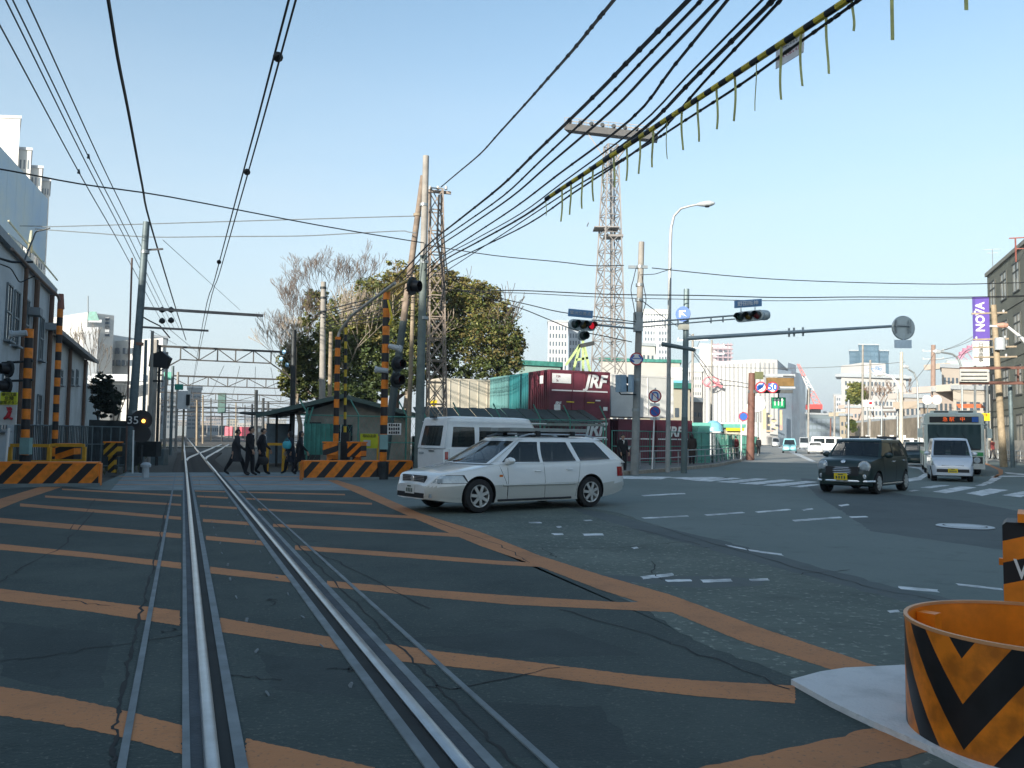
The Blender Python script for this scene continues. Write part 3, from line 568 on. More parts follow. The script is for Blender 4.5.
mb = MB(); mb.tube([P(439, 195, 36.6), P(437, 240, 36.6), P(441, 262, 36.5), P(444, 285, 36.6), P(440, 310, 36.6)], .05, 6); mb.tube([P(442, 215, 36.6), P(446, 262, 36.5), P(448, 275, 36.5), P(455, 281, 36.5)], .03, 6); mb.build('cable', WIREM, lt)
# left railway mast with brackets
pF0 = base(130, 33.2); pF = thing('catenary_mast', pF0, 'thick blue grey railway mast leaning slightly beside the crossing', 'mast')
mb = MB(); mb.cyl(pF0, P(146.5, 222, 33.2), .18, .13, 14); mb.build('shaft', STEELPOLE, pF)
e = P(141, 308, 33.2); e2 = P(140, 327, 33.2)
for u_, v_, w_ in ((e, e+TR*4.75, .11), (e2, e2+TR*2.6, .08), (P(145, 250, 33.2), P(163, 249, 33.6), .07)): mb = MB(); mb.bar(u_, v_, w_); mb.build('bracket_arm', mat('rust_bar', (.18, .16, .15), .6, var=.3), pF)
for q in [(162, 316), (171, 316), (162, 327), (171, 326.5)]: mb = MB(); mb.lathe(P(q[0], q[1]-3, 33.8), (0, 0, 1), [(.0, 0), (.10, .05), (.13, .12), (.10, .2), (.02, .26)], 10); mb.build('insulator', DARKST, pF)
mb = MB(); mb.tube([P(141, 316, 33.4), P(150, 321, 33.5), P(160, 326, 33.8), P(170, 338, 34)], .03); mb.build('jumper_wire', WIREM, pF)
for y in (252, 344, 412): band(pF, P(131+16*(470-y)/248, y, 33.2), .17, mat('clamp_rust', (.25, .12, .08), .7) if y == 344 else GALV)
# side poles along the left of the track
for i, (x, yt, dd, m, r, lb) in enumerate([(152.5, 331, 36, CONC, .10, 'tan pole with insulators just right of the thick railway mast'), (146, 340, 37, STEELPOLE, .1, 'slim blue grey post hidden beside the thick railway mast'), (160, 345, 38, DARKST, .09, 'dark post carrying the black railway signal'),
    (167, 352, 48, CONC, .12, 'pale post behind the black signal'), (173, 366, 56, STEELPOLE, .14, 'grey post under the green sign'), (178, 372, 64, CONC, .14, 'concrete post right of the green sign'), (184.5, 392, 46, CONC_T, .08, 'cream post with a white box near the rails')]):
    upole(base(x-(470-yt)*.02, dd), P(x, yt, dd), r*.75, r*.65, m, lb)
t = thing('relay_box', base(186, 45.5), 'white box fixed high on the cream trackside post', 'box'); mb = MB(); mb.box(P(184, 400, 45.6), (.6, .3, 1.0)); mb.build('case', WHITEP, t); mb = MB(); mb.box(P(188, 400, 45.4), (.18, .1, .6)); mb.build('cover', DARKST, t)
mb = MB(); mb.box(P(179, 387, 50), (.5, .05, .35)); mb.build('green_sign', mat('sign_green', (.03, .30, .22), .5), None, 'small green sign seen between the trackside posts', 'sign')
mb = MB(); mb.box(P(168.5, 376, 58), (.6, .1, .55)); mb.build('green_sign', MATS['sign_green'], None, 'teal square sign above the trackside posts', 'sign')
t = thing('railway_signal', P(160, 372, 37.8), 'black hooded railway signal facing away high on a dark post', 'signal')
mb = MB(); q = P(158.5, 360, 37.7); mb.prism([q+Vector((x, 0, z)) for x, z in ((-.45, -.3), (.35, -.38), (.52, .1), (.1, .42), (-.4, .25))], (0, .3, 0)); mb.build('head', BLK, t)
mb = MB(); mb.bar(P(150, 381, 37.8), P(163, 381, 37.8), .08); mb.build('bracket', DARKST, t)
mb = MB(); mb.box(P(150, 449, 33), (.7, .5, .6)); mb.build('relay_cabinet', DARKST, None, 'dark relay cabinet low beside the thick railway mast', 'cabinet')
mb = MB(); mb.box(P(158, 456, 42)-Vector((0, 0, .1)), (.8, .6, .9)); mb.build('relay_cabinet', STEELPOLE, None, 'blue grey cabinet beside the rails beyond the dark posts', 'cabinet')
mb = MB(); mb.cyl(base(147, 27.8), base(147, 27.8)+Vector((0, 0, .35)), .12, .10, 10); mb.lathe(base(147, 27.8)+Vector((0, 0, .35)), (0, 0, 1), [(.16, 0), (.17, .08), (.1, .15), (0, .16)], 10); 
mb.build('track_bollard', LGREY, None, 'small grey bollard at the foot of the dark trackside post', 'bollard')
# ---------------------------------------------------------------- catenary gantries
GM = mat('gantry_steel', (.06, .055, .05), .7, var=.3); GM2 = mat('gantry_tan', (.42, .30, .22), .7, var=.25)
def gantry(s, tl, tr_, z, h, nseg, label, rm=GM, single=False, rightm=None, w=.13):
    a = trk(s, tl, 0); b = trk(s, tr_, 0); t = thing('catenary_gantry', a, label, 'gantry')
    Z = Vector((0, 0, 1))
    mb = MB(); mb.bar(a, a+Z*(z+.4), w*2.2); mb.build('post', CONC, t); mb = MB(); mb.bar(b, b+Z*(z+.4), w*2.2); mb.build('post', rightm or DARKST, t)
    mb = MB(); mb.bar(a+Z*z, b+Z*z, w)
    mb.build('top_chord', rm, t)
    if not single:
        mb = MB(); mb.bar(a+Z*(z-h)+TR*1.5, b+Z*(z-h)-TR*1.5, w*.6); mb.build('lower_chord', rm, t); mb = MB()
        for i in range(nseg+1):
            f = lerp(1.5, (b-a).length-1.5, i/nseg); mb.bar(a+TR*f+Z*(z-h), a+TR*f+Z*z, w*.5)
            if i < nseg: f2 = lerp(1.5, (b-a).length-1.5, (i+1)/nseg); (mb.bar(a+TR*f+Z*z, a+TR*f2+Z*(z-h), w*.45) if i % 2 == 0 else mb.bar(a+TR*f+Z*(z-h), a+TR*f2+Z*z, w*.45))
        mb.bar(a+Z*(z-1.8), a+TR*1.5+Z*(z-h), w*.6); mb.bar(b+Z*(z-1.8), b-TR*1.5+Z*(z-h), w*.6); mb.build('bracing', rm, t)
    return t
gs = []
g1 = gantry(53, -2.0, 6.6, 7.0, .8, 5, 'nearest trussed catenary gantry over the track, its right post orange tipped', rightm=GM2)
for i, (s, tl, tr_, z) in enumerate([(82, -3.2, 12.5, 7.0), (118, -3.5, 20, 7.0), (150, -4, 27, 7.0), (190, -6, 33, 7.1), (240, -6, 40, 7.2), (300, -6, 48, 7.3)]):
    gantry(s, tl, tr_, z, .9, 7, 'catenary gantry over the yard, %s beyond the trussed nearest one' % ['first', 'second', 'third', 'fourth', 'fifth', 'sixth'][i], w=.16 if i < 3 else .22)
for i, (x, yt, dd) in enumerate([(256, 390, 110), (263, 398, 140), (268, 402, 165), (252, 404, 190)]):
    upole(base(x, dd), P(x+.3, yt, dd), .25, .22, DARKST, ['tallest dark post at the right of the yard, left of the trees', 'second dark post right of the tallest yard post', 'third dark post nearest the trees in the yard', 'short dark yard post left of the tallest one'][i], 'yard_post')
t = thing('railway_signal', base(222, 150), 'green and black signal standing over the yard between gantries', 'signal'); mb = MB(); mb.cyl(base(222, 150), P(222, 400, 150), .15); mb.build('post', DARKST, t); mb = MB(); mb.box(P(222, 403, 149.5), (1.3, .6, 3.6)); mb.build('head', mat('signal_green', (.03, .10, .09), .6), t)
for i, (x, y0, y1, dd) in enumerate([(203, 395, 432, 120), (211, 398, 433, 160), (236, 402, 433, 150), (197, 400, 434, 100), (229, 405, 434, 210), (245, 405, 433, 200)]):
    upole(base(x, dd), P(x, y0, dd), .13, .11, CONC_T, 'thin yard post, %s of six far down the tracks' % ['second from left', 'third from left', 'second from right', 'leftmost', 'third from right', 'rightmost'][i], 'yard_post')
# ================================================================ SHED
t = thing('shed', base(340, 40), 'low crossing keeper shed with grey wall and dark pitched roof', 'shed')
a = P(305, 438, 40); b = P(405, 438, 40.5); a.z = b.z = 0
X = (b-a).normalized(); Y = Vector((-X.y, X.x, 0)); Wd = (b-a).length
WALLG = mat('shed_wall', (.24, .23, .20), .9, var=.2, scale=1.5, bump=.3)
mb = MB(); hL, hA = 2.6, 3.35
mb.prism([a, b, b+Vector((0, 0, hL)), a.lerp(b, .42)+Vector((0, 0, hA-.1)), a+Vector((0, 0, hL))], Y*5); mb.build('wall', WALLG, t)
ROOF = mat('roof_dark', (.045, .055, .055), .6, var=.3, scale=1.5)
ap = a.lerp(b, .38)+Vector((0, 0, hA))
le = a-X*2.2+Vector((0, 0, 2.35)); re = b+X*.9+Vector((0, 0, 2.4))
for (p, q) in ((le, ap), (ap, re)):
    n = 6
    mb = MB()
    for k in range(n*2):
        u = p.lerp(q, k/(n*2)); v = p.lerp(q, (k+1)/(n*2)); dz = .0 if k % 2 else .03; mb.prism([u-Y*.7+Vector((0, 0, dz)), v-Y*.7+Vector((0, 0, dz)), v+Y*5.5+Vector((0, 0, dz)), u+Y*5.5+Vector((0, 0, dz))], (0, 0, .07))
    mb.build('roof', ROOF, t)
mb = MB(); mb.bar(le-Y*.72, ap-Y*.72, .06, .2); mb.bar(ap-Y*.72, re-Y*.72, .06, .2); mb.build('fascia', mat('fascia_green', (.06, .10, .09), .6), t)
mb = MB(); mb.bar(a-X*.6+Vector((0, 0, 0)), a-X*.6+Vector((0, 0, 2.4)), .10); mb.build('porch_post', DARKST, t)
mb = MB(); mb.box(a+X*.35+Y*-.02+Vector((0, 0, 1.05)), (.8, .05, 2.1), rz=math.atan2(X.y, X.x)); mb.build('door', mat('door_dark', (.02, .025, .025), .6), t)
mb = MB(); mb.box(a+X*1.7-Y*.03+Vector((0, 0, 1.6)), (1.1, .05, .8), rz=math.atan2(X.y, X.x)); wn = mb.build('window', GLASSW, t); mb = MB(); mb.box(a+X*1.7-Y*.06+Vector((0, 0, 1.6)), (.05, .04, .8), rz=math.atan2(X.y, X.x)); mb.box(a+X*1.7-Y*.06+Vector((0, 0, 1.18)), (1.2, .08, .05), rz=math.atan2(X.y, X.x)); mb.build('frame', LGREY, wn)
t = thing('tool_hut', base(272, 43), 'blue grey storage hut left of the shed under a flat canopy', 'hut')
a_ = P(266, 438, 43); b_ = P(288, 438, 43.3); a_.z = b_.z = 0; mb = MB(); mb.prism([a_, b_, b_+Vector((0, 0, 2.05)), a_+Vector((0, 0, 2.05))], Y*2); mb.build('wall', mat('hut_blue', (.20, .27, .32), .6, var=.15), t)
mb = MB(); mb.prism([a_-X*1.2-Y*.8+Vector((0, 0, 2.5)), b_+X*.6-Y*.8+Vector((0, 0, 2.6)), b_+X*.6+Y*2.4+Vector((0, 0, 2.6)), a_-X*1.2+Y*2.4+Vector((0, 0, 2.5))], (0, 0, .1)); mb.build('canopy', ROOF, t)
mb = MB(); mb.bar(P(277, 438, 41.8)*1-Vector((0, 0, 1.5)), P(277, 412, 41.8), .10); mb.build('canopy_post', DARKST, t)
# green corrugated panels in front of shed + fence
gp = thing('green_panel_fence', base(310, 33.5), 'teal corrugated panels standing in front of the shed wall', 'fence')
for i in range(14):
    x = 305+i*2.4; p = P(x, 438, 33.5); mb = MB(); mb.box((p.x, 33.5+(i % 2)*.04, 1.32), (.092, .03, 1.25)); mb.build('panel', GREENP, gp)
fn = thing('mesh_fence', base(450, 33), 'long green wire mesh fence with outward bent post tips behind the white van', 'fence')
fpx = [307, 358, 406, 425, 460, 500, 540, 570, 606]
def fline(x, y0=34.0): return 34+(x-300)*.014
prev = None
for x in fpx:
    dd = fline(x); b0 = base(x, dd); top = Vector((b0.x, b0.y, 2.35)); tip = top+Vector((-.32, -.15, .62))
    mb = MB(); mb.tube([b0, top, tip], .035, 6); mb.build('post', GREENF, fn)
for z in (2.3, 1.2, .15):
    mb = MB(); q0 = base(300, fline(300)); q1 = base(606, fline(606)); mb.cyl(q0+Vector((0, 0, z)), q1+Vector((0, 0, z)), .025, n=6); mb.build('rail', GREENF, fn)
mb = MB(); q0 = base(300, fline(300)); q1 = base(606, fline(606)); L_ = (q1-q0).length; dv = (q1-q0).normalized()
for k in range(int(L_/.2)):
    for s in (1, -1):
        u = q0+dv*(k*.2); v = u+dv*(1.1*s)
        if 0 <= (v-q0).dot(dv) <= L_: mb.bar(u+Vector((0, 0, .15)), v+Vector((0, 0, 2.3)), .007)
o = mb.build('wire_mesh', GREENF, fn); o['kind'] = 'stuff'
for x, y0, y1 in [(300, 408, 446)]:
    t = thing('brace_frame', base(305, 34), 'green bent strut bracket at the left end of the mesh fence', 'bracket'); mb = MB(); mb.tube([P(304, 426, 34), P(308, 408, 34), P(313, 407, 34), P(308, 425, 34)], .035); mb.build('strut', GREENF, t)
# bicycle shelter canopy
t = thing('parking_shelter', base(500, 41), 'long dark green lean-to shelter roof behind the mesh fence', 'shelter')
q0 = P(420, 421, 38.5); q1 = P(604, 425, 40.5); q1.z = q0.z; hh = Vector((0, 0, 1)); dv = (q1-q0).normalized(); pv = Vector((-dv.y, dv.x, 0))
for k in range(22):
    u = q0+(q1-q0)*(k/22); v = q0+(q1-q0)*((k+1)/22)-dv*.03; dz = Vector((0, 0, .03*(k % 2))); mb = MB(); mb.prism([u+dz, v+dz, v+pv*3.2+hh*.72+dz, u+pv*3.2+hh*.72+dz], (0, 0, .04)); mb.build('roof_sheet', mat('shelter_roof', (.030, .045, .042), .7, var=.3), t)
mb = MB(); mb.bar(q0-hh*.06, q1-hh*.06, .1, .12); mb.build('eave_beam', mat('beam_grey', (.20, .22, .21), .6), t)
for k in range(7): u = q0.lerp(q1, k/6); mb = MB(); mb.bar(Vector((u.x, u.y, 0))+pv*.1, u+pv*.1-hh*.1, .08); mb.build('post', GREENF, t)
mb = MB(); mb.box((q0+q1)/2+pv*3.3-Vector((0, 0, q0.z/2+.3)), ((q1-q0).length, .05, q0.z-.8), rz=math.atan2(dv.y, dv.x)); mb.build('back_wall', mat('back_green', (.035, .06, .055), .8, var=.3), t)
BM_ = [mat('bike_%d' % i, c, .4, .3) for i, c in enumerate([(.05, .05, .06), (.3, .3, .32), (.2, .04, .04)])]
def wheel_ring(mb, c, r, ax, w=.02, mi=0):
    x = Vector((0, 0, 1)); y = Vector(ax).cross(x).normalized(); pts = [c+(x*math.cos(2*math.pi*k/14)+y*math.sin(2*math.pi*k/14))*r for k in range(15)]; mb.tube(pts, w, 4, mi)
for k in range(9):
    u = q0.lerp(q1, .08+k*.1)+pv*1.2; u.z = 0; fw = pv; t = thing('parked_bicycle', u, 'bicycle parked under the shelter behind the mesh fence, %s from its left end' % ['first', 'second', 'third', 'fourth', 'fifth', 'sixth', 'seventh', 'eighth', 'ninth'][k], 'bicycle', 'bicycles parked under the shelter')
    ax = Vector((fw.y, -fw.x, 0)); 
    for s in (0, 1.05): mb = MB(); wheel_ring(mb, u+fw*s+Vector((0, 0, .33)), .32, ax); mb.build('wheel', RUBBER, t)
    mb = MB(); A = u+Vector((0, 0, .33)); B = u+fw*.42+Vector((0, 0, .3)); C_ = u+fw*.3+Vector((0, 0, .85)); D = u+fw*.88+Vector((0, 0, .82)); E_ = u+fw*1.05+Vector((0, 0, .33))
    mb.tube([A, C_, B, A], .015, 5); mb.tube([B, D, E_], .018, 5); mb.tube([D, D+Vector((0, 0, .15))], .014, 5); mb.tube([D+ax*.27+Vector((0, 0, .18)), D+Vector((0, 0, .15)), D-ax*.27+Vector((0, 0, .18))], .013, 5); mb.build('frame', BM_[k % 3], t)
    mb = MB(); mb.box(C_+Vector((0, 0, .03)), (.12, .24, .05)); mb.build('saddle', BLK, t); mb = MB(); mb.box(u+fw*1.15+Vector((0, 0, .82)), (.32, .24, .22)); mb.build('basket', DARKST, t)
# ================================================================ CONTAINERS
CR = mat('container_maroon', (.135, .030, .046), .5, var=.2, scale=1.2); CT = mat('container_teal', (.018, .14, .16), .5, var=.25, scale=.8, col2=(.035, .20, .21)); CTL = mat('container_pale_teal', (.12, .27, .27), .6, var=.2, scale=.8)
CB = mat('container_beige', (.52, .47, .38), .7, var=.12, scale=.6); CW = mat('container_white', (.60, .60, .57), .6, var=.10, scale=.7)
E1 = Vector((.90, .436, 0)); E2 = Vector((-.436, .90, 0)); UZ = Vector((0, 0, 1))
def container(p, l, wd, z, h, m, label, logo=None, ribs=True, ribstep=.30, sidelogo=False, stripe=False):
    """p: near lower corner; long side along E1, depth along E2"""
    p = Vector((p.x, p.y, z)); t = thing('freight_container', p, label, 'container', rz=math.atan2(E1.y, E1.x)); 
    mb = MB(); mb.box((l/2, wd/2, h/2), (l-.06, wd-.06, h-.06)); mb.build('shell', m, t, local=True)
    mb = MB(); fr = .10
    for x in (fr/2, l-fr/2):
        for y in (fr/2, wd-fr/2): mb.box((x, y, h/2), (fr, fr, h-.012))
    for y in (fr/2, wd-fr/2):
        for zz in (fr/2, h-fr/2): mb.box((l/2, y, zz), (l-2*fr, fr-.004, fr))
    for x in (fr/2, l-fr/2):
        for zz in (fr/2, h-fr/2): mb.box((x, wd/2, zz), (fr-.004, wd-2*fr, fr))
    mb.build('frame', m, t, local=True)
    if ribs:
        n = int((wd-.3)/.22)
        for k in range(n): mb = MB(); mb.box((.02, .2+k*.22, h/2), (.07, .10, h-.25)); mb.build('end_rib', m, t, local=True)
    for x in ((l*.37, l*.58) if l < 5 else [l*.1*i for i in range(1, 10)]):
        mb = MB(); mb.box((x, .012, h/2), (.05, .04, h-.22)); mb.build('door_bar', m, t, local=True)
    if stripe: mb = MB(); mb.box((l*.5, .012, h*.57), (l*.92, .022, .07)); mb.build('stripe', WHITEP, t, local=True)
    if logo:
        for (s, sz, x, zz) in logo:
            o = text(s, sz, 'lettering', WHITEP, t, (x, -.012, zz), (1, 0, 0), (0, 0, 1), .006, kindlocal=True, bold=.035)
            if s == 'JRF': o.data.transform(Matrix(((1, 0, .25, -.25*zz), (0, 1, 0, 0), (0, 0, 1, 0), (0, 0, 0, 1))))
    return t
cn = P(549, 438, 43); cn.z = 0
LG = [('JRF', .95, 2.85, 1.93)]
t = container(cn, 3.72, 2.42, 2.55, 2.5, CR, 'upper maroon container with white letters JRF, in full sun', LG+[('JRF', .26, .52, .72)], stripe=True)
mb = MB(); mb.box((.72, -.005, 2.05), (1.12, .03, .50)); o = mb.build('white_panel', WHITEP, t, local=True); text('12A', .17, 'lettering', CR, t, (.5, -.03, 2.15), (1, 0, 0), (0, 0, 1), .004, kindlocal=True); text('5t', .17, 'lettering', CR, t, (.45, -.03, 1.93), (1, 0, 0), (0, 0, 1), .004, kindlocal=True)
mb = MB(); mb.box((.47, -.005, .42), (.36, .03, .50)); mb.box((3.42, -.005, .52), (.26, .03, .2)); mb.box((-.02, .85, 2.0), (.03, .35, .42)); mb.box((2.95, -.005, .95), (.3, .03, .07)); mb.build('label_plate', WHITEP, t, local=True)
mb = MB(); mb.box((1.25, -.005, .83), (.45, .03, .05)); mb.box((2.5, -.005, .83), (.45, .03, .05)); mb.build('yellow_mark', YELP, t, local=True)
container(cn, 3.72, 2.42, 0, 2.52, CR, 'lower maroon container under the JRF one, in shade', [('JRF', .95, 2.85, 1.93)], stripe=True)
q = cn+E2*2.6+E1*.1
container(q, 3.72, 2.42, 2.55, 2.5, CT, 'bright teal container directly behind the upper maroon one')
container(q, 3.72, 2.42, 0, 2.52, CT, 'teal container at ground level behind the maroon stack')
q = cn+E2*5.2+E1*.05
container(q, 3.72, 2.42, 2.55, 2.5, CTL, 'pale teal container behind the bright teal one'); container(q, 3.72, 2.42, 0, 2.52, CTL, 'pale teal container at ground level in the stack')
q = cn+E2*8.0+E1*-3.0
t = container(q, 6.1, 2.42, 2.55, 2.4, CB, 'beige container in the upper row near the tree'); container(q, 6.1, 2.42, 0, 2.52, CB, 'beige container at ground level near the tree')
mb = MB(); mb.box((-.04, 1.0, 1.0), (.04, 1.1, .16)); mb.box((-.04, 1.0, .86), (.04, .5, .2)); mb.build('yellow_mark', YELP, t, local=True)
q = P(458, 438, 53); q.z = 0
container(q-E2*0, 3.72, 2.42, 2.3, 2.4, CR, 'maroon container half hidden behind the tree and beige container'); container(q, 3.72, 2.42, 0, 2.28, CR, 'lower maroon container behind the shelter near the tree')
q = P(611, 438, 47.5); q.z = 0
t = container(q, 4.4, 2.42, 2.75, 2.45, CW, 'long white container right of the JRF one, half in shade', [('TOYO', .5, .9, 1.75)])
for i, dx in enumerate((.1, 2.75)):
    container(q-E2*.6+E1*dx, 2.55, 2.42, 0, 2.6, CR, ['maroon container below the white one, behind the signal pole', 'maroon container with large white letters behind the street lamp post'][i], [('JRF', .8, 1.3, 1.9)] if i else [('JRF', .3, .6, .9)], stripe=True)
mb = MB(); p_ = q-E2*1.0+E1*5.4; mb.prism([p_, p_+E1*.9, p_+E1*.9+UZ*2.3, p_+UZ*2.3], E2*1.0); mb.build('green_booth', mat('booth_green', (.12, .36, .30), .6), None, 'pale green booth right of the street lamp post', 'booth')
# ================================================================ LIGHT TOWER
TW = mat('tower_steel', (.24, .225, .215), .6, var=.2, scale=.5)
d = 112; b0 = P(608, 360, d); b0.z = 0; b1 = P(611, 146, d)
tw = lattice(b0, 4.3, b1, 1.5, 17, TW, 'floodlight_tower', 'tall pale lattice floodlight tower behind the containers', .3, .09, .06)
pa = P(567, 128, d+2.5); pb = P(656, 138, d-3.5); dvv = (pb-pa).normalized(); pv2 = Vector((-dvv.y, dvv.x, 0)).normalized()
mb = MB(); mb.box((pa+pb)/2, ((pb-pa).length, 1.6, .9), ax=(dvv, pv2, dvv.cross(pv2))); mb.build('platform', mat('platform_grey', (.06, .06, .06), .7, var=.2), tw)
mb = MB(); up = UZ*1.25
for k in range(13):
    u = pa.lerp(pb, k/12)
    for s in (-.8, .8): mb.bar(u+pv2*s+UZ*.4, u+pv2*s+up, .08)
for s in (-.8, .8):
    for z in (1.25, .85): mb.bar(pa+pv2*s+UZ*z, pb+pv2*s+UZ*z, .08)
mb.build('railing', TW, tw)
for k in range(8):
    u = pa.lerp(pb, (k+.5)/8)-UZ*.1; mb = MB(); mb.cyl(u+UZ*.75-pv2*.5, u+UZ*.85-pv2*1.0, .16, .30, 10); mb.build('floodlight', DARKST, tw)
for s in (.25, .75): mb = MB(); mb.bar(pa.lerp(pb, s)-UZ*.5, b1-UZ*3, .14); mb.build('strut', TW, tw)
mb = MB(); c = P(606, 229, d); mb.box(c, (3.4, 2.6, .15)); mb.bar(c+Vector((-2.5, -1, .6)), c+Vector((-2.5, 1, .6)), .1); c = P(613, 237, d); mb.box(c, (2.6, 2, .3)); mb.build('landing', TW, tw)
mb = MB(); mb.bar(P(612, 360, d), P(611, 150, d), .35); mb.build('ladder', TW, tw)
# distant floodlight frame and slim mast
t = thing('floodlight_rack', base(654, 170), 'far rack of floodlights on a white frame between the poles', 'floodlights')
for k in range(9): x = 645+k*2.7; mb = MB(); mb.bar(P(x, 330, 170), P(x, 312, 170), .25); mb.cyl(P(x, 312, 170), P(x, 312, 169.3), .5, n=8); mb.build('floodlight', WHITEP, t)
mb = MB(); mb.bar(P(643, 318, 170), P(669, 318, 170), .3); mb.bar(P(643, 326, 170), P(669, 326, 170), .3); mb.bar(base(656, 170), P(656, 318, 170), .5); mb.build('frame', WHITEP, t)
t = thing('yard_crane', base(583, 75), 'light green lattice yard crane behind the maroon container', 'crane'); GC = mat('crane_green', (.38, .50, .20), .6, var=.2)
mb = MB()
for (x0, y0, x1, y1) in [(573, 372, 580, 345), (590, 372, 584, 345), (566, 365, 580, 345), (580, 345, 592, 344), (576, 360, 588, 358), (583, 372, 583, 340)]: mb.bar(P(x0, y0, 75), P(x1, y1, 75), .22)
mb.build('frame', GC, t); mb = MB(); mb.bar(P(580, 346, 75), P(594, 343, 75), .35); mb.build('jib', DARKST, t); mb = MB(); mb.bar(P(576, 378, 75), base(576, 75), .3); mb.bar(P(588, 378, 75), base(588, 75), .3); mb.build('leg', GC, t)
# ================================================================ VEHICLES
PAINT_SW = mat('paint_silver_white', (.80, .81, .80), .25, .0, var=.02, coat=.8)
PAINT_LOW = mat('paint_beige_grey', (.52, .52, .48), .3, .05, var=.02, coat=.5)
PAINT_GRN = mat('paint_dark_green', (.006, .022, .020), .4, .0, var=.02, coat=.2)
PAINT_SIL = mat('paint_silver', (.62, .66, .72), .3, .2, var=.02, coat=.6)
PAINT_WHT = mat('paint_car_white', (.82, .83, .82), .3, 0, var=.04, coat=.5)
PAINT_CY = mat('paint_pale_cyan', (.25, .55, .60), .3, .1, var=.02, coat=.5)
DARKTRIM = mat('dark_trim', (.02, .02, .022), .6, var=.1)
LENS = mat('lamp_lens', (.40, .45, .48), .08, .2, var=.15, scale=12, coat=1)
REDL = mat('lamp_red', (.35, .01, .012), .15, 0, var=.1, coat=1); AMB = mat('lamp_amber', (.6, .16, .02), .2, var=.05)
SEAT = mat('seat_cloth', (.07, .075, .085), .9, var=.2)
def surfmesh(o, cutters):
    """cut wheel arches out of a body mesh"""
    for (x, y, z, r) in cutters:
        cme = MB(); cme.cyl((x, y-.42, z), (x, y+.42, z), r, n=36, smooth=False); c = cme.build('cutter', DARKTRIM, None, local=True)
        bpy.context.view_layer.update()
        c.matrix_world = WM[o]; m = o.modifiers.new('b', 'BOOLEAN'); m.operation = 'DIFFERENCE'; m.object = c; m.solver = 'EXACT'
        try: m.material_mode = 'TRANSFER'
        except Exception: pass
        bpy.context.view_layer.update(); dg = bpy.context.evaluated_depsgraph_get(); me = bpy.data.meshes.new_from_object(o.evaluated_get(dg)); o.modifiers.clear(); old = o.data; o.data = me; bpy.data.meshes.remove(old); bpy.data.objects.remove(c)
    o.data.set_sharp_from_angle(angle=rad(30))
def smooth(tab, x, h=.05): return (pl(tab, x-h)+pl(tab, x)*2+pl(tab, x+h))/4
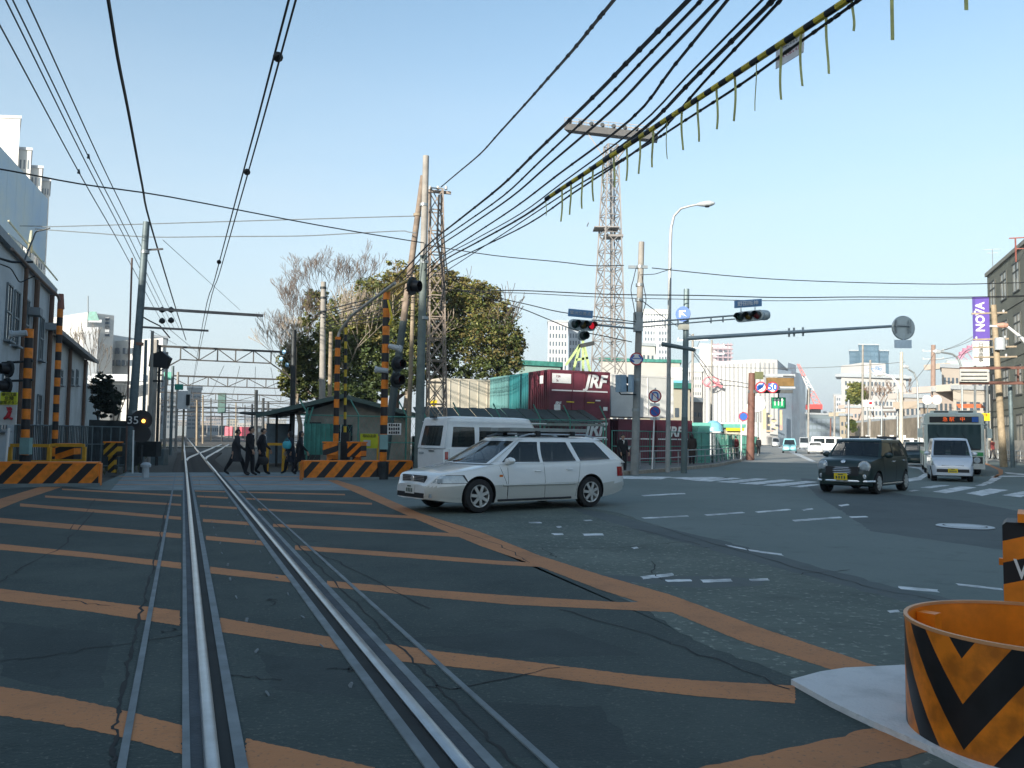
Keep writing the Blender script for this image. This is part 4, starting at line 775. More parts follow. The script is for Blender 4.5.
class Car:
    def __init__(s, name, label, cat, loc, heading, sp, group=None):
        s.sp = sp; s.L = sp['L']; s.t = thing(name, loc, label, cat, group, rz=heading)
        s.body(); s.cabin(); s.wheels()
    # x measured from the nose (0) to the tail (L); local X = L/2 - x
    def W(s, x, y, z): return Vector((s.L/2-x, y, z))
    def sec(s, x):
        sp = s.sp; w = smooth(sp['w'], x); zt = smooth(sp['zt'], x, sp.get('hz', .03)); zb = smooth(sp['zb'], x); k = sp.get('should', .95)
        return [(0, zb), (w*.86, zb), (w*.955, zb+.05), (w*.985, lerp(zb, zt, .3)), (w, lerp(zb, zt, .55)), (w*(k+1)/2, lerp(zb, zt, .82)), (w*k, zt-.035), (w*k-.03, zt-.004), (w*.6, zt+.018*sp.get('crown', 1)), (0, zt+.035*sp.get('crown', 1))]
    def ys(s, x, z):
        d = crom([(a, b, 0) for a, b in s.sec(x)[1:8]], 5)
        tab = sorted([(p.y, p.x) for p in d]); return pl(tab, z)
    def xn(s, z):                                        # nose x at height z
        for i in range(80):
            x = i*.01
            if smooth(s.sp['zt'], x, s.sp.get('hz', .03))-.02 >= z: return x
        return .8
    def body(s):
        sp = s.sp; xs = [0, .01, .03, .06, .1, .15, .2, .27, .35, .45]; x = .6
        while x < s.L-.5: xs.append(x); x += .15
        xs += [s.L-.45, s.L-.35, s.L-.25, s.L-.17, s.L-.1, s.L-.06, s.L-.03, s.L-.01, s.L]
        rows = []
        for x in xs:
            h = crom([(a, b, 0) for a, b in s.sec(x)], 3); rows.append([s.W(x, -p.x, p.y) for p in h]+[s.W(x, p.x, p.y) for p in reversed(h[1:-1])])
        mb = MB(); mb.grid(rows, 0, True, True); n = len(rows[0]); mb.add(rows[0], [tuple(range(n-1, -1, -1))], 0); mb.add(rows[-1], [tuple(range(n))], 0)
        if sp.get('low'):
            zc = sp['low']; mb.m = [1 if sum(mb.v[i][2] for i in f)/len(f) < zc and len(f) == 4 else m for f, m in zip(mb.f, mb.m)]
        o = mb.build('body', [sp['paint'], sp.get('paint2', sp['paint']), DARKTRIM], s.t, local=True)
        bm = bmesh.new(); bm.from_mesh(o.data); bmesh.ops.remove_doubles(bm, verts=bm.verts, dist=.0004); bmesh.ops.recalc_face_normals(bm, faces=bm.faces); bm.to_mesh(o.data); bm.free()
        s.b = o
        if sp.get('arch', True):
            surfmesh(o, [(s.L/2-x, sy*(sp['W']/2), sp['wr'], sp['wr']+.055) for x in sp['wx'] for sy in (-1, 1)])
        mb = MB(); mb.box((0, 0, sp['zb'][1][1]+.12), (s.L*.9, sp['W']*.6, .2)); mb.build('underbody', DARKTRIM, s.t, local=True)
    def S(s, side, u, h, off=0.0):
        """greenhouse: side 0 front,1 left,2 rear,3 right; u 0..1 ; h 0..1"""
        c = s.sp['cab']; e = h; xf = lerp(c['xf0'], c['xf1'], e); xr = lerp(c['xr0'], c['xr1'], e); bul = c.get('bulge', .12)*(1-.3*e)
        wv = lerp(c['w0'], c['w1'], e)+.05*math.sin(math.pi*min(1, h))*c.get('belly', .3); z = lerp(c['z0'], c['z1'], h)
        if side in (0, 2):
            y = lerp(-wv, wv, u); f = 1-(2*u-1)**2; x = (xf-bul*f) if side == 0 else (xr+bul*.6*f)
            p = s.W(x, y, z); sx_ = 1 if side == 0 else -1; sl = Vector((sx_, 0, .5)).normalized(); return p+sl*off
        x = lerp(xf, xr, u); sg = 1 if side == 1 else -1; yy = wv-.04*(2*u-1)**4
        if u in (0, 1): yy = wv
        return s.W(x, sg*yy, z)+Vector((0, sg*off, .2*off))
    def cabin(s):
        sp = s.sp; c = sp['cab']; h0, h1 = c.get('h0', .06), c.get('h1', .88); NH = 5
        pm = MB()
        def patch(mb, side, ua0, ub0, ua1, ub1, ha, hb, off=0, nu=6, mi=0):
            rows = []
            for i in range(NH+1):
                h = lerp(ha, hb, i/NH); rows.append([s.S(side, lerp(lerp(ua0, ub0, j/nu), lerp(ua1, ub1, j/nu), h), h, off) for j in range(nu+1)])
            mb.grid(rows, mi)
        # u at bottom / top for given x
        def U(x, h):
            xf = lerp(c['xf0'], c['xf1'], h); xr = lerp(c['xr0'], c['xr1'], h); return (x-xf)/(xr-xf)
        cols = []; ws = c['win']                           # list of (x0_bottom,x1_bottom,x0_top,x1_top)
        k = 0
        for side in (1, 3):
            wl = c['win']; edges = []; prev = (0, 0)
            for (a, b, a1, b1) in wl:
                ub = (U(a, 0), U(b, 0)); ut = (U(a1, 1), U(b1, 1))
                edges.append(('p', prev[0], ub[0], prev[1], ut[0])); edges.append(('w', ub[0], ub[1], ut[0], ut[1])); prev = (ub[1], ut[1])
            edges.append(('p', prev[0], 1, prev[1], 1))
            for ty, a0, b0, a1, b1 in edges:
                patch(pm, side, a0, b0, a1, b1, 0, h0); patch(pm, side, a0, b0, a1, b1, h1, 1)
                if ty == 'p': patch(pm, side, a0, b0, a1, b1, h0, h1, 0, 3)
                else:
                    g = MB(); patch(g, side, a0, b0, a1, b1, h0, h1, -.012); wn = g.build('side_window', GLASS, s.t, local=True, sharp=80)
        f0, f1 = c.get('fh0', .03), c.get('fh1', .93)
        for side, nm in ((0, 'windshield'), (2, 'rear_window')):
            m = c.get('fm', .05) if side == 0 else c.get('rm', .08)
            hb0 = f0 if side == 0 else c.get('rh0', .12); hb1 = f1 if side == 0 else c.get('rh1', .85)
            patch(pm, side, 0, 1, 0, 1, 0, hb0); patch(pm, side, 0, 1, 0, 1, hb1, 1); patch(pm, side, 0, m, 0, m, hb0, hb1, 0, 2); patch(pm, side, 1-m, 1, 1-m, 1, hb0, hb1, 0, 2)
            g = MB(); patch(g, side, m, 1-m, m, 1-m, hb0, hb1, -.01, 10); g.build(nm, GLASS, s.t, local=True, sharp=80)
        pm.build('pillars', sp['paint'] if not c.get('dark_pillars') else DARKTRIM, s.t, local=True, sharp=60)
        # roof
        ring = [s.S(0, u/10, 1) for u in range(11)]+[s.S(1, u/14, 1) for u in range(1, 15)]+[s.S(2, 1-u/10, 1) for u in range(1, 11)]+[s.S(3, 1-u/14, 1) for u in range(1, 14)]
        ct = sum(ring, Vector())/len(ring); cw = c.get('rc', .06); rm = MB(); rows = []
        for kx, kz in ((1, 0), (.985, .3), (.95, .52), (.86, .74), (.65, .92), (.35, .99), (.001, 1)):
            rows.append([Vector((ct.x+(p.x-ct.x)*kx, ct.y+(p.y-ct.y)*kx, p.z+cw*kz)) for p in ring])
        rm.grid(rows, 0, True, True); rm.build('roof', sp.get('roofpaint', sp['paint']), s.t, local=True, sharp=60)
        # interior
        if c.get('seats', True):
            im = MB(); xa = (c['xf0']+c['xf1'])/2+.45; n = 0
            for xx in [xa+.45, xa+1.3] if c['xr1']-c['xf1'] > 1.2 else [xa+.35]:
                for sy in (-.36, .36):
                    mb = MB(); mb.box(s.W(xx, sy, c['z0']+.0), (.16, .46, .75)); mb.box(s.W(xx, sy, c['z0']+.47), (.10, .24, .18)); mb.box(s.W(xx-.25, sy, c['z0']-.3), (.5, .46, .16)); mb.build('seat', SEAT, s.t, local=True)
            mb = MB(); mb.box(s.W(c['xf0']+.30, 0, c['z0']-.06), (.4, c['w0']*1.8, .14)); mb.build('dashboard', DARKTRIM, s.t, local=True)
            mb = MB(); wheel_ring(mb, s.W(c['xf0']+.55, -.36, c['z0']+.05), .18, (1, 0, .4), .015); mb.build('steering_wheel', DARKTRIM, s.t, local=True)
    def wheels(s):
        sp = s.sp; r = sp['wr']; w = .2; ns = sp.get('spokes', 7)
        rimm = mat('rim_alloy', (.55, .55, .53), .35, .4, var=.05)
        for x in sp['wx']:
            for sg in (-1, 1):
                y = sg*(sp['W']/2-.02); c = s.W(x, y, r); ax = Vector((0, sg, 0)); mb = MB(); mb.lathe(c-ax*w, ax, [(r*.6, 0), (r*.93, 0), (r, .03), (r, w-.03), (r*.95, w-.005), (r*.68, w+.004), (r*.66, w-.02)], 28)
                o = mb.build('wheel', RUBBER, s.t, local=True)
                mb = MB(); mb.lathe(c-ax*.02, ax, [(r*.67, .0), (r*.665, .025), (r*.60, .018), (r*.58, -.05), (0, -.06)], 28, mis=[0, 0, 0, 1])
                for k in range(ns):
                    a = 2*math.pi*k/ns; dvec = Vector((math.cos(a), 0, math.sin(a))); tv = Vector((-math.sin(a), 0, math.cos(a)))
                    c0 = c+ax*-.005; mb.prism([c0+dvec*r*.1-tv*r*.09, c0+dvec*r*.1+tv*r*.09, c0+dvec*r*.62+tv*r*.15, c0+dvec*r*.62-tv*r*.03], ax*.02 if sg > 0 else ax*.02)
                mb.cyl(c-ax*.02, c+ax*.022, r*.16, n=12); mb.build('rim', [rimm, DARKTRIM], o, local=True)
                try: WM[o]
                except Exception: pass
    # details on the body surface
    def patchb(s, name, m, x0, x1, z0, z1, off=.006, sides=(-1, 1), n=8, slant=0.0, follow=True, x0t=None, x1t=None):
        for sg in sides:
            rows = []
            for i in range(5):
                v = i/4; z = lerp(z0, z1, v); row = []
                a = lerp(x0, x0t if x0t is not None else x0, v); b = lerp(x1, x1t if x1t is not None else x1, v)
                if follow: xnz = s.xn(z); a = max(a, xnz+.004); b = max(b, a+.02)
                for j in range(n+1):
                    x = lerp(a, b, j/n); y = s.ys(x, z); row.append(s.W(x-off, sg*(y+off), z))
                rows.append(row)
            mb = MB(); mb.grid(rows, 0); mb.build(name, m, s.t, local=True, sharp=80)
    def seam(s, xs, z0, z1, sides=(-1, 1)):
        for sg in sides:
            pts = []
            for i in range(9):
                z = lerp(z0, z1, i/8); x = pl(xs, z) if isinstance(xs, list) else xs; pts.append(s.W(x, sg*(s.ys(x, z)-.002), z))
            mb = MB(); mb.tube(pts, .006, 4); o = mb.build('door_seam', DARKTRIM, s.t, local=True)
    def box(s, name, m, x, y, z, sz, par=None, rz=0):
        mb = MB(); mb.box(s.W(x, y, z), sz, rz=rz); return mb.build(name, m, par or s.t, local=True)
    def mirror(s, x, z, y, m, sz=(.12, .2, .14)):
        for sg in (-1, 1):
            mb = MB(); c = s.W(x, sg*(y+.10), z); mb.lathe(c+Vector((-.06, 0, 0)), (1, 0, 0), [(0, 0), (.085, .0), (.10, .05), (.07, .12), (0, .14)], 12); 
            mb.v = [(vx, c.y+(vy-c.y)*1.15, c.z+(vz-c.z)*.75) for vx, vy, vz in mb.v]; mb.bar(c, c-Vector((0, sg*.14, .03)), .04); mb.build('mirror', m, s.t, local=True)
    def handle(s, x, z, m):
        for sg in (-1, 1):
            mb = MB(); y = s.ys(x, z); mb.tube([s.W(x-.08, sg*(y-.005), z), s.W(x-.06, sg*(y+.025), z), s.W(x+.06, sg*(y+.025), z), s.W(x+.08, sg*(y-.005), z)], .012, 5); mb.build('door_handle', m, s.t, local=True)
    def plate(s, x, z, m, chars, w=.33, h=.165, f=1):
        mb = MB(); mb.box(s.W(x, 0, z), (.012, w, h)); o = mb.build('number_plate', m, s.t, local=True)
        mb = MB()
        for i in range(chars): mb.box(s.W(x-.010*f, (i-(chars-1)/2)*w*.2, z-.02), (.004, w*.11, h*.42))
        mb.box(s.W(x-.010*f, 0, z+h*.32), (.004, w*.4, h*.14)); mb.build('plate_marks', mat('plate_ink', (.05, .10, .08), .6), o, local=True)
# ---- station wagon
WG = dict(L=4.86, W=1.78, paint=PAINT_SW, paint2=PAINT_LOW, low=.50, wr=.315, wx=(.98, 3.72), crown=.8,
  zt=[(0, .50), (.05, .535), (.10, .60), (.16, .70), (.4, .755), (.9, .83), (1.25, .885), (1.5, .915), (2.5, .93), (3.8, .955), (4.5, .98), (4.72, .97), (4.80, .70), (4.86, .52)],
  zb=[(0, .26), (.4, .20), (1.0, .17), (3.9, .17), (4.4, .24), (4.86, .34)], w=[(0, .50), (.06, .62), (.16, .73), (.4, .82), (.8, .87), (1.6, .885), (3.6, .885), (4.3, .855), (4.6, .80), (4.78, .72), (4.86, .62)],
  cab=dict(xf0=1.22, xf1=2.05, xr0=4.74, xr1=4.18, w0=.80, w1=.60, z0=.90, z1=1.37, bulge=.16, h0=.07, h1=.90, rc=.065,
           win=[(1.50, 2.46, 2.14, 2.52), (2.53, 3.42, 2.59, 3.22), (3.52, 4.42, 3.34, 3.98)]))
fw, rw_ = G(471, 513), G(585, 507)
hd = (fw-rw_).normalized(); side = Vector((hd.y, -hd.x, 0))         # camera side is the car's left
ctr = (fw+rw_)/2+side*.87+hd*(-.08)
wag = Car('station_wagon', 'silver white station wagon with roof rack turning across the crossing', 'car', ctr, math.atan2(hd.y, hd.x), WG)
wag.t.scale = (1.06,)*3; wag.t.location += Vector((.12, 0, 0))
wag.patchb('headlight', LENS, .05, .72, .56, .695, .006, x0t=.14, x1t=.62); wag.patchb('headlight_rim', DARKTRIM, .05, .75, .55, .705, .002, x0t=.12, x1t=.66)
wag.patchb('side_marker', AMB, 1.42, 1.50, .66, .70, .006); wag.patchb('tail_lamp', REDL, 4.50, 4.74, .62, .82, .008, follow=False)
mb = MB(); mb.box(wag.W(.085, 0, .62), (.06, .82, .13)); g_ = mb.build('grille', DARKTRIM, wag.t, local=True, sharp=80)
for k in range(4): mb = MB(); mb.box(wag.W(.055, 0, .575+k*.03), (.03, .78, .010)); mb.build('slat', CHROME, g_, local=True)
mb = MB(); mb.lathe(wag.W(.04, 0, .625), (1, 0, 0), [(0, .01), (.05, .01), (.06, 0)], 14); mb.build('badge', CHROME, g_, local=True)
mb = MB(); mb.box(wag.W(.01, 0, .325), (.03, 1.0, .09)); mb.build('air_intake', DARKTRIM, wag.t, local=True)
for sg in (-1, 1): mb = MB(); mb.box(wag.W(.07, sg*.55, .33), (.04, .16, .07)); mb.build('fog_lamp', LENS, wag.t, local=True)
wag.plate(-.02, .43, WHITEP, 4)
for X in (1.62, [(.2, 2.52), (1, 2.50)], [(.2, 3.30), (.5, 3.36), (1, 3.46)]): wag.seam(X if isinstance(X, float) else X, .24, .90)
wag.seam([(.2, 1.62), (.5, 1.60), (.9, 1.42)], .24, .88)
for sg in (-1, 1):
    mb = MB(); mb.tube([wag.W(x, sg*(wag.ys(x, .50)+.008), .50) for x in [1.5+i*.2 for i in range(10)]], .016, 5); mb.build('side_moulding', PAINT_LOW, wag.t, local=True)
    mb = MB(); mb.tube([wag.W(x, sg*(wag.ys(x, .22)+.004), .22) for x in [1.4+i*.2 for i in range(10)]], .022, 5); mb.build('sill', DARKTRIM, wag.t, local=True)
    mb = MB(); rr = [wag.W(lerp(2.1, 4.05, i/8), sg*.56, 1.40+(.075 if 0 < i < 8 else .02)) for i in range(9)]; mb.tube(rr, .018, 6); mb.build('roof_rail', mat('rail_silver', (.45, .46, .47), .3, .6), wag.t, local=True)
for x in (2.55, 3.45): mb = MB(); mb.box(wag.W(x, 0, 1.52), (.06, 1.25, .04)); [mb.box(wag.W(x, sg*.57, 1.485), (.10, .08, .08)) for sg in (-1, 1)]; mb.build('rack_foot', DARKTRIM, wag.t, local=True)
mb = MB(); 
for sg, m_ in ((-1, 0), (1, 0)): mb.box(wag.W(2.9, sg*.33, 1.565), (2.0, .40, .07))
rk = mb.build('ski_carrier', mat('carrier_grey', (.30, .32, .31), .5, .2), wag.t, local=True)
wag.handle(2.34, .76, PAINT_SW); wag.handle(3.14, .78, PAINT_SW); wag.mirror(1.62, .96, .82, PAINT_SW)
mb = MB(); mb.box(wag.W(4.34, 0, 1.425), (.28, 1.0, .03)); mb.build('spoiler', PAINT_SW, wag.t, local=True)
mb = MB(); mb.tube([wag.W(1.18, .1, .93), wag.W(1.35, .5, .985)], .012, 4); mb.tube([wag.W(1.15, -.35, .93), wag.W(1.3, .08, .985)], .012, 4); mb.build('wiper', DARKTRIM, wag.t, local=True)
# ---- retro dark green kei car
KG = dict(L=3.4, W=1.475, paint=PAINT_GRN, wr=.275, wx=(.62, 2.85), crown=1.3, spokes=9, roofpaint=mat('roof_green_grey', (.12, .16, .17), .25, .2, var=.02, coat=1),
  zt=[(0, .52), (.04, .62), (.12, .78), (.25, .84), (.6, .90), (.95, .93), (1.6, .93), (2.8, .95), (3.2, .94), (3.33, .75), (3.4, .5)],
  zb=[(0, .24), (.3, .19), (2.9, .19), (3.4, .3)], w=[(0, .48), (.06, .6), (.18, .68), (.5, .725), (2.7, .735), (3.15, .70), (3.34, .6), (3.4, .52)], should=.96,
  cab=dict(xf0=.88, xf1=1.35, xr0=3.26, xr1=2.98, w0=.68, w1=.56, z0=.92, z1=1.36, bulge=.12, h0=.08, h1=.88, rc=.07, win=[(1.06, 1.95, 1.42, 1.97), (2.03, 2.92, 2.05, 2.78)]))
f1, r1 = G(868, 493.5), G(902, 489); hd = (f1-r1).normalized(); hd = Vector((-.66, -.75, 0)).normalized(); side = Vector((hd.y, -hd.x, 0))
cc = f1+hd*(-1.08)+side*.70
kei = Car('small_car', 'small dark green retro car with round headlamps and yellow plate', 'car', cc, math.atan2(hd.y, hd.x), KG)
for sg in (-1, 1):
    c = kei.W(.09, sg*.53, .70); mb = MB(); mb.lathe(c, (1, sg*.25, .1), [(0, .05), (.07, .045), (.115, .02), (.125, 0), (.145, .0), (.145, -.08)], 18, mis=[0, 0, 0, 1, 1]); mb.build('headlight', [LENS, CHROME], kei.t, local=True)
    c = kei.W(.04, sg*.52, .45); mb = MB(); mb.lathe(c, (1, sg*.2, 0), [(0, .03), (.05, .02), (.07, 0), (.07, -.06)], 14, mis=[0, 1, 1]); mb.build('fog_lamp', [LENS, CHROME], kei.t, local=True)
g_ = kei.box('grille', DARKTRIM, .03, 0, .58, (.08, .82, .22))
for k in range(5): wv = .40-.02*abs(k-2)**2; mb = MB(); mb.tube([kei.W(.02, -wv, .49+k*.045), kei.W(-.03, 0, .49+k*.045), kei.W(.02, wv, .49+k*.045)], .011, 5); mb.build('slat', CHROME, g_, local=True)
mb = MB(); mb.tube([kei.W(.3, -.71, .33), kei.W(.06, -.6, .33), kei.W(-.04, 0, .33), kei.W(.06, .6, .33), kei.W(.3, .71, .33)], .035, 8); mb.build('bumper_bar', CHROME, kei.t, local=True)
kei.t.scale = (1.12,)*3; kei.t.location += Vector((.22, -.1, 0))
kei.plate(-.09, .44, YELP, 4); kei.mirror(1.12, .98, .70, PAINT_GRN); kei.handle(1.82, .82, CHROME); kei.handle(2.7, .84, CHROME)
kei.seam([(.2, 1.1), (.9, 1.0)], .25, .88); kei.seam(2.0, .25, .9); kei.seam([(.2, 2.7), (.6, 2.75), (.9, 2.95)], .3, .9); kei.patchb('tail_lamp', REDL, 3.2, 3.34, .62, .82, .006, follow=False)
mb = MB(); mb.lathe(kei.W(.1, 0, .82), (1, 0, .8), [(0, .02), (.05, .01), (.06, 0)], 10); mb.build('badge', CHROME, kei.t, local=True)
for sg in (-1, 1): mb = MB(); mb.tube([kei.W(x, sg*(kei.ys(x, .25)+.006), .25) for x in [.95+i*.2 for i in range(9)]], .018, 5); mb.build('sill', CHROME, kei.t, local=True)
# ---- silver kei minivan
KV = dict(L=3.35, W=1.475, paint=PAINT_SIL, wr=.27, wx=(.55, 2.85), crown=1,
  zt=[(0, .55), (.04, .66), (.12, .80), (.3, .90), (.6, 1.0), (1.6, .98), (3.2, .98), (3.3, .8), (3.35, .5)], zb=[(0, .24), (.3, .2), (2.9, .2), (3.35, .3)],
  w=[(0, .55), (.05, .66), (.2, .71), (.5, .735), (2.9, .735), (3.2, .72), (3.3, .68), (3.35, .62)], should=.97,
  cab=dict(xf0=.42, xf1=1.05, xr0=3.25, xr1=3.1, w0=.70, w1=.60, z0=.97, z1=1.62, bulge=.12, h0=.05, h1=.88, rc=.06, win=[(.75, 1.5, 1.18, 1.52), (1.6, 2.3, 1.62, 2.28), (2.36, 2.95, 2.34, 2.85)]))
hd = (G(949, 479)-G(949+1.2, 473)).normalized(); hd = Vector((-.40, -.92, 0)).normalized()
van = Car('minivan', 'small silver minivan with a yellow plate waiting in front of the bus', 'car', base(948.5, 33.2), math.atan2(hd.y, hd.x), KV)
van.patchb('headlight', LENS, .02, .4, .62, .78, .008, x0t=.06, x1t=.3); van.plate(-.02, .42, YELP, 4); van.mirror(.95, 1.06, .72, PAINT_SIL); van.box('grille', DARKTRIM, .03, 0, .60, (.04, .75, .05))
g_ = van.box('air_intake', DARKTRIM, .0, 0, .42, (.03, 1.1, .12)); van.seam([(.25, .95), (.9, .8)], .3, .9); van.seam(1.55, .3, .92)
van.box('bumper_corner', PAINT_SIL, .0, 0, .3, (.05, 1.2, .1))
# ---- white van behind the wagon
WV = dict(L=4.7, W=1.72, paint=PAINT_WHT, wr=.32, wx=(.9, 3.6), arch=True, crown=.5, zt=[(0, .6), (.05, .8), (.15, 1.0), (.5, 1.12), (4.5, 1.12), (4.66, 1.10), (4.7, 1.05)], zb=[(0, .3), (.3, .24), (4.4, .26), (4.7, .34)],
  w=[(0, .6), (.1, .78), (.4, .84), (4.4, .85), (4.62, .83), (4.7, .79)], should=.99,
  cab=dict(xf0=.5, xf1=1.15, xr0=4.69, xr1=4.50, w0=.83, w1=.73, z0=1.11, z1=2.08, bulge=.1, h0=.04, h1=.72, rc=.09, belly=.5, rm=.13, rh0=.08, rh1=.76, win=[(.85, 1.75, 1.25, 1.78), (2.3, 3.35, 2.32, 3.3), (3.5, 4.4, 3.5, 4.28)]))
hd = Vector((.80, .60, 0)).normalized()
wv_ = Car('white_van', 'white high roofed van seen from behind, waiting beside the shed barrier', 'van', base(489, 28.6), math.atan2(hd.y, hd.x), WV)
mb = MB(); mb.box(wv_.W(4.725, -.1, 1.02), (.02, .3, .03)); mb.build('handle_bar', DARKTRIM, wv_.t, local=True); mb = MB(); mb.tube([wv_.W(4.72, .15, 1.16), wv_.W(4.70, .1, 1.4)], .015, 4); mb.build('wiper', DARKTRIM, wv_.t, local=True)
mb = MB(); mb.box(wv_.W(4.6, .0, 2.12), (.1, .3, .05)); mb.build('brake_lamp', DARKTRIM, wv_.t, local=True); wv_.seam(4.5, .4, 1.08)
mb = MB(); mb.box(wv_.W(4.72, .55, .95), (.01, .3, .05)); mb.build('badge', LGREY, wv_.t, local=True)
for sg in (-1, 1): mb = MB(); mb.box(wv_.W(2.5, sg*.845, 1.98), (4.0, .03, .03)); mb.build('rain_gutter', PAINT_WHT, wv_.t, local=True)
wv_.patchb('tail_lamp', REDL, 4.55, 4.66, .75, 1.0, .01, follow=False)
# ---- distant cars
def simple(label, kind, loc, hd, spec, group=None, cat='car'):
    return Car(kind, label, cat, loc, math.atan2(hd[1], hd[0]), spec, group)
def cspec(paint, L=4.2, H=1.45, van=False):
    b = dict(L=L, W=1.7, paint=paint, wr=.30, wx=(.8, L-.85), arch=False, spokes=5, zt=[(0, .5), (.15, .72), (.9, .86), (1.2, .9), (L-.3, .95), (L-.05, .8), (L, .5)], zb=[(0, .25), (.3, .2), (L-.3, .2), (L, .3)],
      w=[(0, .55), (.2, .75), (.6, .84), (L-.5, .84), (L-.1, .76), (L, .62)], cab=dict(xf0=1.1, xf1=1.75, xr0=L-.3, xr1=L-.7, w0=.78, w1=.6, z0=.9, z1=H-.06, h0=.06, h1=.88, seats=False, win=[(1.35, 2.3, 1.85, 2.32), (2.4, L-.75, 2.42, L-.95)]))
    if van: b.update(zt=[(0, .7), (.1, .95), (.4, 1.1), (L-.1, 1.1), (L, .9)]); b['cab'].update(xf0=.35, xf1=.85, xr0=L-.05, xr1=L-.15, w1=.72, z0=1.09, z1=H-.06, h1=.8, win=[(.7, 1.5, 1.0, 1.52), (1.7, 2.9, 1.72, 2.88), (3.0, L-.4, 3.02, L-.42)])
    return b
def rd(pxx, d): return base(pxx, d)
c = simple('pale turquoise hatchback driving away down the far road', 'hatchback', rd(789.5, 100), RD, cspec(PAINT_CY, 3.6, 1.75)); c.patchb('tail_lamp', REDL, 3.4, 3.55, .6, .8, .01, follow=False)
simple('low white saloon driving away right of the turquoise hatchback', 'saloon_car', rd(815, 96), RD, cspec(PAINT_WHT, 4.4, 1.4))
simple('white delivery van side-on beyond the white saloon', 'delivery_van', rd(829, 118), Vector((.93, -.37, 0)), cspec(PAINT_WHT, 4.9, 2.1, True), cat='van')
simple('white car just above the roof of the dark green car', 'saloon_car', rd(862, 75)+Vector((0, 0, -.1)), -RD, cspec(PAINT_WHT, 4.2, 1.5))
simple('grey van far down the road between the turquoise car and white saloon', 'delivery_van', rd(804, 150), -RD, cspec(LGREY, 4.7, 2.1, True), cat='van')
simple('white pickup sized van left of the bus', 'delivery_van', rd(909, 88), -RD, cspec(PAINT_WHT, 4.0, 1.85, True), cat='van')
simple('black car tucked against the left flank of the bus', 'saloon_car', base(916, 52), -RD, cspec(PAINT_GRN, 3.8, 1.5))
simple('small white van at the far end of the left lane', 'delivery_van', rd(776, 190), -RD, cspec(PAINT_WHT, 4.7, 2.1, True), cat='van')
simple('dark blue car at the far end of the right lanes', 'saloon_car', rd(821, 150), -RD, cspec(mat('paint_dark_blue', (.02, .04, .10), .3, var=0), 4.2, 1.45))
# ---- bus
hd = Vector((-.425, -.905, 0)).normalized(); bc = base(954, 38.2)-hd*5.0
bus = thing('city_bus', Vector((bc.x, bc.y, 0)), 'pale grey city bus with green waist stripe and dark destination display', 'bus', rz=math.atan2(hd.y, hd.x))
BG_ = mat('bus_cream', (.60, .65, .59), .35, var=.05, coat=.4); BGR = mat('bus_green', (.03, .28, .08), .4, var=.05); Lb, Wb, Hb = 10.2, 2.46, 2.98
def rbox(mb, x0, x1, w, z0, z1, r=.18, n=5, mi=0):
    prof = [(-w/2, z0), (w/2, z0)]
    for k in range(n+1): a = k/n*math.pi/2; prof.append((w/2-r+r*math.cos(a), z1-r+r*math.sin(a)))
    for k in range(n+1): a = math.pi/2+k/n*math.pi/2; prof.append((-w/2+r+r*math.cos(a), z1-r+r*math.sin(a)))
    rows = []
    for x, sc_ in ((x0, .96), (x0+.06, .99), (x0+.15, 1), (x1-.15, 1), (x1-.06, .99), (x1, .96)):
        rows.append([Vector((x, y*sc_, (z-z0)*(.985+.015*(sc_ > .97))+z0)) for y, z in prof])
    mb.grid(rows, mi, True, True); n_ = len(prof); mb.add(rows[0], [tuple(range(n_-1, -1, -1))], mi); mb.add(rows[-1], [tuple(range(n_))], mi)
mb = MB(); rbox(mb, -Lb/2, Lb/2, Wb, .32, Hb-.12); o = mb.build('body', BG_, bus, local=True)
bm = bmesh.new(); bm.from_mesh(o.data); bmesh.ops.recalc_face_normals(bm, faces=bm.faces); bm.to_mesh(o.data); bm.free()
surfmesh(o, [(Lb/2-2.4, sg*Wb/2, .48, .55) for sg in (-1, 1)]+[(-Lb/2+2.9, sg*Wb/2, .48, .55) for sg in (-1, 1)])
xf = Lb/2
def bb(name, m, x, y, z, sz, par=bus): mb = MB(); mb.box((x, y, z), sz); return mb.build(name, m, par, local=True)
BGL = mat('bus_glass', (.03, .06, .065), .04, 0, var=0, spec=1.0, alpha=.9)
mb = MB(); rows = [[Vector((xf+.012+.03*(1-(2*u-1)**2), (u-.5)*2.16, z)) for u in [i/8 for i in range(9)]] for z in (1.22, 1.7, 2.33)]; mb.grid(rows); mb.build('windshield', BGL, bus, local=True)
dsp = bb('destination_display', BLK, xf+.01, .0, 2.55, (.05, 2.0, .27))
ODO = mat('led_orange', (.5, .08, .01), .5, var=0, emit=(1, .15, .03), es=.5)
text('急', .22, 'lettering', ODO, dsp, (xf+.04, -.35, 2.55), (0, 1, 0), (0, 0, 1), .004, kindlocal=True); text('中', .22, 'lettering', ODO, dsp, (xf+.04, .35, 2.55), (0, 1, 0), (0, 0, 1), .004, kindlocal=True)
text('駅', .22, 'lettering', ODO, dsp, (xf+.04, -.08, 2.55), (0, 1, 0), (0, 0, 1), .004, kindlocal=True)
bb('route_panel', BLUE, xf+.02, .86, 2.55, (.05, .26, .23)); bb('wiper_panel', DARKTRIM, xf+.02, 0, 1.19, (.04, 2.1, .06))
bb('green_stripe', BGR, xf+.015, 0, .98, (.03, 2.3, .16)); bb('white_stripe', WHITEP, xf+.012, 0, 1.10, (.03, 2.34, .07)); bb('bumper', mat('bumper_grey', (.45, .47, .46), .5), xf+.04, 0, .42, (.12, 2.4, .24))
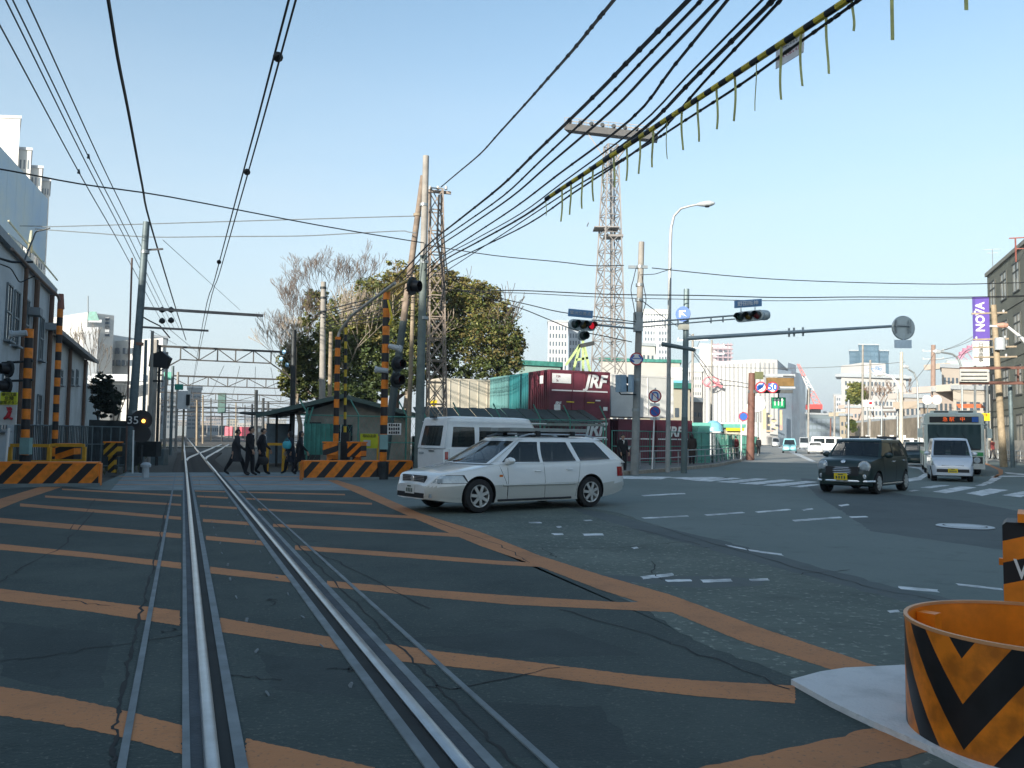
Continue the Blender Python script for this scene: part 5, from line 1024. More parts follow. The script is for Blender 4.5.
for sg in (-1, 1):
    mb = MB(); mb.lathe((xf+.02, sg*.9, .70), (1, 0, 0), [(0, .04), (.09, .03), (.12, 0), (.14, 0)], 14); mb.build('headlight', LENS, bus, local=True); bb('headlight_housing', DARKTRIM, xf+.0, sg*.88, .70, (.03, .5, .3))
    bb('side_stripe', BGR, 0, sg*(Wb/2+.004), .98, (Lb-.6, .01, .16))
    for k in range(6): bb('side_window', BGL, 3.7-k*1.45, sg*(Wb/2+.004), 1.75, (1.32, .02, .95))
    mb = MB(); mb.tube([(xf-.1, sg*1.15, 2.3), (xf+.25, sg*1.32, 2.35), (xf+.27, sg*1.36, 2.1)], .025); mb.box((xf+.26, sg*1.40, 1.92), (.1, .2, .42)); mb.build('mirror', BG_, bus, local=True)
bb('roof_box', BG_, 1.6, 0, Hb-.05, (2.6, 1.7, .22)); bb('roof_vent', BG_, xf-.6, 0, Hb-.08, (.8, 1.9, .14))
for sg in (-.5, .5): bb('vent_slot', DARKTRIM, xf-.19, sg, Hb-.07, (.02, .6, .06))
mb = MB(); mb.tube([(xf+.06, -.3, 1.22), (xf+.06, -.75, 1.95)], .015, 4); mb.tube([(xf+.06, .75, 1.22), (xf+.06, .3, 1.95)], .015, 4); mb.build('wiper', DARKTRIM, bus, local=True)
for x in (Lb/2-2.4, -Lb/2+2.9):
    for sg in (-1, 1): mb = MB(); mb.lathe((x, sg*(Wb/2-.3), .48), (0, sg, 0), [(.3, 0), (.45, 0), (.48, .04), (.48, .24), (.44, .28), (.3, .27), (0, .22)], 24); mb.build('wheel', RUBBER, bus, local=True)
bb('driver_seat', SEAT, xf-1.2, -.6, 1.4, (.2, .5, .9)); 
# ================================================================ PEOPLE
SKIN = mat('skin', (.42, .25, .17), .6, var=.08); HAIR = mat('hair_black', (.012, .010, .010), .6, var=.1)
CLOTH = {k: mat('cloth_'+k, c, .9, var=.15, scale=12) for k, c in dict(black=(.012, .012, .015), navy=(.018, .022, .035), grey=(.10, .10, .11), brown=(.035, .024, .02), dkgrey=(.04, .04, .045), maroon=(.16, .03, .03), tan=(.28, .2, .13), blue=(.03, .08, .2)).items()}
def person(loc, heading, label, top='black', leg='black', h=1.70, stride=.25, bag=None, coat=False, hair='short', lean=.0, arm=.2, group=None, skirt=False):
    t = thing('person', loc, label, 'person', group, rz=heading); k = h/1.70
    # joints: x forward, y left
    st = stride; V = {}
    V['pel'] = (0, 0, .92); V['waist'] = (.01, 0, 1.05); V['chest'] = (.02+lean, 0, 1.28); V['neck'] = (.03+lean, 0, 1.45); V['nk2'] = (.05+lean, 0, 1.50); V['head'] = (.065+lean, 0, 1.58); V['crown'] = (.055+lean, 0, 1.655)
    for s, sg in (('L', 1), ('R', -1)):
        f = st*sg
        V['hip'+s] = (0, .09*sg, .88); V['kn'+s] = (f*.55+.03, .09*sg, .50); V['an'+s] = (f*1.0-.02, .09*sg, .10+(.05 if f < -.1 else 0)); V['to'+s] = (f*1.0+.16, .10*sg, .04+(-.0 if f < -.1 else 0))
        V['sh'+s] = (.02+lean, .17*sg, 1.40); V['el'+s] = (-.02+lean-f*.35*1, .22*sg, 1.13); V['wr'+s] = (.08+lean-f*.8*1+arm*.2, .22*sg, .90)
    E_ = [('pel', 'waist'), ('waist', 'chest'), ('chest', 'neck'), ('neck', 'nk2'), ('nk2', 'head'), ('head', 'crown')]
    for s in 'LR': E_ += [('pel', 'hip'+s), ('hip'+s, 'kn'+s), ('kn'+s, 'an'+s), ('an'+s, 'to'+s), ('chest', 'sh'+s), ('sh'+s, 'el'+s), ('el'+s, 'wr'+s)]
    cw = 1.35 if coat else 1.15
    RR = dict(pel=(.16*cw, .14), waist=(.15*cw, .13), chest=(.19, .15), neck=(.075, .08), nk2=(.06, .065), head=(.10, .115), crown=(.075, .085))
    for s in 'LR': RR.update({'hip'+s: (.12, .12), 'kn'+s: (.085, .085), 'an'+s: (.06, .065), 'to'+s: (.04, .03), 'sh'+s: (.085, .085), 'el'+s: (.066, .066), 'wr'+s: (.035, .035)})
    # five fingers and a palm on each hand
    for s, sg in (('L', 1), ('R', -1)):
        w_ = Vector(V['wr'+s]); V['pa'+s] = tuple(w_+Vector((.012, 0, -.075))); RR['pa'+s] = (.034, .022); E_.append(('wr'+s, 'pa'+s))
        for i in range(4):
            a = 'f%d%s' % (i, s); V[a] = tuple(w_+Vector((-.015+.02*i, 0, -.115))); V[a+'t'] = tuple(w_+Vector((.0+.022*i, -.02*sg, -.165+.008*abs(i-1.5)))); RR[a] = (.0095, .0095); RR[a+'t'] = (.0075, .0075); E_ += [('pa'+s, a), (a, a+'t')]
        a = 'th'+s; V[a] = tuple(w_+Vector((.05, -.01*sg, -.07))); V[a+'t'] = tuple(w_+Vector((.065, -.02*sg, -.11))); RR[a] = (.011, .011); RR[a+'t'] = (.009, .009); E_ += [('pa'+s, a), (a, a+'t')]
    names = list(V); idx = {n: i for i, n in enumerate(names)}
    me = bpy.data.meshes.new('body'); me.from_pydata([Vector(V[n])*k for n in names], [(idx[a], idx[b]) for a, b in E_], []); o = bpy.data.objects.new('body', me); COL.objects.link(o)
    sk = o.modifiers.new('s', 'SKIN'); 
    if not me.skin_vertices: me.skin_vertices.new() if hasattr(me.skin_vertices, 'new') else None
    for n in names: sv = me.skin_vertices[0].data[idx[n]]; sv.radius = tuple(r*k for r in RR[n]); sv.use_root = n == 'pel'
    sb = o.modifiers.new('u', 'SUBSURF'); sb.levels = 1; sb.render_levels = 1
    bpy.context.view_layer.update(); dg = bpy.context.evaluated_depsgraph_get(); m2 = bpy.data.meshes.new_from_object(o.evaluated_get(dg)); o.modifiers.clear(); o.data = m2; bpy.data.meshes.remove(me)
    m2.name = 'body'; m2.materials.clear()
    for m_ in (CLOTH[top], CLOTH[leg], SKIN, BLK): m2.materials.append(m_)
    bb_ = [(Vector(V[a]), Vector(V[b]), a) for a, b in E_]
    for p in m2.polygons:
        c = p.center/k; p.use_smooth = True
        if c.z < .09: mi = 3
        elif c.z > 1.47: mi = 2
        elif c.z < (.62 if coat else .90) and abs(c.y) < .185 : mi = 1
        elif abs(c.y) > .16 and c.z < .905: mi = 2
        else: mi = 0
        p.material_index = mi
    o.parent = t; WM[o] = WM[t].copy()
    hc = Vector(V['head'])*k
    # face features and hair
    mb = MB(); mb.lathe(hc+Vector((.085, 0, -.005))*k, (1, 0, -.3), [(.018, -.02), (.012, .01), (.002, .03)], 6); mb.build('nose', SKIN, o, local=True)
    for sg in (-1, 1):
        mb = MB(); mb.lathe(hc+Vector((.083*1, .032*sg, .02))*k, (1, 0, 0), [(.012, -.01), (.009, .006), (0, .008)], 6); mb.build('eye', BLK, o, local=True)
        mb = MB(); mb.lathe(hc+Vector((0, .085*sg, .005))*k, (0, sg, 0), [(.03, -.01), (.026, .012), (0, .015)], 7); mb.build('ear', SKIN, o, local=True)
    mb = MB(); mb.box(hc+Vector((.088, 0, -.045))*k, (.01, .045, .008)); mb.build('mouth', mat('lips', (.25, .08, .07), .6), o, local=True)
    mb = MB(); rows = []
    for i in range(7):
        a = i/6*(math.pi*.62); r_ = math.sin(a)*.107; z = math.cos(a)*.115; rows.append([hc+Vector((-.012+r_*math.cos(b)*(1.05 if math.cos(b) < 0 else (.95 if z > .04 else .35)), r_*math.sin(b), z+.012-(.10 if hair == 'long' and math.cos(b) < .2 and i > 4 else 0)))*k for b in [2*math.pi*j/14 for j in range(14)]])
    mb.grid(rows, 0, True, True); mb.build('hair', HAIR, o, local=True, sharp=80)
    mb = MB(); 
    if coat or skirt:
        z0 = .50 if coat else .55; rows = [[Vector((rx*math.cos(b)+.01, ry*math.sin(b), z))*k for b in [2*math.pi*j/16 for j in range(16)]] for z, rx, ry in ((1.12, .145, .17), (.95, .16, .195), (.75, .18, .205), (z0, .20, .215), (z0, .17, .19))]; mb.grid(rows, 0, True, True); mb.build('coat_skirt', CLOTH[top], o, local=True)
    else:
        rows = [[Vector((rx*math.cos(b)+.01, ry*math.sin(b), z))*k for b in [2*math.pi*j/16 for j in range(16)]] for z, rx, ry in ((1.15, .135, .165), (1.0, .15, .18), (.84, .16, .185), (.84, .13, .15))]; mb.grid(rows, 0, True, True); mb.build('jacket_hem', CLOTH[top], o, local=True)
    if top in ('black', 'navy') and not coat and leg != 'tan':
        mb = MB(); mb.prism([Vector((.165+lean, -.03, 1.40))*k, Vector((.165+lean, .03, 1.40))*k, Vector((.15+lean, 0, 1.26))*k], Vector((.008, 0, 0))); mb.tube([Vector((.10+lean, -.05, 1.45))*k, Vector((.13+lean, 0, 1.42))*k, Vector((.10+lean, .05, 1.45))*k], .014, 5); mb.build('shirt_collar', WHITEP, o, local=True)
    return t
def carry(name, label, p, sz, m, strap=None, rz=0):
    t = thing(name, p, label, 'bag', rz=rz); mb = MB(); 
    rows = []; 
    for i in range(7):
        a = -math.pi/2+i/6*math.pi; rows.append([Vector((sz[0]/2*math.copysign(abs(math.cos(b))**.6, math.cos(b))*max(.02, math.cos(a)**.5), sz[1]/2*math.copysign(abs(math.sin(b))**.6, math.sin(b))*max(.02, math.cos(a)**.5), sz[2]/2*math.sin(a)+sz[2]/2)) for b in [2*math.pi*j/12 for j in range(12)]])
    mb.grid(rows, 0, True, True); mb.build('bag_body', m, t, local=True); mb = MB(); mb.tube([Vector((-sz[0]*.3, 0, sz[2]*.95)), Vector((0, 0, sz[2]*.95+.12)), Vector((sz[0]*.3, 0, sz[2]*.95))], .012, 5); mb.build('handle', m, t, local=True); return t
left = rad(180); 
person(base(236.5, 30.3), rad(8), 'person in a dark grey coat walking, hindmost of the three beside the rails', 'dkgrey', 'black', 1.66, .36, coat=True)
person(base(250, 29.8), rad(-4), 'person in a black suit walking, middle of the three beside the rails', 'black', 'black', 1.76, .10)
person(base(262, 30.8), rad(5), 'person in a black suit walking, foremost of the three beside the rails', 'black', 'black', 1.72, -.20)
person(base(291.5, 31.5), rad(180), 'person in a navy coat with a turquoise bag walking by the shed', 'navy', 'black', 1.60, .22, coat=True, hair='long')
person(base(300, 31.0), rad(10), 'person with long hair in a black coat walking beside the shed barrier', 'black', 'black', 1.63, .25, coat=True, hair='long')
q = base(289, 31.2); carry('shoulder_bag', 'turquoise shoulder bag carried beside the shed', Vector((q.x, q.y-.25, .95)), (.34, .2, .3), mat('bag_turquoise', (.06, .42, .50), .6))
q = base(265.5, 30.3); carry('briefcase', 'dark briefcase held by the foremost man beside the rails', Vector((q.x, q.y-.22, .38)), (.42, .12, .30), DARKTRIM)
person(base(622.5, 36.4), rad(-75), 'person in a black suit standing at the pavement edge behind the wagon', 'black', 'black', 1.68, .10, arm=1)
person(base(692, 45.5)+UZ*.12, rad(80), 'person in a dark brown coat walking away beyond the blue grey signal pole', 'brown', 'black', 1.66, .1, coat=True, hair='long')
person(base(722.5, 63)+UZ*.12, rad(75), 'leftmost of three people walking away along the green fence', 'black', 'black', 1.68, .2)
person(base(729.5, 61)+UZ*.12, rad(80), 'middle of three people walking away along the green fence', 'dkgrey', 'black', 1.7, -.2)
person(base(735.5, 62)+UZ*.12, rad(75), 'person in reddish brown, rightmost of three by the green fence', 'maroon', 'black', 1.66, .2)
person(base(758.5, 80)+UZ*.12, rad(75), 'person in dark clothes far along the pavement kerb', 'black', 'black', 1.65, .15)
person(base(992.5, 70)+UZ*.12, rad(120), 'person in a red brown jacket standing beside the bus near the stone wall', 'maroon', 'dkgrey', 1.68, .15)
# ================================================================ BUILDINGS
def recalc(o):
    bm = bmesh.new(); bm.from_mesh(o.data); bmesh.ops.recalc_face_normals(bm, faces=bm.faces); bm.to_mesh(o.data); bm.free()
def wallbox(mb, a, b, z0, z1, dep, mi=0):
    X = (b-a).normalized(); Y = Vector((-X.y, X.x, 0)); mb.prism([a+UZ*z0, b+UZ*z0, b+UZ*z1, a+UZ*z1], Y*dep, mi)
def facade(mb, a, b, z0, z1, nx, ny, wf=.6, hf=.55, off=.04, mx=0.0, th=.06, mi=0):
    X = (b-a).normalized(); Y = Vector((-X.y, X.x, 0)); l = (b-a).length*(1-2*mx); a = a+X*(b-a).length*mx; cx = l/nx; cz = (z1-z0)/ny
    for i in range(nx):
        for j in range(ny):
            p = a+X*(cx*(i+.5))+UZ*(z0+cz*(j+.5)); mb.box(p-Y*off+Y*th/2, (cx*wf, th, cz*hf), rz=math.atan2(X.y, X.x), mi=mi)
WINF = mat('far_window', (.10, .13, .16), .25, var=.3, scale=.3)
def bldg(label, x0, x1, yt, d0, d1, dep, col, nx=0, ny=0, wf=.6, hf=.5, name='building', z0=0, win=None, z0w=2.5, parapet=True, sidewin=0, roofbox=None, cat='building', var=.08, mx=.04, group=None, zt=None):
    a = base(x0, d0); b = base(x1, d1); z = zt or zat((x0+x1)/2, yt, (d0+d1)/2); t = thing(name, a+UZ*z0, label, cat, group)
    m = col if not isinstance(col, tuple) else mat('wall_%d_%d_%d' % tuple(int(c*255) for c in col), col, .8, var=var, scale=.12)
    X = (b-a).normalized(); Y = (a+b).normalized(); YD = Y
    mb = MB(); mb.prism([a+UZ*z0, b+UZ*z0, b+UZ*z, a+UZ*z], Y*dep); recalc(mb.build('wall', m, t))
    if parapet: mb = MB(); ph = .5+.003*z; mb.prism([q+UZ*hh for q, hh in ((a-X*.3-Y*.3, z+.01), (b+X*.3-Y*.3, z+.01), (b+X*.3-Y*.3, z+ph), (a-X*.3-Y*.3, z+ph))], Y*(dep+.6)); mb.build('roof', LGREY if parapet is True else parapet, t)
    if nx:
        mb = MB(); facade(mb, a, b, z0+z0w, z-.8, nx, ny, wf, hf, .05, mx); o = mb.build('windows', win or WINF, t); o['kind'] = 'stuff'
    if sidewin:
        mb = MB(); facade(mb, a+Y*dep, a, z0+z0w, z-.8, sidewin, max(1, ny), wf, hf, .05); facade(mb, b, b+Y*dep, z0+z0w, z-.8, sidewin, max(1, ny), wf, hf, .05); o = mb.build('side_windows', win or WINF, t); o['kind'] = 'stuff'
    if roofbox:
        mb = MB()
        for (f0, f1, h) in roofbox: u = a.lerp(b, f0); v = a.lerp(b, f1); wallbox(mb, u+Y*.8, v+Y*.8, z, z+h, dep*.5)
        mb.build('rooftop_block', m, t)
    return t, a, b, z
# building behind the camera whose shade covers the crossing
tb, a, b, z = None, Vector((20, -60, 0)), Vector((-135, -60, 0)), 0
t = thing('station_block', a, 'tall building behind the viewer that shades the crossing', 'building'); mb = MB(); wallbox(mb, a, b, 0, 36, 16); mb.build('wall', mat('block_grey', (.50, .49, .47), .8), t)
mb = MB(); facade(mb, b+Vector((0, -16.0, 0)), a+Vector((0, -16, 0)), 2, 34, 34, 10, .6, .5); facade(mb, a, b, 2, 34, 34, 10, .6, .5); o = mb.build('windows', GLASSW, t); o['kind'] = 'stuff'
mb = MB(); wallbox(mb, a+Vector((.5, .5, 0)), b+Vector((-.5, .5, 0)), 36.01, 36.8, 17); mb.build('roof', LGREY, t)
bb2 = thing('reflection_block', Vector((48, 8, 0)), 'unseen grey block added right of the viewer to darken reflections', 'building'); mb = MB(); mb.prism([(52, -10, 0), (70, -10, 0), (70, 40, 0), (52, 40, 0)], (0, 0, 14)); recalc(mb.build('wall', mat('block_grey2', (.26, .25, .23), .8), bb2))  # added outside the view to darken car reflections and block sky light
mb = MB(); facade(mb, Vector((52, 40, 0)), Vector((52, -10, 0)), 1.5, 13, 12, 4, .6, .5); o = mb.build('windows', GLASSW, bb2); o['kind'] = 'stuff'
# ---- factory on the left
FW_ = mat('factory_wall', (.42, .46, .48), .75, var=.14, scale=.5, bump=.15); FB = mat('pipe_brown', (.13, .075, .05), .7, var=.2)
t0 = -6.9
def ts(px_, t=t0):
    # point on the line of constant t that is seen in column px_
    r = ray(px_, 436); o = trk(0, t, 0); # o + DR*s parallel to ray*k
    A = np.array([[r.x, -DR.x], [r.y, -DR.y]]); k, s = np.linalg.solve(A, np.array([o.x, o.y])); return s
s_a, s_b = 8, ts(44); fa, fb = trk(s_a, t0), trk(s_b, t0); hf_ = zat(49, 295, fb.y)
fac = thing('factory', fb, 'two storey pale blue factory with brown drainpipes at the left edge', 'building')
mb = MB(); wallbox(mb, fb, fa, 0, hf_, -14) if False else mb.prism([fa, fb, fb+UZ*hf_, fa+UZ*hf_], -TR*14); mb.build('wall', FW_, fac)
bm = bmesh.new(); oo = fac.children[0]; bm.from_mesh(oo.data); bmesh.ops.recalc_face_normals(bm, faces=bm.faces); bm.to_mesh(oo.data); bm.free()
mb = MB(); mb.prism([fa+TR*.25+UZ*hf_, fb+TR*.25+DR*.3+UZ*hf_, fb+TR*.25+DR*.3+UZ*(hf_+.35), fa+TR*.25+UZ*(hf_+.35)], -TR*14.5); oo = mb.build('eaves', mat('eave_grey', (.24, .27, .29), .7), fac)
bm = bmesh.new(); bm.from_mesh(oo.data); bmesh.ops.recalc_face_normals(bm, faces=bm.faces); bm.to_mesh(oo.data); bm.free()
RZT = math.atan2(DR.y, DR.x)
def fwin(pxc, yt, yb, wdt, par, t=t0, m=GLASSW, sash=True):
    s = ts(pxc, t); p = trk(s, t, 0); zt, zb = zat(pxc, yt, p.y), zat(pxc, yb, p.y); c = trk(s, t+.01, (zt+zb)/2)
    mb = MB(); mb.box(c, (wdt, .06, zt-zb), rz=RZT); o = mb.build('window', m, par)
    mb = MB(); fr = .05
    for zz in (zb, (zt+zb)/2, zt): mb.box(trk(s, t+.045, zz), (wdt+.1, .07, fr+.02), rz=RZT)
    for x in (-wdt/2, 0, wdt/2): mb.box(trk(s+x, t+.042, (zt+zb)/2), (fr, .06, zt-zb-.08), rz=RZT)
    mb.build('frame', mat('frame_grey', (.16, .20, .22), .6), o)
    mb = MB(); mb.box(trk(s, t+.12, zb-.06), (wdt+.25, .24, .07), rz=RZT); mb.build('sill', mat('eave_grey', (.24, .27, .29)), o)
for a_ in [(9.5, 292, 345, 1.0), (20, 300, 350, 1.0), (36, 318, 360, 1.0), (1.5, 285, 340, 1.0), (2, 372, 430, 1.1), (37, 395, 425, 1.1)]: fwin(*a_, fac)
for x, r in ((26, .12), (42, .12), (14, .09)):
    p = trk(ts(x), t0+.16); mb = MB(); mb.cyl(p, p+UZ*(hf_-.1), r, n=8); mb.build('drainpipe', FB, fac)
for q in ((23, 312), (41, 327)): p = trk(ts(q[0]), t0+.25); mb = MB(); mb.box(trk(ts(q[0]), t0+.25, zat(q[0], q[1], p.y)), (.8, .5, .35), rz=RZT); mb.build('duct_box', mat('eave_grey', (.24, .27, .29)), fac)
# billboard on the roof
pB1, pB0 = P(46, 197, 45), P(-4, 137, 36.3); pB0.z = pB1.z = 14.3; dB = (pB0-pB1).normalized(); pB0 = pB1+dB*12
t = thing('roof_billboard', Vector((pB1.x, pB1.y, hf_)), 'pale blue rear panel of a rooftop billboard above the factory', 'billboard')
BLB = mat('billboard_blue', (.46, .60, .74), .6, var=.3, scale=.3, col2=(.62, .68, .66)); zB = zat(46, 262, 45); nB = Vector((-dB.y, dB.x, 0))
for k in range(8): u = pB1.lerp(pB0, k/8); v = pB1.lerp(pB0, (k+1)/8)-dB*.02; mb = MB(); mb.prism([Vector((u.x, u.y, zB)), Vector((v.x, v.y, zB)), Vector((v.x, v.y, 14.3)), Vector((u.x, u.y, 14.3))], nB*.1); recalc(mb.build('panel', BLB, t))
for k in range(9): u = pB1.lerp(pB0, k/8.3+.01); mb = MB(); mb.bar(Vector((u.x, u.y, hf_))-nB*.3, Vector((u.x, u.y, 14.1))-nB*.3, .1); mb.build('support', DARKST, t)
sb1 = ts(50, t0+.2)
SIGNL = mat('sign_cream', (.62, .60, .42), .5)
t = thing('roof_letter_sign', trk(ts(17), t0+.2, hf_), 'cream letter A standing on the factory roof edge under the billboard', 'sign')
s = ts(17, t0+.2); p = trk(s, t0+.2, 0); mb = MB(); mb.bar(trk(s-4, t0+.2, hf_+.38), trk(sb1, t0+.2, hf_+.38), .07); mb.bar(trk(s-4, t0+.2, hf_+.9), trk(sb1, t0+.2, hf_+.9), .06); mb.build('rail', SIGNL, t)
text('A', 1.3, 'lettering', SIGNL, t, trk(s, t0+.35, hf_+.95), DR, UZ, .04)
# ---- shed building beyond
t1_ = -7.3; s_a = ts(50, t1_); s_b = ts(85, t1_); hs = zat(86, 362, trk(s_b, t1_).y)
wh = thing('warehouse', trk(s_b, t1_), 'lower pale warehouse with projecting eave beyond the factory', 'building')
def pr(mb, pts, d):
    mb.prism(pts, d)
def recalc(o):
    bm = bmesh.new(); bm.from_mesh(o.data); bmesh.ops.recalc_face_normals(bm, faces=bm.faces); bm.to_mesh(o.data); bm.free()
A_, B_ = trk(s_a-4, t1_), trk(s_b, t1_)
mb = MB(); mb.prism([A_, B_, B_+UZ*hs, A_+UZ*hs], -TR*12); recalc(mb.build('wall', mat('warehouse_wall', (.40, .43, .44), .8, var=.15, scale=.5), wh))
mb = MB(); mb.prism([A_+TR*.7+UZ*(hs-.1), A_-TR*6+UZ*(hs+2.2), A_-TR*6+UZ*(hs+2.4), A_+TR*.7+UZ*(hs+.15)], (B_-A_)+DR*.5); recalc(mb.build('roof', mat('roof_brown', (.20, .19, .18), .8, var=.2), wh))
mb = MB(); mb.prism([A_-TR*6+UZ*(hs+2.2), A_-TR*12.5+UZ*(hs), A_-TR*12.5+UZ*(hs+.2), A_-TR*6+UZ*(hs+2.4)], (B_-A_)+DR*.5); recalc(mb.build('roof', MATS['roof_brown'], wh))
for x in (64, 80): p = trk(ts(x, t1_), t1_+.15); mb = MB(); mb.cyl(p, p+UZ*(hs-.1), .12, n=8); mb.build('drainpipe', FB, wh)
for x in (58, 69, 74): fwin(x, 370, 385, 1.0, wh, t1_)
s_c = ts(99, t1_-.8); A2, B2 = trk(s_b+.1, t1_-.8), trk(s_c, t1_-.8); wh2 = thing('annex', B2, 'low grey annex between the warehouse and the dark shrub', 'building'); mb = MB(); mb.prism([A2, B2, B2+UZ*(hs-1.6), A2+UZ*(hs-1.6)], -TR*9); recalc(mb.build('wall', mat('annex_wall', (.26, .31, .32), .8, var=.1), wh2)); mb = MB(); mb.prism([A2+TR*.2+UZ*(hs-1.59), B2+TR*.2+UZ*(hs-1.59), B2+TR*.2+UZ*(hs-1.4), A2+TR*.2+UZ*(hs-1.4)], -TR*9.4); recalc(mb.build('roof', MATS['roof_brown'], wh2))
# ---- dark fence on the left
t = thing('dark_net_fence', base(40, 30), 'dark grey green netting fence between the left barrier and the factory', 'fence')
NET = mat('net_dark', (.05, .065, .07), .8, var=.3)
fa2, fb2 = base(15, 29.5), base(128, 36); l = (fb2-fa2).length; dv = (fb2-fa2).normalized()
for k in range(12): p = fa2.lerp(fb2, k/11); mb = MB(); mb.cyl(p, p+UZ*1.75, .035, n=6); mb.build('post', STEELPOLE, t)
for z in (.1, 1.0, 1.72): mb = MB(); mb.cyl(fa2+UZ*z, fb2+UZ*z, .025, n=6); mb.build('rail', STEELPOLE, t)
mb = MB()
for k in range(int(l/.09)):
    u = fa2+dv*(k*.09); mb.bar(u+UZ*.1, u+UZ*1.7, .03)
o = mb.build('netting', NET, t); o['kind'] = 'stuff'
t = thing('hoarding', base(100, 38), 'dark board hoarding behind the net fence under the shrub', 'fence')
for k in range(16):
    u = fb2.lerp(fa2, k/30)+Vector((-.2, 1.6, 0)); mb = MB(); mb.box(u+UZ*1.0, (.46, .04, 2.0), rz=math.atan2(dv.y, dv.x)); mb.build('board', mat('hoarding_dark', (.03, .035, .035), .8), t)
# ---- hospital and others beyond on the left
WH1 = (.50, .50, .48)
hosp, a, b, z = bldg('white stepped building with green emblem on its rooftop block', 95, 159, 340, 158, 150, 25, WH1, 0, 0, parapet=False)
mb = MB(); 
for (x, y) in [(111, 351), (117, 351), (125, 351), (131, 351), (112, 363), (118, 363), (124, 363), (132, 363)]: p = P(x, y, 158-(x-95)*.125-.5); mb.box(p, (.9, .3, 1.1), rz=math.atan2((b-a).y, (b-a).x))
o = mb.build('windows', WINF, hosp); o['kind'] = 'stuff'
mb = MB(); u = P(82, 438, 149); v = P(109, 438, 153); u.z = v.z = 0; wallbox(mb, u, v, 0, zat(95, 313, 150), 14); mb.build('rooftop_block', mat('wall_hosp', WH1, .8, var=.06), hosp)
mb = MB(); u2 = P(66, 438, 150); u2.z = 0; wallbox(mb, u2, u-Vector((.1, 0, 0)), 0, zat(75, 331, 150), 20); mb.build('wing', MATS['wall_hosp'], hosp)
mb = MB(); p = P(93, 315.5, 149.2); mb.prism([p+Vector((-1.2, 0, -.9)), p+Vector((1.2, 0, -.9)), p+Vector((.6, 0, .7)), p+Vector((-.6, 0, .7))], (0, -.1, 0)); mb.build('emblem', GREENP, hosp); mb = MB(); mb.box(P(93, 321, 149.2), (3.2, .1, .5)); mb.build('lettering', WINF, hosp)
mb = MB(); 
for k in range(5): mb.box(P(107.5, 319+k*4, 151.8), (.8, .3, .5))
mb.box(P(90.5, 352, 148.9), (2.6, .2, 9)); o = mb.build('louvres', WINF, hosp); o['kind'] = 'stuff'
mb = MB(); mb.cyl(P(88, 313, 155), P(88, 296, 155), .12); mb.build('antenna', GALV, hosp)
mb = MB(); mb.box(P(98, 380, 147.5), (12, 2, 1.4)); mb.box(P(120, 378, 146), (9, 2, 1.2)); mb.build('canopy', LGREY, hosp)
bldg('pale cylinder-cornered block beside the white stepped building', 148, 163, 338, 190, 192, 14, (.30, .34, .36), 4, 5, .5, .5)
bldg('grey apartment block seen between the trackside posts', 163, 176, 392, 230, 232, 20, (.28, .31, .33), 5, 7, .6, .5)
bldg('small balconied block at the end of the left row of posts', 186, 200, 388, 260, 262, 14, (.26, .29, .31), 3, 10, .8, .4)
mb = None
# tall white tower behind the billboard
for lb, x0, x1, yt, d, nx, ny in [('tallest white tower at the left edge behind the billboard', -30, 4, 118, 210, 6, 14), ('stepped white tower beside the billboard, middle step', 4, 17, 150, 212, 3, 12), ('lower white tower step right of the billboard top', 17, 29, 168, 214, 3, 12), ('lowest white tower step with fine balconies beside the billboard', 29, 37.5, 181, 216, 3, 16)]:
    bldg(lb, x0, x1, yt, d, d+.5, 16, (.62, .60, .56), nx, ny, .45, .4, name='tower_block')
# ---- town at the end of the tracks
far = [(200, 216, 421, 430, (.40, .36, .34)), (214, 228, 425, 400, (.55, .53, .50)), (205, 223, 417, 520, (.34, .32, .33)), (226, 238, 419, 460, (.52, .49, .42)), (236, 252, 423, 380, (.58, .56, .53)), (245, 262, 418, 500, (.36, .36, .37)), (252, 270, 421, 420, (.42, .42, .42)), (262, 276, 424, 350, (.55, .45, .33)),
       (176, 192, 420, 440, (.38, .36, .35)), (190, 202, 424, 470, (.50, .50, .50)), (184, 198, 427, 340, (.30, .31, .33)), (228, 246, 428, 300, (.52, .52, .52)), (206, 220, 429, 310, (.48, .46, .44)), (256, 268, 429, 290, (.36, .32, .30)), (268, 286, 419, 450, (.50, .50, .48))]
nm = ['brown grey', 'cream', 'lilac grey', 'sandy', 'white', 'slate', 'mid grey', 'tan', 'dull brown', 'light grey', 'dark blue grey', 'pale', 'warm grey', 'dark brown', 'off white']
pos = ['left of the yard signal', 'just left of the yard signal', 'furthest back left of the yard signal', 'right behind the yard signal', 'right of the yard signal', 'furthest back right of the yard signal', 'behind the yard posts', 'nearest the trees', 'above the vanishing rails', 'over the rails', 'low beside the rails', 'low right of the signal', 'low left of the signal', 'low by the dark posts', 'rightmost behind the trees']
for (x0, x1, yt, d, c), n_, p_ in zip(far, nm, pos): bldg('distant %s block at the tracks end, %s' % (n_, p_), x0, x1, yt, d, d+2, 20, tuple(v*.62 for v in c), max(3, int((x1-x0)/2.5)), 4, .55, .45, parapet=False, var=.2)
PK = mat('train_pink', (.55, .10, .14), .5)
for i, (x0, x1) in enumerate([(232, 236.5), (237, 241), (241.5, 250)]):
    a = base(x0, 230); b = base(x1, 232); t = thing('freight_wagon', a, ['short pink container on a wagon far down the yard, left', 'dark container on a wagon far down the yard, middle', 'longer pink container on a wagon far down the yard, right'][i], 'wagon'); mb = MB(); wallbox(mb, a, b, .9, 3.4, 2.4); mb.build('container', PK if i != 1 else DARKST, t); mb = MB(); wallbox(mb, a, b, .3, .88, 2.4); mb.build('chassis', DARKST, t)
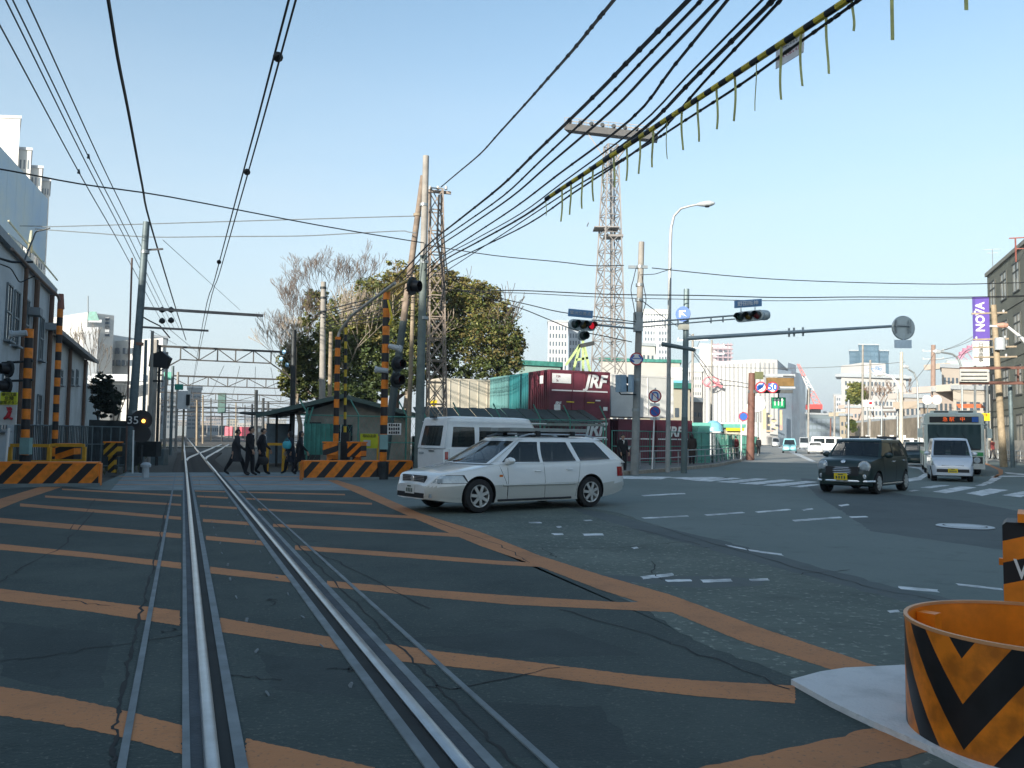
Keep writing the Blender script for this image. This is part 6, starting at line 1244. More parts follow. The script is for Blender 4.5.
t = thing('parked_train', base(188, 290), 'grey train front far down the left tracks', 'train'); a = base(186, 290); b = base(192, 291); mb = MB(); wallbox(mb, a, b, .5, 4, 30); mb.build('body', GALV, t); mb = MB(); wallbox(mb, a+Vector((.2, -.1, 0)), b+Vector((-.2, -.1, 0)), 2.2, 3.3, .2); mb.build('windscreen', BLK, t)
for i, (x0, x1) in enumerate([(196, 206), (207, 218), (219, 229), (252, 262)]):
    a = base(x0, 250); b = base(x1, 251); t = thing('parked_train', a, ['silver railcar left of the yard', 'silver railcar in the yard centre', 'blue tinted railcar left of the pink containers', 'dark railcar right of the pink containers'][i], 'train'); mb = MB(); wallbox(mb, a, b, .9, 3.9, 2.8); mb.build('body', [GALV, LGREY, STEELPOLE, DARKST][i], t); mb = MB(); facade(mb, a, b, 2.0, 3.2, 6, 1, .6, .9); o = mb.build('windows', WINF, t); o['kind'] = 'stuff'
# ================================================================ RIGHT SIDE
# green grey building along the road
def rline(pxx, t):                                      # point on the line parallel to the far road that is seen in column pxx
    r = ray(pxx, 436); o = base(993, 88)+RX*t; A = np.array([[r.x, -RD.x], [r.y, -RD.y]]); k, s = np.linalg.solve(A, np.array([o.x, o.y])); return o+RD*s
g1p = rline(991, 0); g0p = g1p-RD*50; hg = zat(991, 277, g1p.y)
gb = thing('green_building', g1p, 'dark olive four storey building with tall cream windows at the right edge', 'building'); OL = mat('olive_wall', (.135, .14, .11), .85, var=.15, scale=.4, bump=.2)
mb = MB(); mb.prism([g0p, g1p, g1p+UZ*hg, g0p+UZ*hg], RX*18); recalc(mb.build('wall', OL, gb))
mb = MB(); mb.prism([g0p-RX*.2+UZ*(hg+.01), g1p-RX*.2+RD*.2+UZ*(hg+.01), g1p-RX*.2+RD*.2+UZ*(hg+.4), g0p-RX*.2+UZ*(hg+.4)], RX*18.4); recalc(mb.build('roof', mat('parapet_olive', (.20, .20, .17), .8), gb))
CWN = mat('window_cream', (.50, .46, .36), .3, var=.35, scale=1.5, col2=(.22, .24, .24)); rzg = math.atan2(RD.y, RD.x)
fl = hg/4
for j in range(4):
    for k in range(10):
        c = g1p-RD*(2.6+k*4.9)-RX*.0+UZ*(fl*(j+.52)); hh_ = fl*(.56 if j else .68); mb = MB(); mb.box(c, (2.4, .08, hh_), rz=rzg); o = mb.build('window', CWN, gb)
        mb = MB()
        for x in (-1.2, 0, 1.2): mb.box(c-RX*.06+RD*x, (.12, .08, hh_), rz=rzg)
        for zz in (-hh_/2, hh_*.2, hh_/2): mb.box(c-RX*.062+UZ*zz, (2.5, .075, .12), rz=rzg)
        mb.build('frame', mat('frame_dark', (.05, .055, .05), .7), o)
for j in range(1, 4): mb = MB(); mb.prism([g0p-RX*.08+UZ*(fl*j-.05), g1p-RX*.08+UZ*(fl*j-.05), g1p-RX*.08+UZ*(fl*j+.06), g0p-RX*.08+UZ*(fl*j+.06)], RX*.06); mb.build('string_course', OL, gb)
mb = MB(); c = P(1016, 262, 74); mb.bar(c, c+UZ*2.2, .1); mb.bar(c+RX*1.2, c+RX*1.2+UZ*2.2, .1); mb.bar(c-RX*.5+UZ*2.2, c+RX*1.3+UZ*2.2, .1); mb.bar(c+UZ*1.2, c+RX*1.2+UZ*1.2, .08); mb.build('roof_frame', mat('frame_red', (.25, .08, .06), .6), gb)
mb = MB(); c = P(993, 276, 88); mb.bar(c, c+UZ*3, .06); mb.bar(c+UZ*2.9-RX*.8, c+UZ*2.9+RX*.8, .05); mb.bar(c+UZ*2.5-RX*.5, c+UZ*2.5+RX*.5, .05); mb.build('antenna', GALV, gb)
# low stone wall and guard pipes
t = thing('stone_wall', base(1010, 75), 'pale low wall along the right pavement below the olive building', 'wall')
wa, wb = base(987, 86), base(1062, 60)
for k in range(10): u = wa.lerp(wb, k/10); v = wa.lerp(wb, (k+1)/10-.002); mb = MB(); d_ = (v-u).normalized(); mb.prism([u+UZ*.12, v+UZ*.12, v+UZ*1.75, u+UZ*1.75], Vector((-d_.y, d_.x, 0))*.3); mb.build('block', mat('wall_stone', (.36, .33, .28), .85, var=.2, scale=1), t)
def guard(pts, label, h=.8, m=GALV, step=2.0, r=.03, zs=(.8, .45), zb=.12):
    t = thing('guard_pipe_fence', pts[0], label, 'railing')
    for a, b in zip(pts, pts[1:]):
        n = max(1, round((b-a).length/step))
        for k in range(n+1): p = a.lerp(b, k/n); mb = MB(); mb.cyl(p+UZ*zb, p+UZ*(zb+h), r*1.2, n=6); mb.build('post', m, t)
        for z in zs: mb = MB(); mb.cyl(a+UZ*(zb+z), b+UZ*(zb+z), r, n=6); mb.build('rail', m, t)
guard([base(986, 80), base(1020, 62), base(1080, 52)], 'grey pipe guard rail on the right pavement beside the bus')
kin = [G(x, y) for x, y in [(640, 471.5), (668, 469.5), (713, 465), (737, 460.3), (746, 454), (752, 448)]]
guard(kin, 'grey pipe guard rail following the curved kerb of the left pavement', .75)
t = thing('green_road_fence', base(720, 55), 'tall teal mesh fence along the inner edge of the left pavement', 'fence')
fp = [base(612, 41.3), base(650, 43.5), base(690, 46), base(712, 50), base(740, 66), base(757, 100)]
for a, b in zip(fp, fp[1:]):
    n = max(1, round((b-a).length/2.2))
    for k in range(n+1): p = a.lerp(b, k/n); mb = MB(); mb.cyl(p, p+UZ*1.9, .04, n=6); mb.build('post', GREENF, t)
    for z in (.3, 1.1, 1.88): mb = MB(); mb.cyl(a+UZ*z, b+UZ*z, .028, n=6); mb.build('rail', GREENF, t)
mb = MB()
for a, b in zip(fp[3:], fp[4:]):
    d_ = (b-a); n = int(d_.length/.3)
    for k in range(n): u = a+d_*(k/n); mb.bar(u+UZ*.3, u+UZ*1.85, .018)
for a, b in zip(fp[:3], fp[1:4]):
    d_ = (b-a); n = int(d_.length/.2)
    for k in range(n): u = a+d_*(k/n); mb.bar(u+UZ*.3, u+UZ*1.85, .008)
o = mb.build('wire_mesh', GREENF, t); o['kind'] = 'stuff'
# ---- poles and signals in the middle
d = 34.4
pG = upole(base(634.5, d), P(641.5, 242, d), .165, .12, CONC, 'round grey concrete pole carrying the round signs and pedestrian signal', lowm=mat('pole_lower_grey', (.24, .25, .24), .7, var=.15), zl=.5)
mb = MB(); mb.box(P(638, 322, 34.3), (.35, .35, .8)); [mb.box(P(638+s*6, 267, 34.3), (.3, .1, .12)) for s in (-1, 1)]; mb.build('cable_box', GALV, pG)
for y in (267, 285, 300, 322, 380, 410): band(pG, P(641-(y-242)*.03, y, d), .17)
def disc(name, p, r, face, label, ring, inner, par=None, bar=None, rw=.2, sym=None, symm=None):
    face = Vector(face).normalized(); t = thing(name, p, label, 'sign') if par is None else par
    mb = MB(); mb.lathe(p, face, [(0, .02), (r*(1-rw), .02), (r, .02), (r, -.02), (0, -.02)], 24, mis=[1, 0, 2, 2]); mb.build('disc', [ring, inner, GALV], t)
    X = UZ.cross(face).normalized()
    if bar is not None: a = rad(bar); v = X*math.cos(a)+UZ*math.sin(a); mb = MB(); c = p+face*.03; mb.box(c, (r*1.7, .01, r*.10), ax=(v, face, v.cross(face))); mb.build('slash', ring, t)
    if sym: text(sym, r*1.7, 'symbol', symm or BLUE, t, p+face*.026, X, UZ, .004, bold=.03)
    return t
def shiftd(px_, py_, d_): return P(px_, py_, d_)
f_ = (-.15, -1, .02)
disc('round_sign', P(636.5, 359, 34.1), .27, f_, 'round red ringed sign with blue vehicle symbol on the grey concrete pole', RED, WHITEP, sym='↔')
mb = None
tS = thing('sign_post', base(652, 37), 'slim white post with two round signs beside the grey concrete pole', 'sign post'); rpole(base(652, 37), P(655.5, 388, 37), .035, WHITEP, par=tS, cat=None)
disc('round_sign', P(655, 396, 36.9), .29, f_, 'red ringed no turning sign with blue arrow, upper sign of the slim white post', RED, WHITEP, bar=-45, sym='∩')
mb = MB(); mb.box(P(655, 404.7, 36.9), (.42, .03, .12)); mb.build('plate', WHITEP, tS); mb = MB(); mb.box(P(655, 418.5, 36.9), (.42, .03, .13)); mb.build('plate', WHITEP, tS)
disc('round_sign', P(655, 411.5, 36.9), .24, f_, 'blue no parking sign with red rim, lower sign of the slim white post', RED, BLUE, bar=-45)
text('7-20', .10, 'lettering', BLK, tS, P(655, 418.5, 36.85), (1, 0, 0), UZ, .003)
# street lamp
t = thing('street_lamp', base(667.5, 37.5), 'tall curved street lamp with a single pale head', 'street lamp'); d = 37.5
mb = MB(); pts = [base(667.5, d), P(668.5, 400, d), P(670, 250, d), P(671, 228, d), P(674, 216, d), P(681, 208.5, d-.2), P(690, 206, d-.3), P(700, 204, d-.4)]; mb.tube(pts, [.11, .10, .075, .07, .06, .055, .05, .045], 10); mb.build('pole', mat('lamp_post_grey', (.40, .41, .40), .5, .3, var=.1), t)
mb = MB(); h0_, h1_ = P(697, 204.5, d-.4), P(715, 203, d-.6); dv = (h1_-h0_).normalized(); mb.lathe(h0_, dv, [(0, -.02), (.07, 0), (.12, .15), (.17, .4), (.16, .6), (.08, .76), (0, .8)], 14); mb.v = [(x, y, h0_.z+(z-h0_.z)*.8) for x, y, z in mb.v]; mb.build('lamp_head', LGREY, t)
mb = MB(); mb.lathe(h0_+dv*.45-UZ*.11, (0, 0, -1), [(.13, 0), (.10, .05), (0, .07)], 12); mb.v = mb.v; mb.build('lens', GLASSW, t)
# blue grey sign pole and its arm with a mirror disc
d = 36.8
pJ = upole(base(683.8, d), P(686.5, 289, d), .135, .125, mat('pole_teal_grey', (.17, .23, .24), .5, .2, var=.12), 'smooth teal grey pole with blue arrow sign and long overhead arm', lowm=mat('pole_teal_shade', (.10, .14, .14), .6), zl=.30)  # dark lower shaft carries the building's shade in its colour
disc('round_sign', P(683, 314, d-.25), .34, (-.55, -1, 0), 'large blue round sign with white arrow at the top of the teal pole', BLUE, BLUE, sym='↖', symm=WHITEP)
mb = MB(); mb.box(P(683.5, 327, d-.2), (.5, .04, .24)); mb.build('plate', mat('plate_cream', (.42, .42, .36), .6), pJ)
armE = P(904, 325.5, 34.0); mb = MB(); mb.cyl(P(686, 338.5, d), armE, .10, .055, 10); mb.build('overhead_arm', mat('arm_steel', (.26, .33, .37), .45, .3, var=.1), pJ)
for x, y in ((789, 331.8), (794, 331.4), (803, 331)): mb = MB(); q = P(x, y, lerp(d, 34, (x-686)/218)); mb.bar(q-UZ*.22, q+UZ*.16, .07); mb.build('arm_clamp', GALV, pJ)
mb = MB(); mb.cyl(P(662, 344, d), P(695, 350, d-.8), .1, .08, 8); mb.build('stub_arm', STEELPOLE, pJ)
# back of disc sign at the arm end
t = thing('round_sign', P(903.5, 328, 33.7), 'grey back of a round road sign at the end of the long overhead arm', 'sign')
mb = MB(); mb.lathe(P(903.5, 327.8, 33.7), (-.1, 1, 0), [(0, -.02), (.47, -.02), (.50, -.0), (.50, .03), (0, .03)], 28); mb.build('disc', mat('sign_back', (.42, .47, .48), .35, .5, var=.08), t)
mb = MB(); [mb.bar(P(903.5+s*7, 320, 33.6), P(903.5+s*7, 333, 33.6), .05) for s in (-1, 1)]; mb.bar(P(895, 325.5, 33.6), P(912, 325.5, 33.6), .06); mb.build('bracket', GALV, t)
mb = MB(); mb.box(P(903, 344, 33.7), (.7, .03, .34)); mb.bar(P(903.5, 333, 33.7), P(903.3, 340, 33.7), .04); mb.build('sign_plate', mat('plate_pale', (.62, .72, .80), .5), t)
# traffic signals
VIS = mat('signal_visor', (.03, .04, .04), .5, .3); HS = mat('signal_housing', (.42, .48, .50), .45, .2, var=.06)
L_RED = mat('lamp_red_lit', (.5, .01, .01), .3, var=0, emit=(1, .02, .05), es=.25); L_DK = mat('lamp_dark', (.02, .05, .04), .2, var=0); L_AM = mat('lamp_dark_amber', (.10, .07, .01), .2, var=0)
def tsignal(c, X, face, label, arrow=False, cols=None, r=.15):
    X = Vector(X).normalized(); face = Vector(face).normalized(); t = thing('traffic_signal', c, label, 'traffic signal'); Y = face.cross(X).normalized()*-1
    mb = MB(); n = 16; rows = []
    prof = []
    for k in range(n+1): a = -math.pi/2+math.pi*k/n; prof.append((.42+.21*math.cos(a), .21*math.sin(a)))
    for k in range(n+1): a = math.pi/2+math.pi*k/n; prof.append((-.42+.21*math.cos(a), .21*math.sin(a)))
    for dpt, s in ((.0, .97), (-.02, 1), (-.13, .98), (-.20, .72)): rows.append([c+X*x*s+UZ*z*s+face*dpt for x, z in prof])
    mb.grid(rows, 0, True, True); mb.add(rows[0], [tuple(range(len(prof)))], 0); mb.add(rows[-1], [tuple(range(len(prof)-1, -1, -1))], 0); recalc(mb.build('housing', HS, t))
    for i, m in enumerate(cols or (L_DK, L_AM, L_RED)):
        p = c+X*(-.38+.38*i); mb = MB(); mb.lathe(p+face*.01, face, [(0, .04), (r*.6, .03), (r, 0)], 16); mb.build('lens', m, t)
        mb = MB(); rws = []
        for h in (0, .27):
            rws.append([p+face*(h if True else h)*(1 if math.sin(a) > -.3 else .35)+(X*math.cos(a)+UZ*math.sin(a))*(r+.012)*(1-.1*h) for a in [2*math.pi*k/20 for k in range(20)]])
        mb.grid(rws, 0, True, True); mb.grid([[q*1 for q in rws[1]], [p+(q-p)*.985 for q in rws[1]], [p+(q-p)*.97 for q in rws[0]]], 0, True, True); mb.build('visor', VIS, t)
    if arrow:
        p = c+X*.0-UZ*.42; mb = MB(); mb.lathe(p-face*.12, face, [(0, 0), (.20, .0), (.21, .12), (0, .12)], 18); mb.build('arrow_housing', HS, t); mb = MB(); mb.lathe(p+face*.01, face, [(0, .02), (r, 0)], 16); mb.build('lens', L_DK, t)
        mb = MB(); mb.lathe(p, face, [(r+.012, 0), (r+.012, .25), (r, .25), (r, 0)], 18); mb.build('visor', VIS, t)
    return t
sc1 = P(749, 316, 32.4)
t = tsignal(sc1, (.69, -.72, .0), (-.72, -.69, -.03), 'traffic signal on the right hand arm, seen from the side with dark hoods', cols=(L_DK, L_AM, mat('lamp_red_off', (.12, .008, .012), .3, var=0)))
mb = MB(); mb.cyl(P(641, 322.5, 34.4), P(735, 315.5, 32.9), .035); mb.cyl(P(641, 327, 34.4), P(735, 319, 32.9), .028); [mb.bar(P(x, 315+(740-x)*.075, 33.1), P(x, 321+(740-x)*.075, 33.1), .05) for x in (665, 678, 711, 723)]; mb.build('signal_arm', GALV, pG)
mb = MB(); c = sc1+Vector((.35, .0, 0)); mb.box(P(748, 303.5, 32.4), (1.05, .04, .29), ax=(Vector((1, -.25, .05)).normalized(), Vector((.25, 1, 0)).normalized(), UZ)); mb.build('plate', BLUEP, t); text('野田阪神', .2, 'lettering', WHITEP, t, P(748, 303.5, 32.33), (1, -.25, .05), UZ, .004)
[MB().bar(P(x, 307, 32.4), P(x, 312, 32.4), .03).build('plate_bracket', GALV, t) for x in (741, 755)]
mb = MB(); mb.lathe(sc1+Vector((.50, -.14, .02)), Vector((1, -.1, 0)), [(.2, -.1), (.21, .05), (.19, .18), (.12, .27), (0, .3)], 16); mb.build('end_pod', HS, t)
sc2 = P(583, 325, 32.6)
t = tsignal(sc2, (.88, .47, 0), (.47, -.88, -.03), 'traffic signal left of the grey pole showing red, with an arrow lamp hanging below', arrow=True)
mb = MB(); mb.box(P(580.5, 313.5, 32.5), (.98, .04, .30), ax=(Vector((1, 0, -.08)).normalized(), Vector((0, 1, 0)), Vector((.08, 0, 1)).normalized())); mb.build('plate', BLUEP, t); text('鷺洲交差点', .17, 'lettering', LGREY, t, P(580.5, 313.5, 32.45), (1, 0, -.08), UZ, .004)
mb = MB(); mb.cyl(P(597, 325, 32.8), P(638, 329, 34.3), .04); mb.cyl(P(592, 320, 32.8), P(638, 324, 34.3), .025); mb.build('signal_arm', GALV, pG)
# pedestrian signal
t = thing('pedestrian_signal', P(622, 384, 33.9), 'blue grey two lamp pedestrian signal on the left of the concrete pole', 'traffic signal'); c = P(621, 383.5, 33.9)
mb = MB(); mb.box(c, (.30, .34, .70), rz=rad(35)); mb.build('housing', mat('ped_housing', (.25, .36, .45), .5), t)
X_ = Vector((math.cos(rad(35)), math.sin(rad(35)), 0)); fX = X_; 
for z in (.17, -.17):
    mb = MB(); mb.box(c+X_*.17+UZ*z, (.04, .28, .28), rz=rad(35)); mb.build('lens', L_DK, t); mb = MB(); mb.lathe(c+X_*.18+UZ*z, (X_.x, X_.y, -.1), [(.15, 0), (.14, .2), (.12, .2), (.13, 0)], 12); mb.build('visor', VIS, t)
mb = MB(); mb.box(P(631, 383.5, 33.9), (.18, .3, .72), rz=rad(-20)); mb.build('second_head', MATS['ped_housing'], t); mb = MB(); mb.tube([P(619, 392, 33.9), P(621, 394.5, 33.9), P(636, 394.5, 34.2)], .03); mb.build('bracket', DARKST, t)
# no-parking etc further along
for i, (x, yb, yt, dd, rr) in enumerate([(741, 460, 417, 58, .3), (720, 452, 425, 75, 0), (747, 455, 412, 64, 0)]):
    tS = thing('sign_post', base(x, dd), ['thin white post with small dark round sign near the kerb bend', 'thin post behind the three walking people', 'thin pale post right of the small round sign'][i], 'sign post'); rpole(base(x, dd), P(x+.5, yt-8, dd), .05, WHITEP, par=tS, cat=None)
    if rr: disc('x', P(x+2.5, 416.5, dd-.2), .32, f_, '', RED, BLUE, par=tS)
# brown gantry pole with boards
d = 62; BR = mat('gantry_brown', (.16, .075, .055), .7, var=.2)
t = thing('sign_gantry', base(751, d), 'brown cantilever sign gantry over the far left carriageway', 'sign gantry')
mb = MB(); mb.cyl(base(750, d), P(752, 373, d), .30, .25, 14); mb.build('pole', BR, t); mb = MB(); mb.bar(P(748, 391.5, d), P(793, 391.5, d-1), .28, .25); mb.bar(P(752, 376, d), P(794, 376.5, d-1), .12); mb.build('beam', DARKST, t)
mb = MB(); mb.box(P(780, 382, d-.7), (2.0, .25, .62)); mb.build('display_board', mat('board_brown', (.20, .12, .04), .5, var=.2), t); mb = MB(); mb.box(P(780, 375.5, d-.7), (2.2, .2, .22)); mb.box(P(780, 387.5, d-.7), (2.2, .2, .14)); mb.build('board_edge', LGREY, t)
mb = MB(); mb.box(P(759, 375.5, d-.5), (.62, .12, .55)); mb.build('square_board', mat('board_olive', (.14, .15, .07), .5), t)
for i, x in enumerate((761, 772.5)): disc('round_sign', P(x, 387.3, d-1.3), .42, (-.1, -1, 0), ['left red ringed sign on the brown gantry with a blue arrow', 'right red ringed sign on the brown gantry with a blue number'][i], RED, WHITEP, sym=['↱', '50'][i], rw=.24)
t = thing('green_sign', P(778.5, 403, 66), 'green and white road sign hanging below the brown gantry', 'sign'); mb = MB(); mb.box(P(778.5, 403, 66), (1.15, .06, .9)); mb.build('plate', mat('road_green', (.02, .32, .13), .5), t)
for x in (775, 778.5, 782): mb = MB(); q = P(x, 402.5, 65.9); mb.box(q, (.07, .03, .5)); mb.prism([q+Vector((-.13, -.02, .15)), q+Vector((.13, -.02, .15)), q+Vector((0, -.02, .36))], (0, .03, 0)); mb.build('arrow', WHITEP, t)
mb = MB(); mb.bar(P(778.5, 392, 66), P(778.5, 398, 66), .08); mb.build('hanger', DARKST, t)
t = thing('white_sign_board', P(758, 405, 80), 'white round edged board behind the brown gantry pole', 'sign'); mb = MB(); mb.lathe(P(757.5, 404, 80), (0, -1, 0), [(0, .05), (.75, .05), (.8, 0), (0, 0)], 20); mb.build('disc', WHITEP, t); rpole(base(758, 80.2), P(757.5, 398, 80.2), .1, GALV, 'post', par=t, cat=None)
# assorted poles to the right
pole_list = [(692, 334, 460, 70, CONC, .12, 'tan pole among the wires left of the big white store'), (711, 340, 455, 85, CONC, .12, 'thin pole in front of the big white store'), (862, 345, 452, 92, CONC, .13, 'pale pole in front of the small green tree'), (869.5, 360, 448, 100, CONC, .15, 'pale pole just right of the small green tree'),
  (848, 400, 445, 90, GALV, .12, 'short grey pole left of the small green tree'), (881, 404, 446, 85, GALV, .10, 'thin lamp pole between the pale poles and the bus'), (897, 385, 445, 95, GALV, .1, 'slim pole left of the large lamp pole'), (932.5, 345, 430, 110, mat('pole_red_tan', (.28, .19, .15), .8), .35, 'thick reddish pole rising behind the bus'), (834, 396, 440, 160, CONC, .2, 'thin far pole beside the white office'), (808, 388, 440, 170, CONC, .22, 'far pole by the red crane'), (830, 418, 440, 120, BR, .12, 'brown frame post right of the far pole')]
for x, yt, yb, dd, m, r, lb in pole_list:
    t = upole(base(x, dd), P(x+.8, yt, dd), r, r*.8, m, lb)
    if dd in (70, 110, 85): 
        for yy in (6, 14): mb = MB(); q = P(x+.7, yt+yy, dd); mb.bar(q-RX*1.3, q+RX*1.3, .12); mb.build('crossarm', GALV, t); [insulator(q+RX*s+UZ*.05, t, .12) for s in (-1.2, 0, 1.2)]
t = thing('street_lamp', base(902, 62), 'white curved road lamp on a tall pale pole left of the bus', 'street lamp'); d = 62
mb = MB(); mb.cyl(base(900.5, d), P(901.5, 352, d), .17, .11, 10); mb.build('pole', mat('pole_cream', (.48, .45, .38), .7), t); mb = MB(); mb.tube([P(901, 392, d), P(898, 384, d), P(892, 377, d), P(884, 374, d), P(879, 374, d)], .09, 8); mb.build('arm', WHITEP, t); mb = MB(); mb.lathe(P(883, 374, d), (-1, 0, .1), [(0, 0), (.2, .1), (.25, .5), (0, .8)], 10); mb.build('lamp_head', WHITEP, t)
for i, (x, y, xe, dd) in enumerate([(937, 352, 962, 75), (905, 367, 918, 85)]):
    t = thing('street_lamp', base(xe, dd), ['arched grey street lamp reaching left over the bus', 'small street lamp behind the large lamp pole'][i], 'street lamp')
    mb = MB(); mb.tube([base(xe, dd), P(xe, y+35, dd), P(xe-1, y+14, dd), P(xe-4, y+6, dd), P(xe-10, y+2, dd), P(x+3, y, dd)], .09, 8); mb.build('pole', GALV, t); mb = MB(); mb.lathe(P(x+4, y, dd), (-1, 0, .1), [(0, 0), (.18, .1), (.22, .5), (0, .8)], 10); mb.build('lamp_head', LGREY, t)
t = thing('street_lamp', base(1040, 40), 'orange topped street lamp arching in from the right edge', 'street lamp'); d = 44
mb = MB(); mb.tube([base(1048, d), P(1040, 380, d), P(1033, 352, d), P(1022, 338, d), P(1008, 327, d), P(990, 326, d)], [.12, .1, .09, .08, .07, .06], 8); mb.build('pole', WHITEP, t); mb = MB(); mb.lathe(P(1008, 325.5, d), (-1, 0, 0), [(0, 0), (.12, .05), (.16, .3), (.1, .6), (0, .7)], 10); mb.build('lamp_head', mat('lamp_orange_cap', (.50, .28, .2), .5), t)
# big utility pole by the olive building
d = 52
t = upole(base(1003, d), P(993.5, 305, d), .22, .16, mat('pole_sandy', (.33, .26, .17), .8, var=.2), 'sandy utility pole with crossarms against the olive building')
for y in (313, 339, 347, 357): mb = MB(); q = P(994+(y-305)*.06, y, d); mb.bar(q-RX*1.3, q+RX*(.7 if y < 340 else 1.1), .10); mb.build('crossarm', CONC_T, t); [insulator(q+RX*s, t, .09) for s in (-1.1, .5)]
mb = MB(); mb.cyl(P(1000, 350, d-.4), P(1000, 338, d-.4), .3, n=12); mb.build('transformer', LGREY, t)
upole(base(1012, 51), P(1010, 385, 51), .13, .12, STEELPOLE, 'slate blue post in front of the olive building')
# brown gantry back at right
t = thing('sign_gantry', base(1045, 48), 'brown double beam gantry seen from behind at the right edge', 'sign gantry'); d = 50
mb = MB(); mb.bar(P(960, 368.5, d), P(1050, 367.5, d), .16); mb.bar(P(960, 383, d), P(1050, 383, d), .18); [mb.bar(P(x, 368, d), P(x, 383, d), .1) for x in (961, 969, 1018)]; mb.cyl(base(1046, d), P(1046, 364, d), .25, n=12); mb.build('beam', BR, t)
mb = MB(); mb.box(P(974, 375.5, d-.3), (1.7, .08, .78)); mb.build('panel', mat('panel_grey_white', (.48, .48, .44), .6), t); mb = MB(); [mb.bar(P(961, y, d-.4), P(987, y, d-.4), .04) for y in (372, 376, 380)]; mb.build('panel_rib', DARKST, t)
# purple tower sign
d = 78; t = thing('tower_sign', P(981, 364, d), 'tall purple sign board with white rotated lettering beside the olive building', 'sign'); PUR = mat('sign_purple', (.14, .09, .40), .5, var=.05)
wS = (988-974)/F_PX*d; mb = MB(); mb.box((P(981, 297, d)+P(981, 341, d))/2, (wS, .5, zat(981, 297, d)-zat(981, 341, d))); mb.build('panel', PUR, t)
mb = MB(); mb.box((P(981, 341, d)+P(981, 366, d))/2-UZ*.01, (wS, .5, zat(981, 341, d)-zat(981, 366, d)-.02)); mb.build('white_panel', WHITEP, t); mb = MB(); [mb.bar(P(x, 450, d+.5), P(x, 297, d+.5), .15) for x in (975, 987)]; mb.build('support', GALV, t)
text('NOVA', 1.15, 'lettering', WHITEP, t, P(980.5, 317, d-.28), (0, 0, 1), (-1, 0, 0), .02, sx_=.85, bold=.03)
for i, ch in enumerate('日通商事'): text(ch, .5, 'lettering', DARKST, t, P(981, 345+i*5, d-.28), (1, 0, 0), UZ, .01)
# yellow arrow sign
t = thing('arrow_sign', base(986, 60), 'yellow sign with a red arrow above the right side of the bus', 'sign'); d = 60; mb = MB(); mb.box(P(985.5, 417, d), (.62, .06, .55)); mb.build('plate', YELP, t); text('→', .4, 'arrow', RED, t, P(985.5, 415, d-.05), (1, 0, 0), UZ, .005); mb = MB(); mb.bar(base(986, d+.1), P(986, 412, d+.1), .07); mb.build('post', GALV, t)
disc('round_sign', P(866, 403.5, 90), .01, f_, 'x', RED, RED) if False else None
t = thing('signal_board', P(868, 403.5, 88), 'small white board with a red sign hanging between two pale poles', 'sign'); mb = MB(); mb.box(P(868, 403.5, 88), (1.1, .1, .75)); mb.build('plate', WHITEP, t); mb = MB(); mb.box(P(870.5, 403, 87.9), (.3, .05, .25)); mb.build('mark', RED, t); mb = MB(); mb.bar(P(868, 400, 88.1), base(868, 88.1), .08); mb.build('post', GALV, t)
# ---- far buildings on the right
WHB = (.50, .49, .47)
# big white store with round corner
t = thing('department_store', base(750, 260), 'big white store with fine vertical ribs and a rounded corner in painted shade', 'building'); ST = mat('store_white', WHB, .7, var=.05, scale=.05); STG = mat('store_shade_glass', (.28, .34, .40), .25, var=.25, scale=.1)
d = 260; zT = zat(740, 362, d); pts = [base(690, 268), base(705, 262), base(760, 250), base(778, 251), base(792, 256), base(800, 264), base(806, 276)]
mb = MB(); mb.prism([pts[0], pts[1], pts[2], pts[3], base(790, 290), base(700, 300)], UZ*zT); recalc(mb.build('wall', ST, t)); mb = MB(); mb.prism([pts[3]+Vector((.05, .1, 0)), pts[4], pts[5], pts[6], base(806, 310), base(790, 291)], UZ*(zT-3)); recalc(mb.build('shaded_corner', STG, t))  # blue grey of the corner is the white store's shade, painted in
mb = MB(); mb.prism([pts[4]+Vector((0, 3, zT-3)), pts[5]+Vector((0, 3, zT-3)), base(795, 290)+UZ*(zT-3), base(788, 290)+UZ*(zT-3)], UZ*2.9); recalc(mb.build('corner_top', STG, t))
mb = MB()
for a, b in ((pts[1], pts[2]), (pts[2], pts[3])):
    n = max(2, int((b-a).length/1.4))
    for k in range(n): p = a.lerp(b, k/n); mb.box(p-Vector((0, .1, 0))+UZ*(zT*.5+3), (.28, .6, zT-8))
o = mb.build('ribs', mat('store_rib', (.33, .34, .35), .7), t); o['kind'] = 'stuff'
mb = MB(); [mb.box(P(x, y, 247), (w_, .3, h_), rz=-.15) for x, y, w_, h_ in [(764.5, 419, .8, 6), (770, 416, 1.2, .6), (774, 421, 1.3, .5), (769.5, 425, 1.0, .5), (776, 428, 1.1, .4), (770, 431, 2, .4), (781, 420, .7, 6)]]; o = mb.build('posters', mat('poster_yellow', (.60, .55, .25), .6, var=.5, scale=.6, col2=(.55, .25, .22)), t); o['kind'] = 'stuff'
mb = MB(); mb.tube([P(711+8*math.cos(a), 382+5*math.sin(a), 255) for a in [k/16*6.283 for k in range(17)]], .22, 5); mb.tube([P(706, 386, 254.8), P(712, 381, 254.8), P(722, 387, 254.8)], .5, 6); mb.build('red_emblem', mat('emblem_pink', (.62, .22, .25), .5), t)
bldg('white tower with scaffolded crown rising behind the store', 700, 731, 344, 330, 332, 20, (.60, .58, .58), 0, 0, parapet=False)
t = thing('rooftop_frame', P(722, 365, 326), 'purple brown scaffold crown on the white tower behind the store', 'scaffold'); mb = MB()
for k in range(6): mb.box(P(722, 345+k*4.2, 325), (8, 3, .5))
for x in (713, 718, 723, 728, 731): mb.bar(P(x, 343, 324), P(x, 368, 324), .4)
o = mb.build('frame', mat('scaffold_mauve', (.38, .30, .33), .7), t)
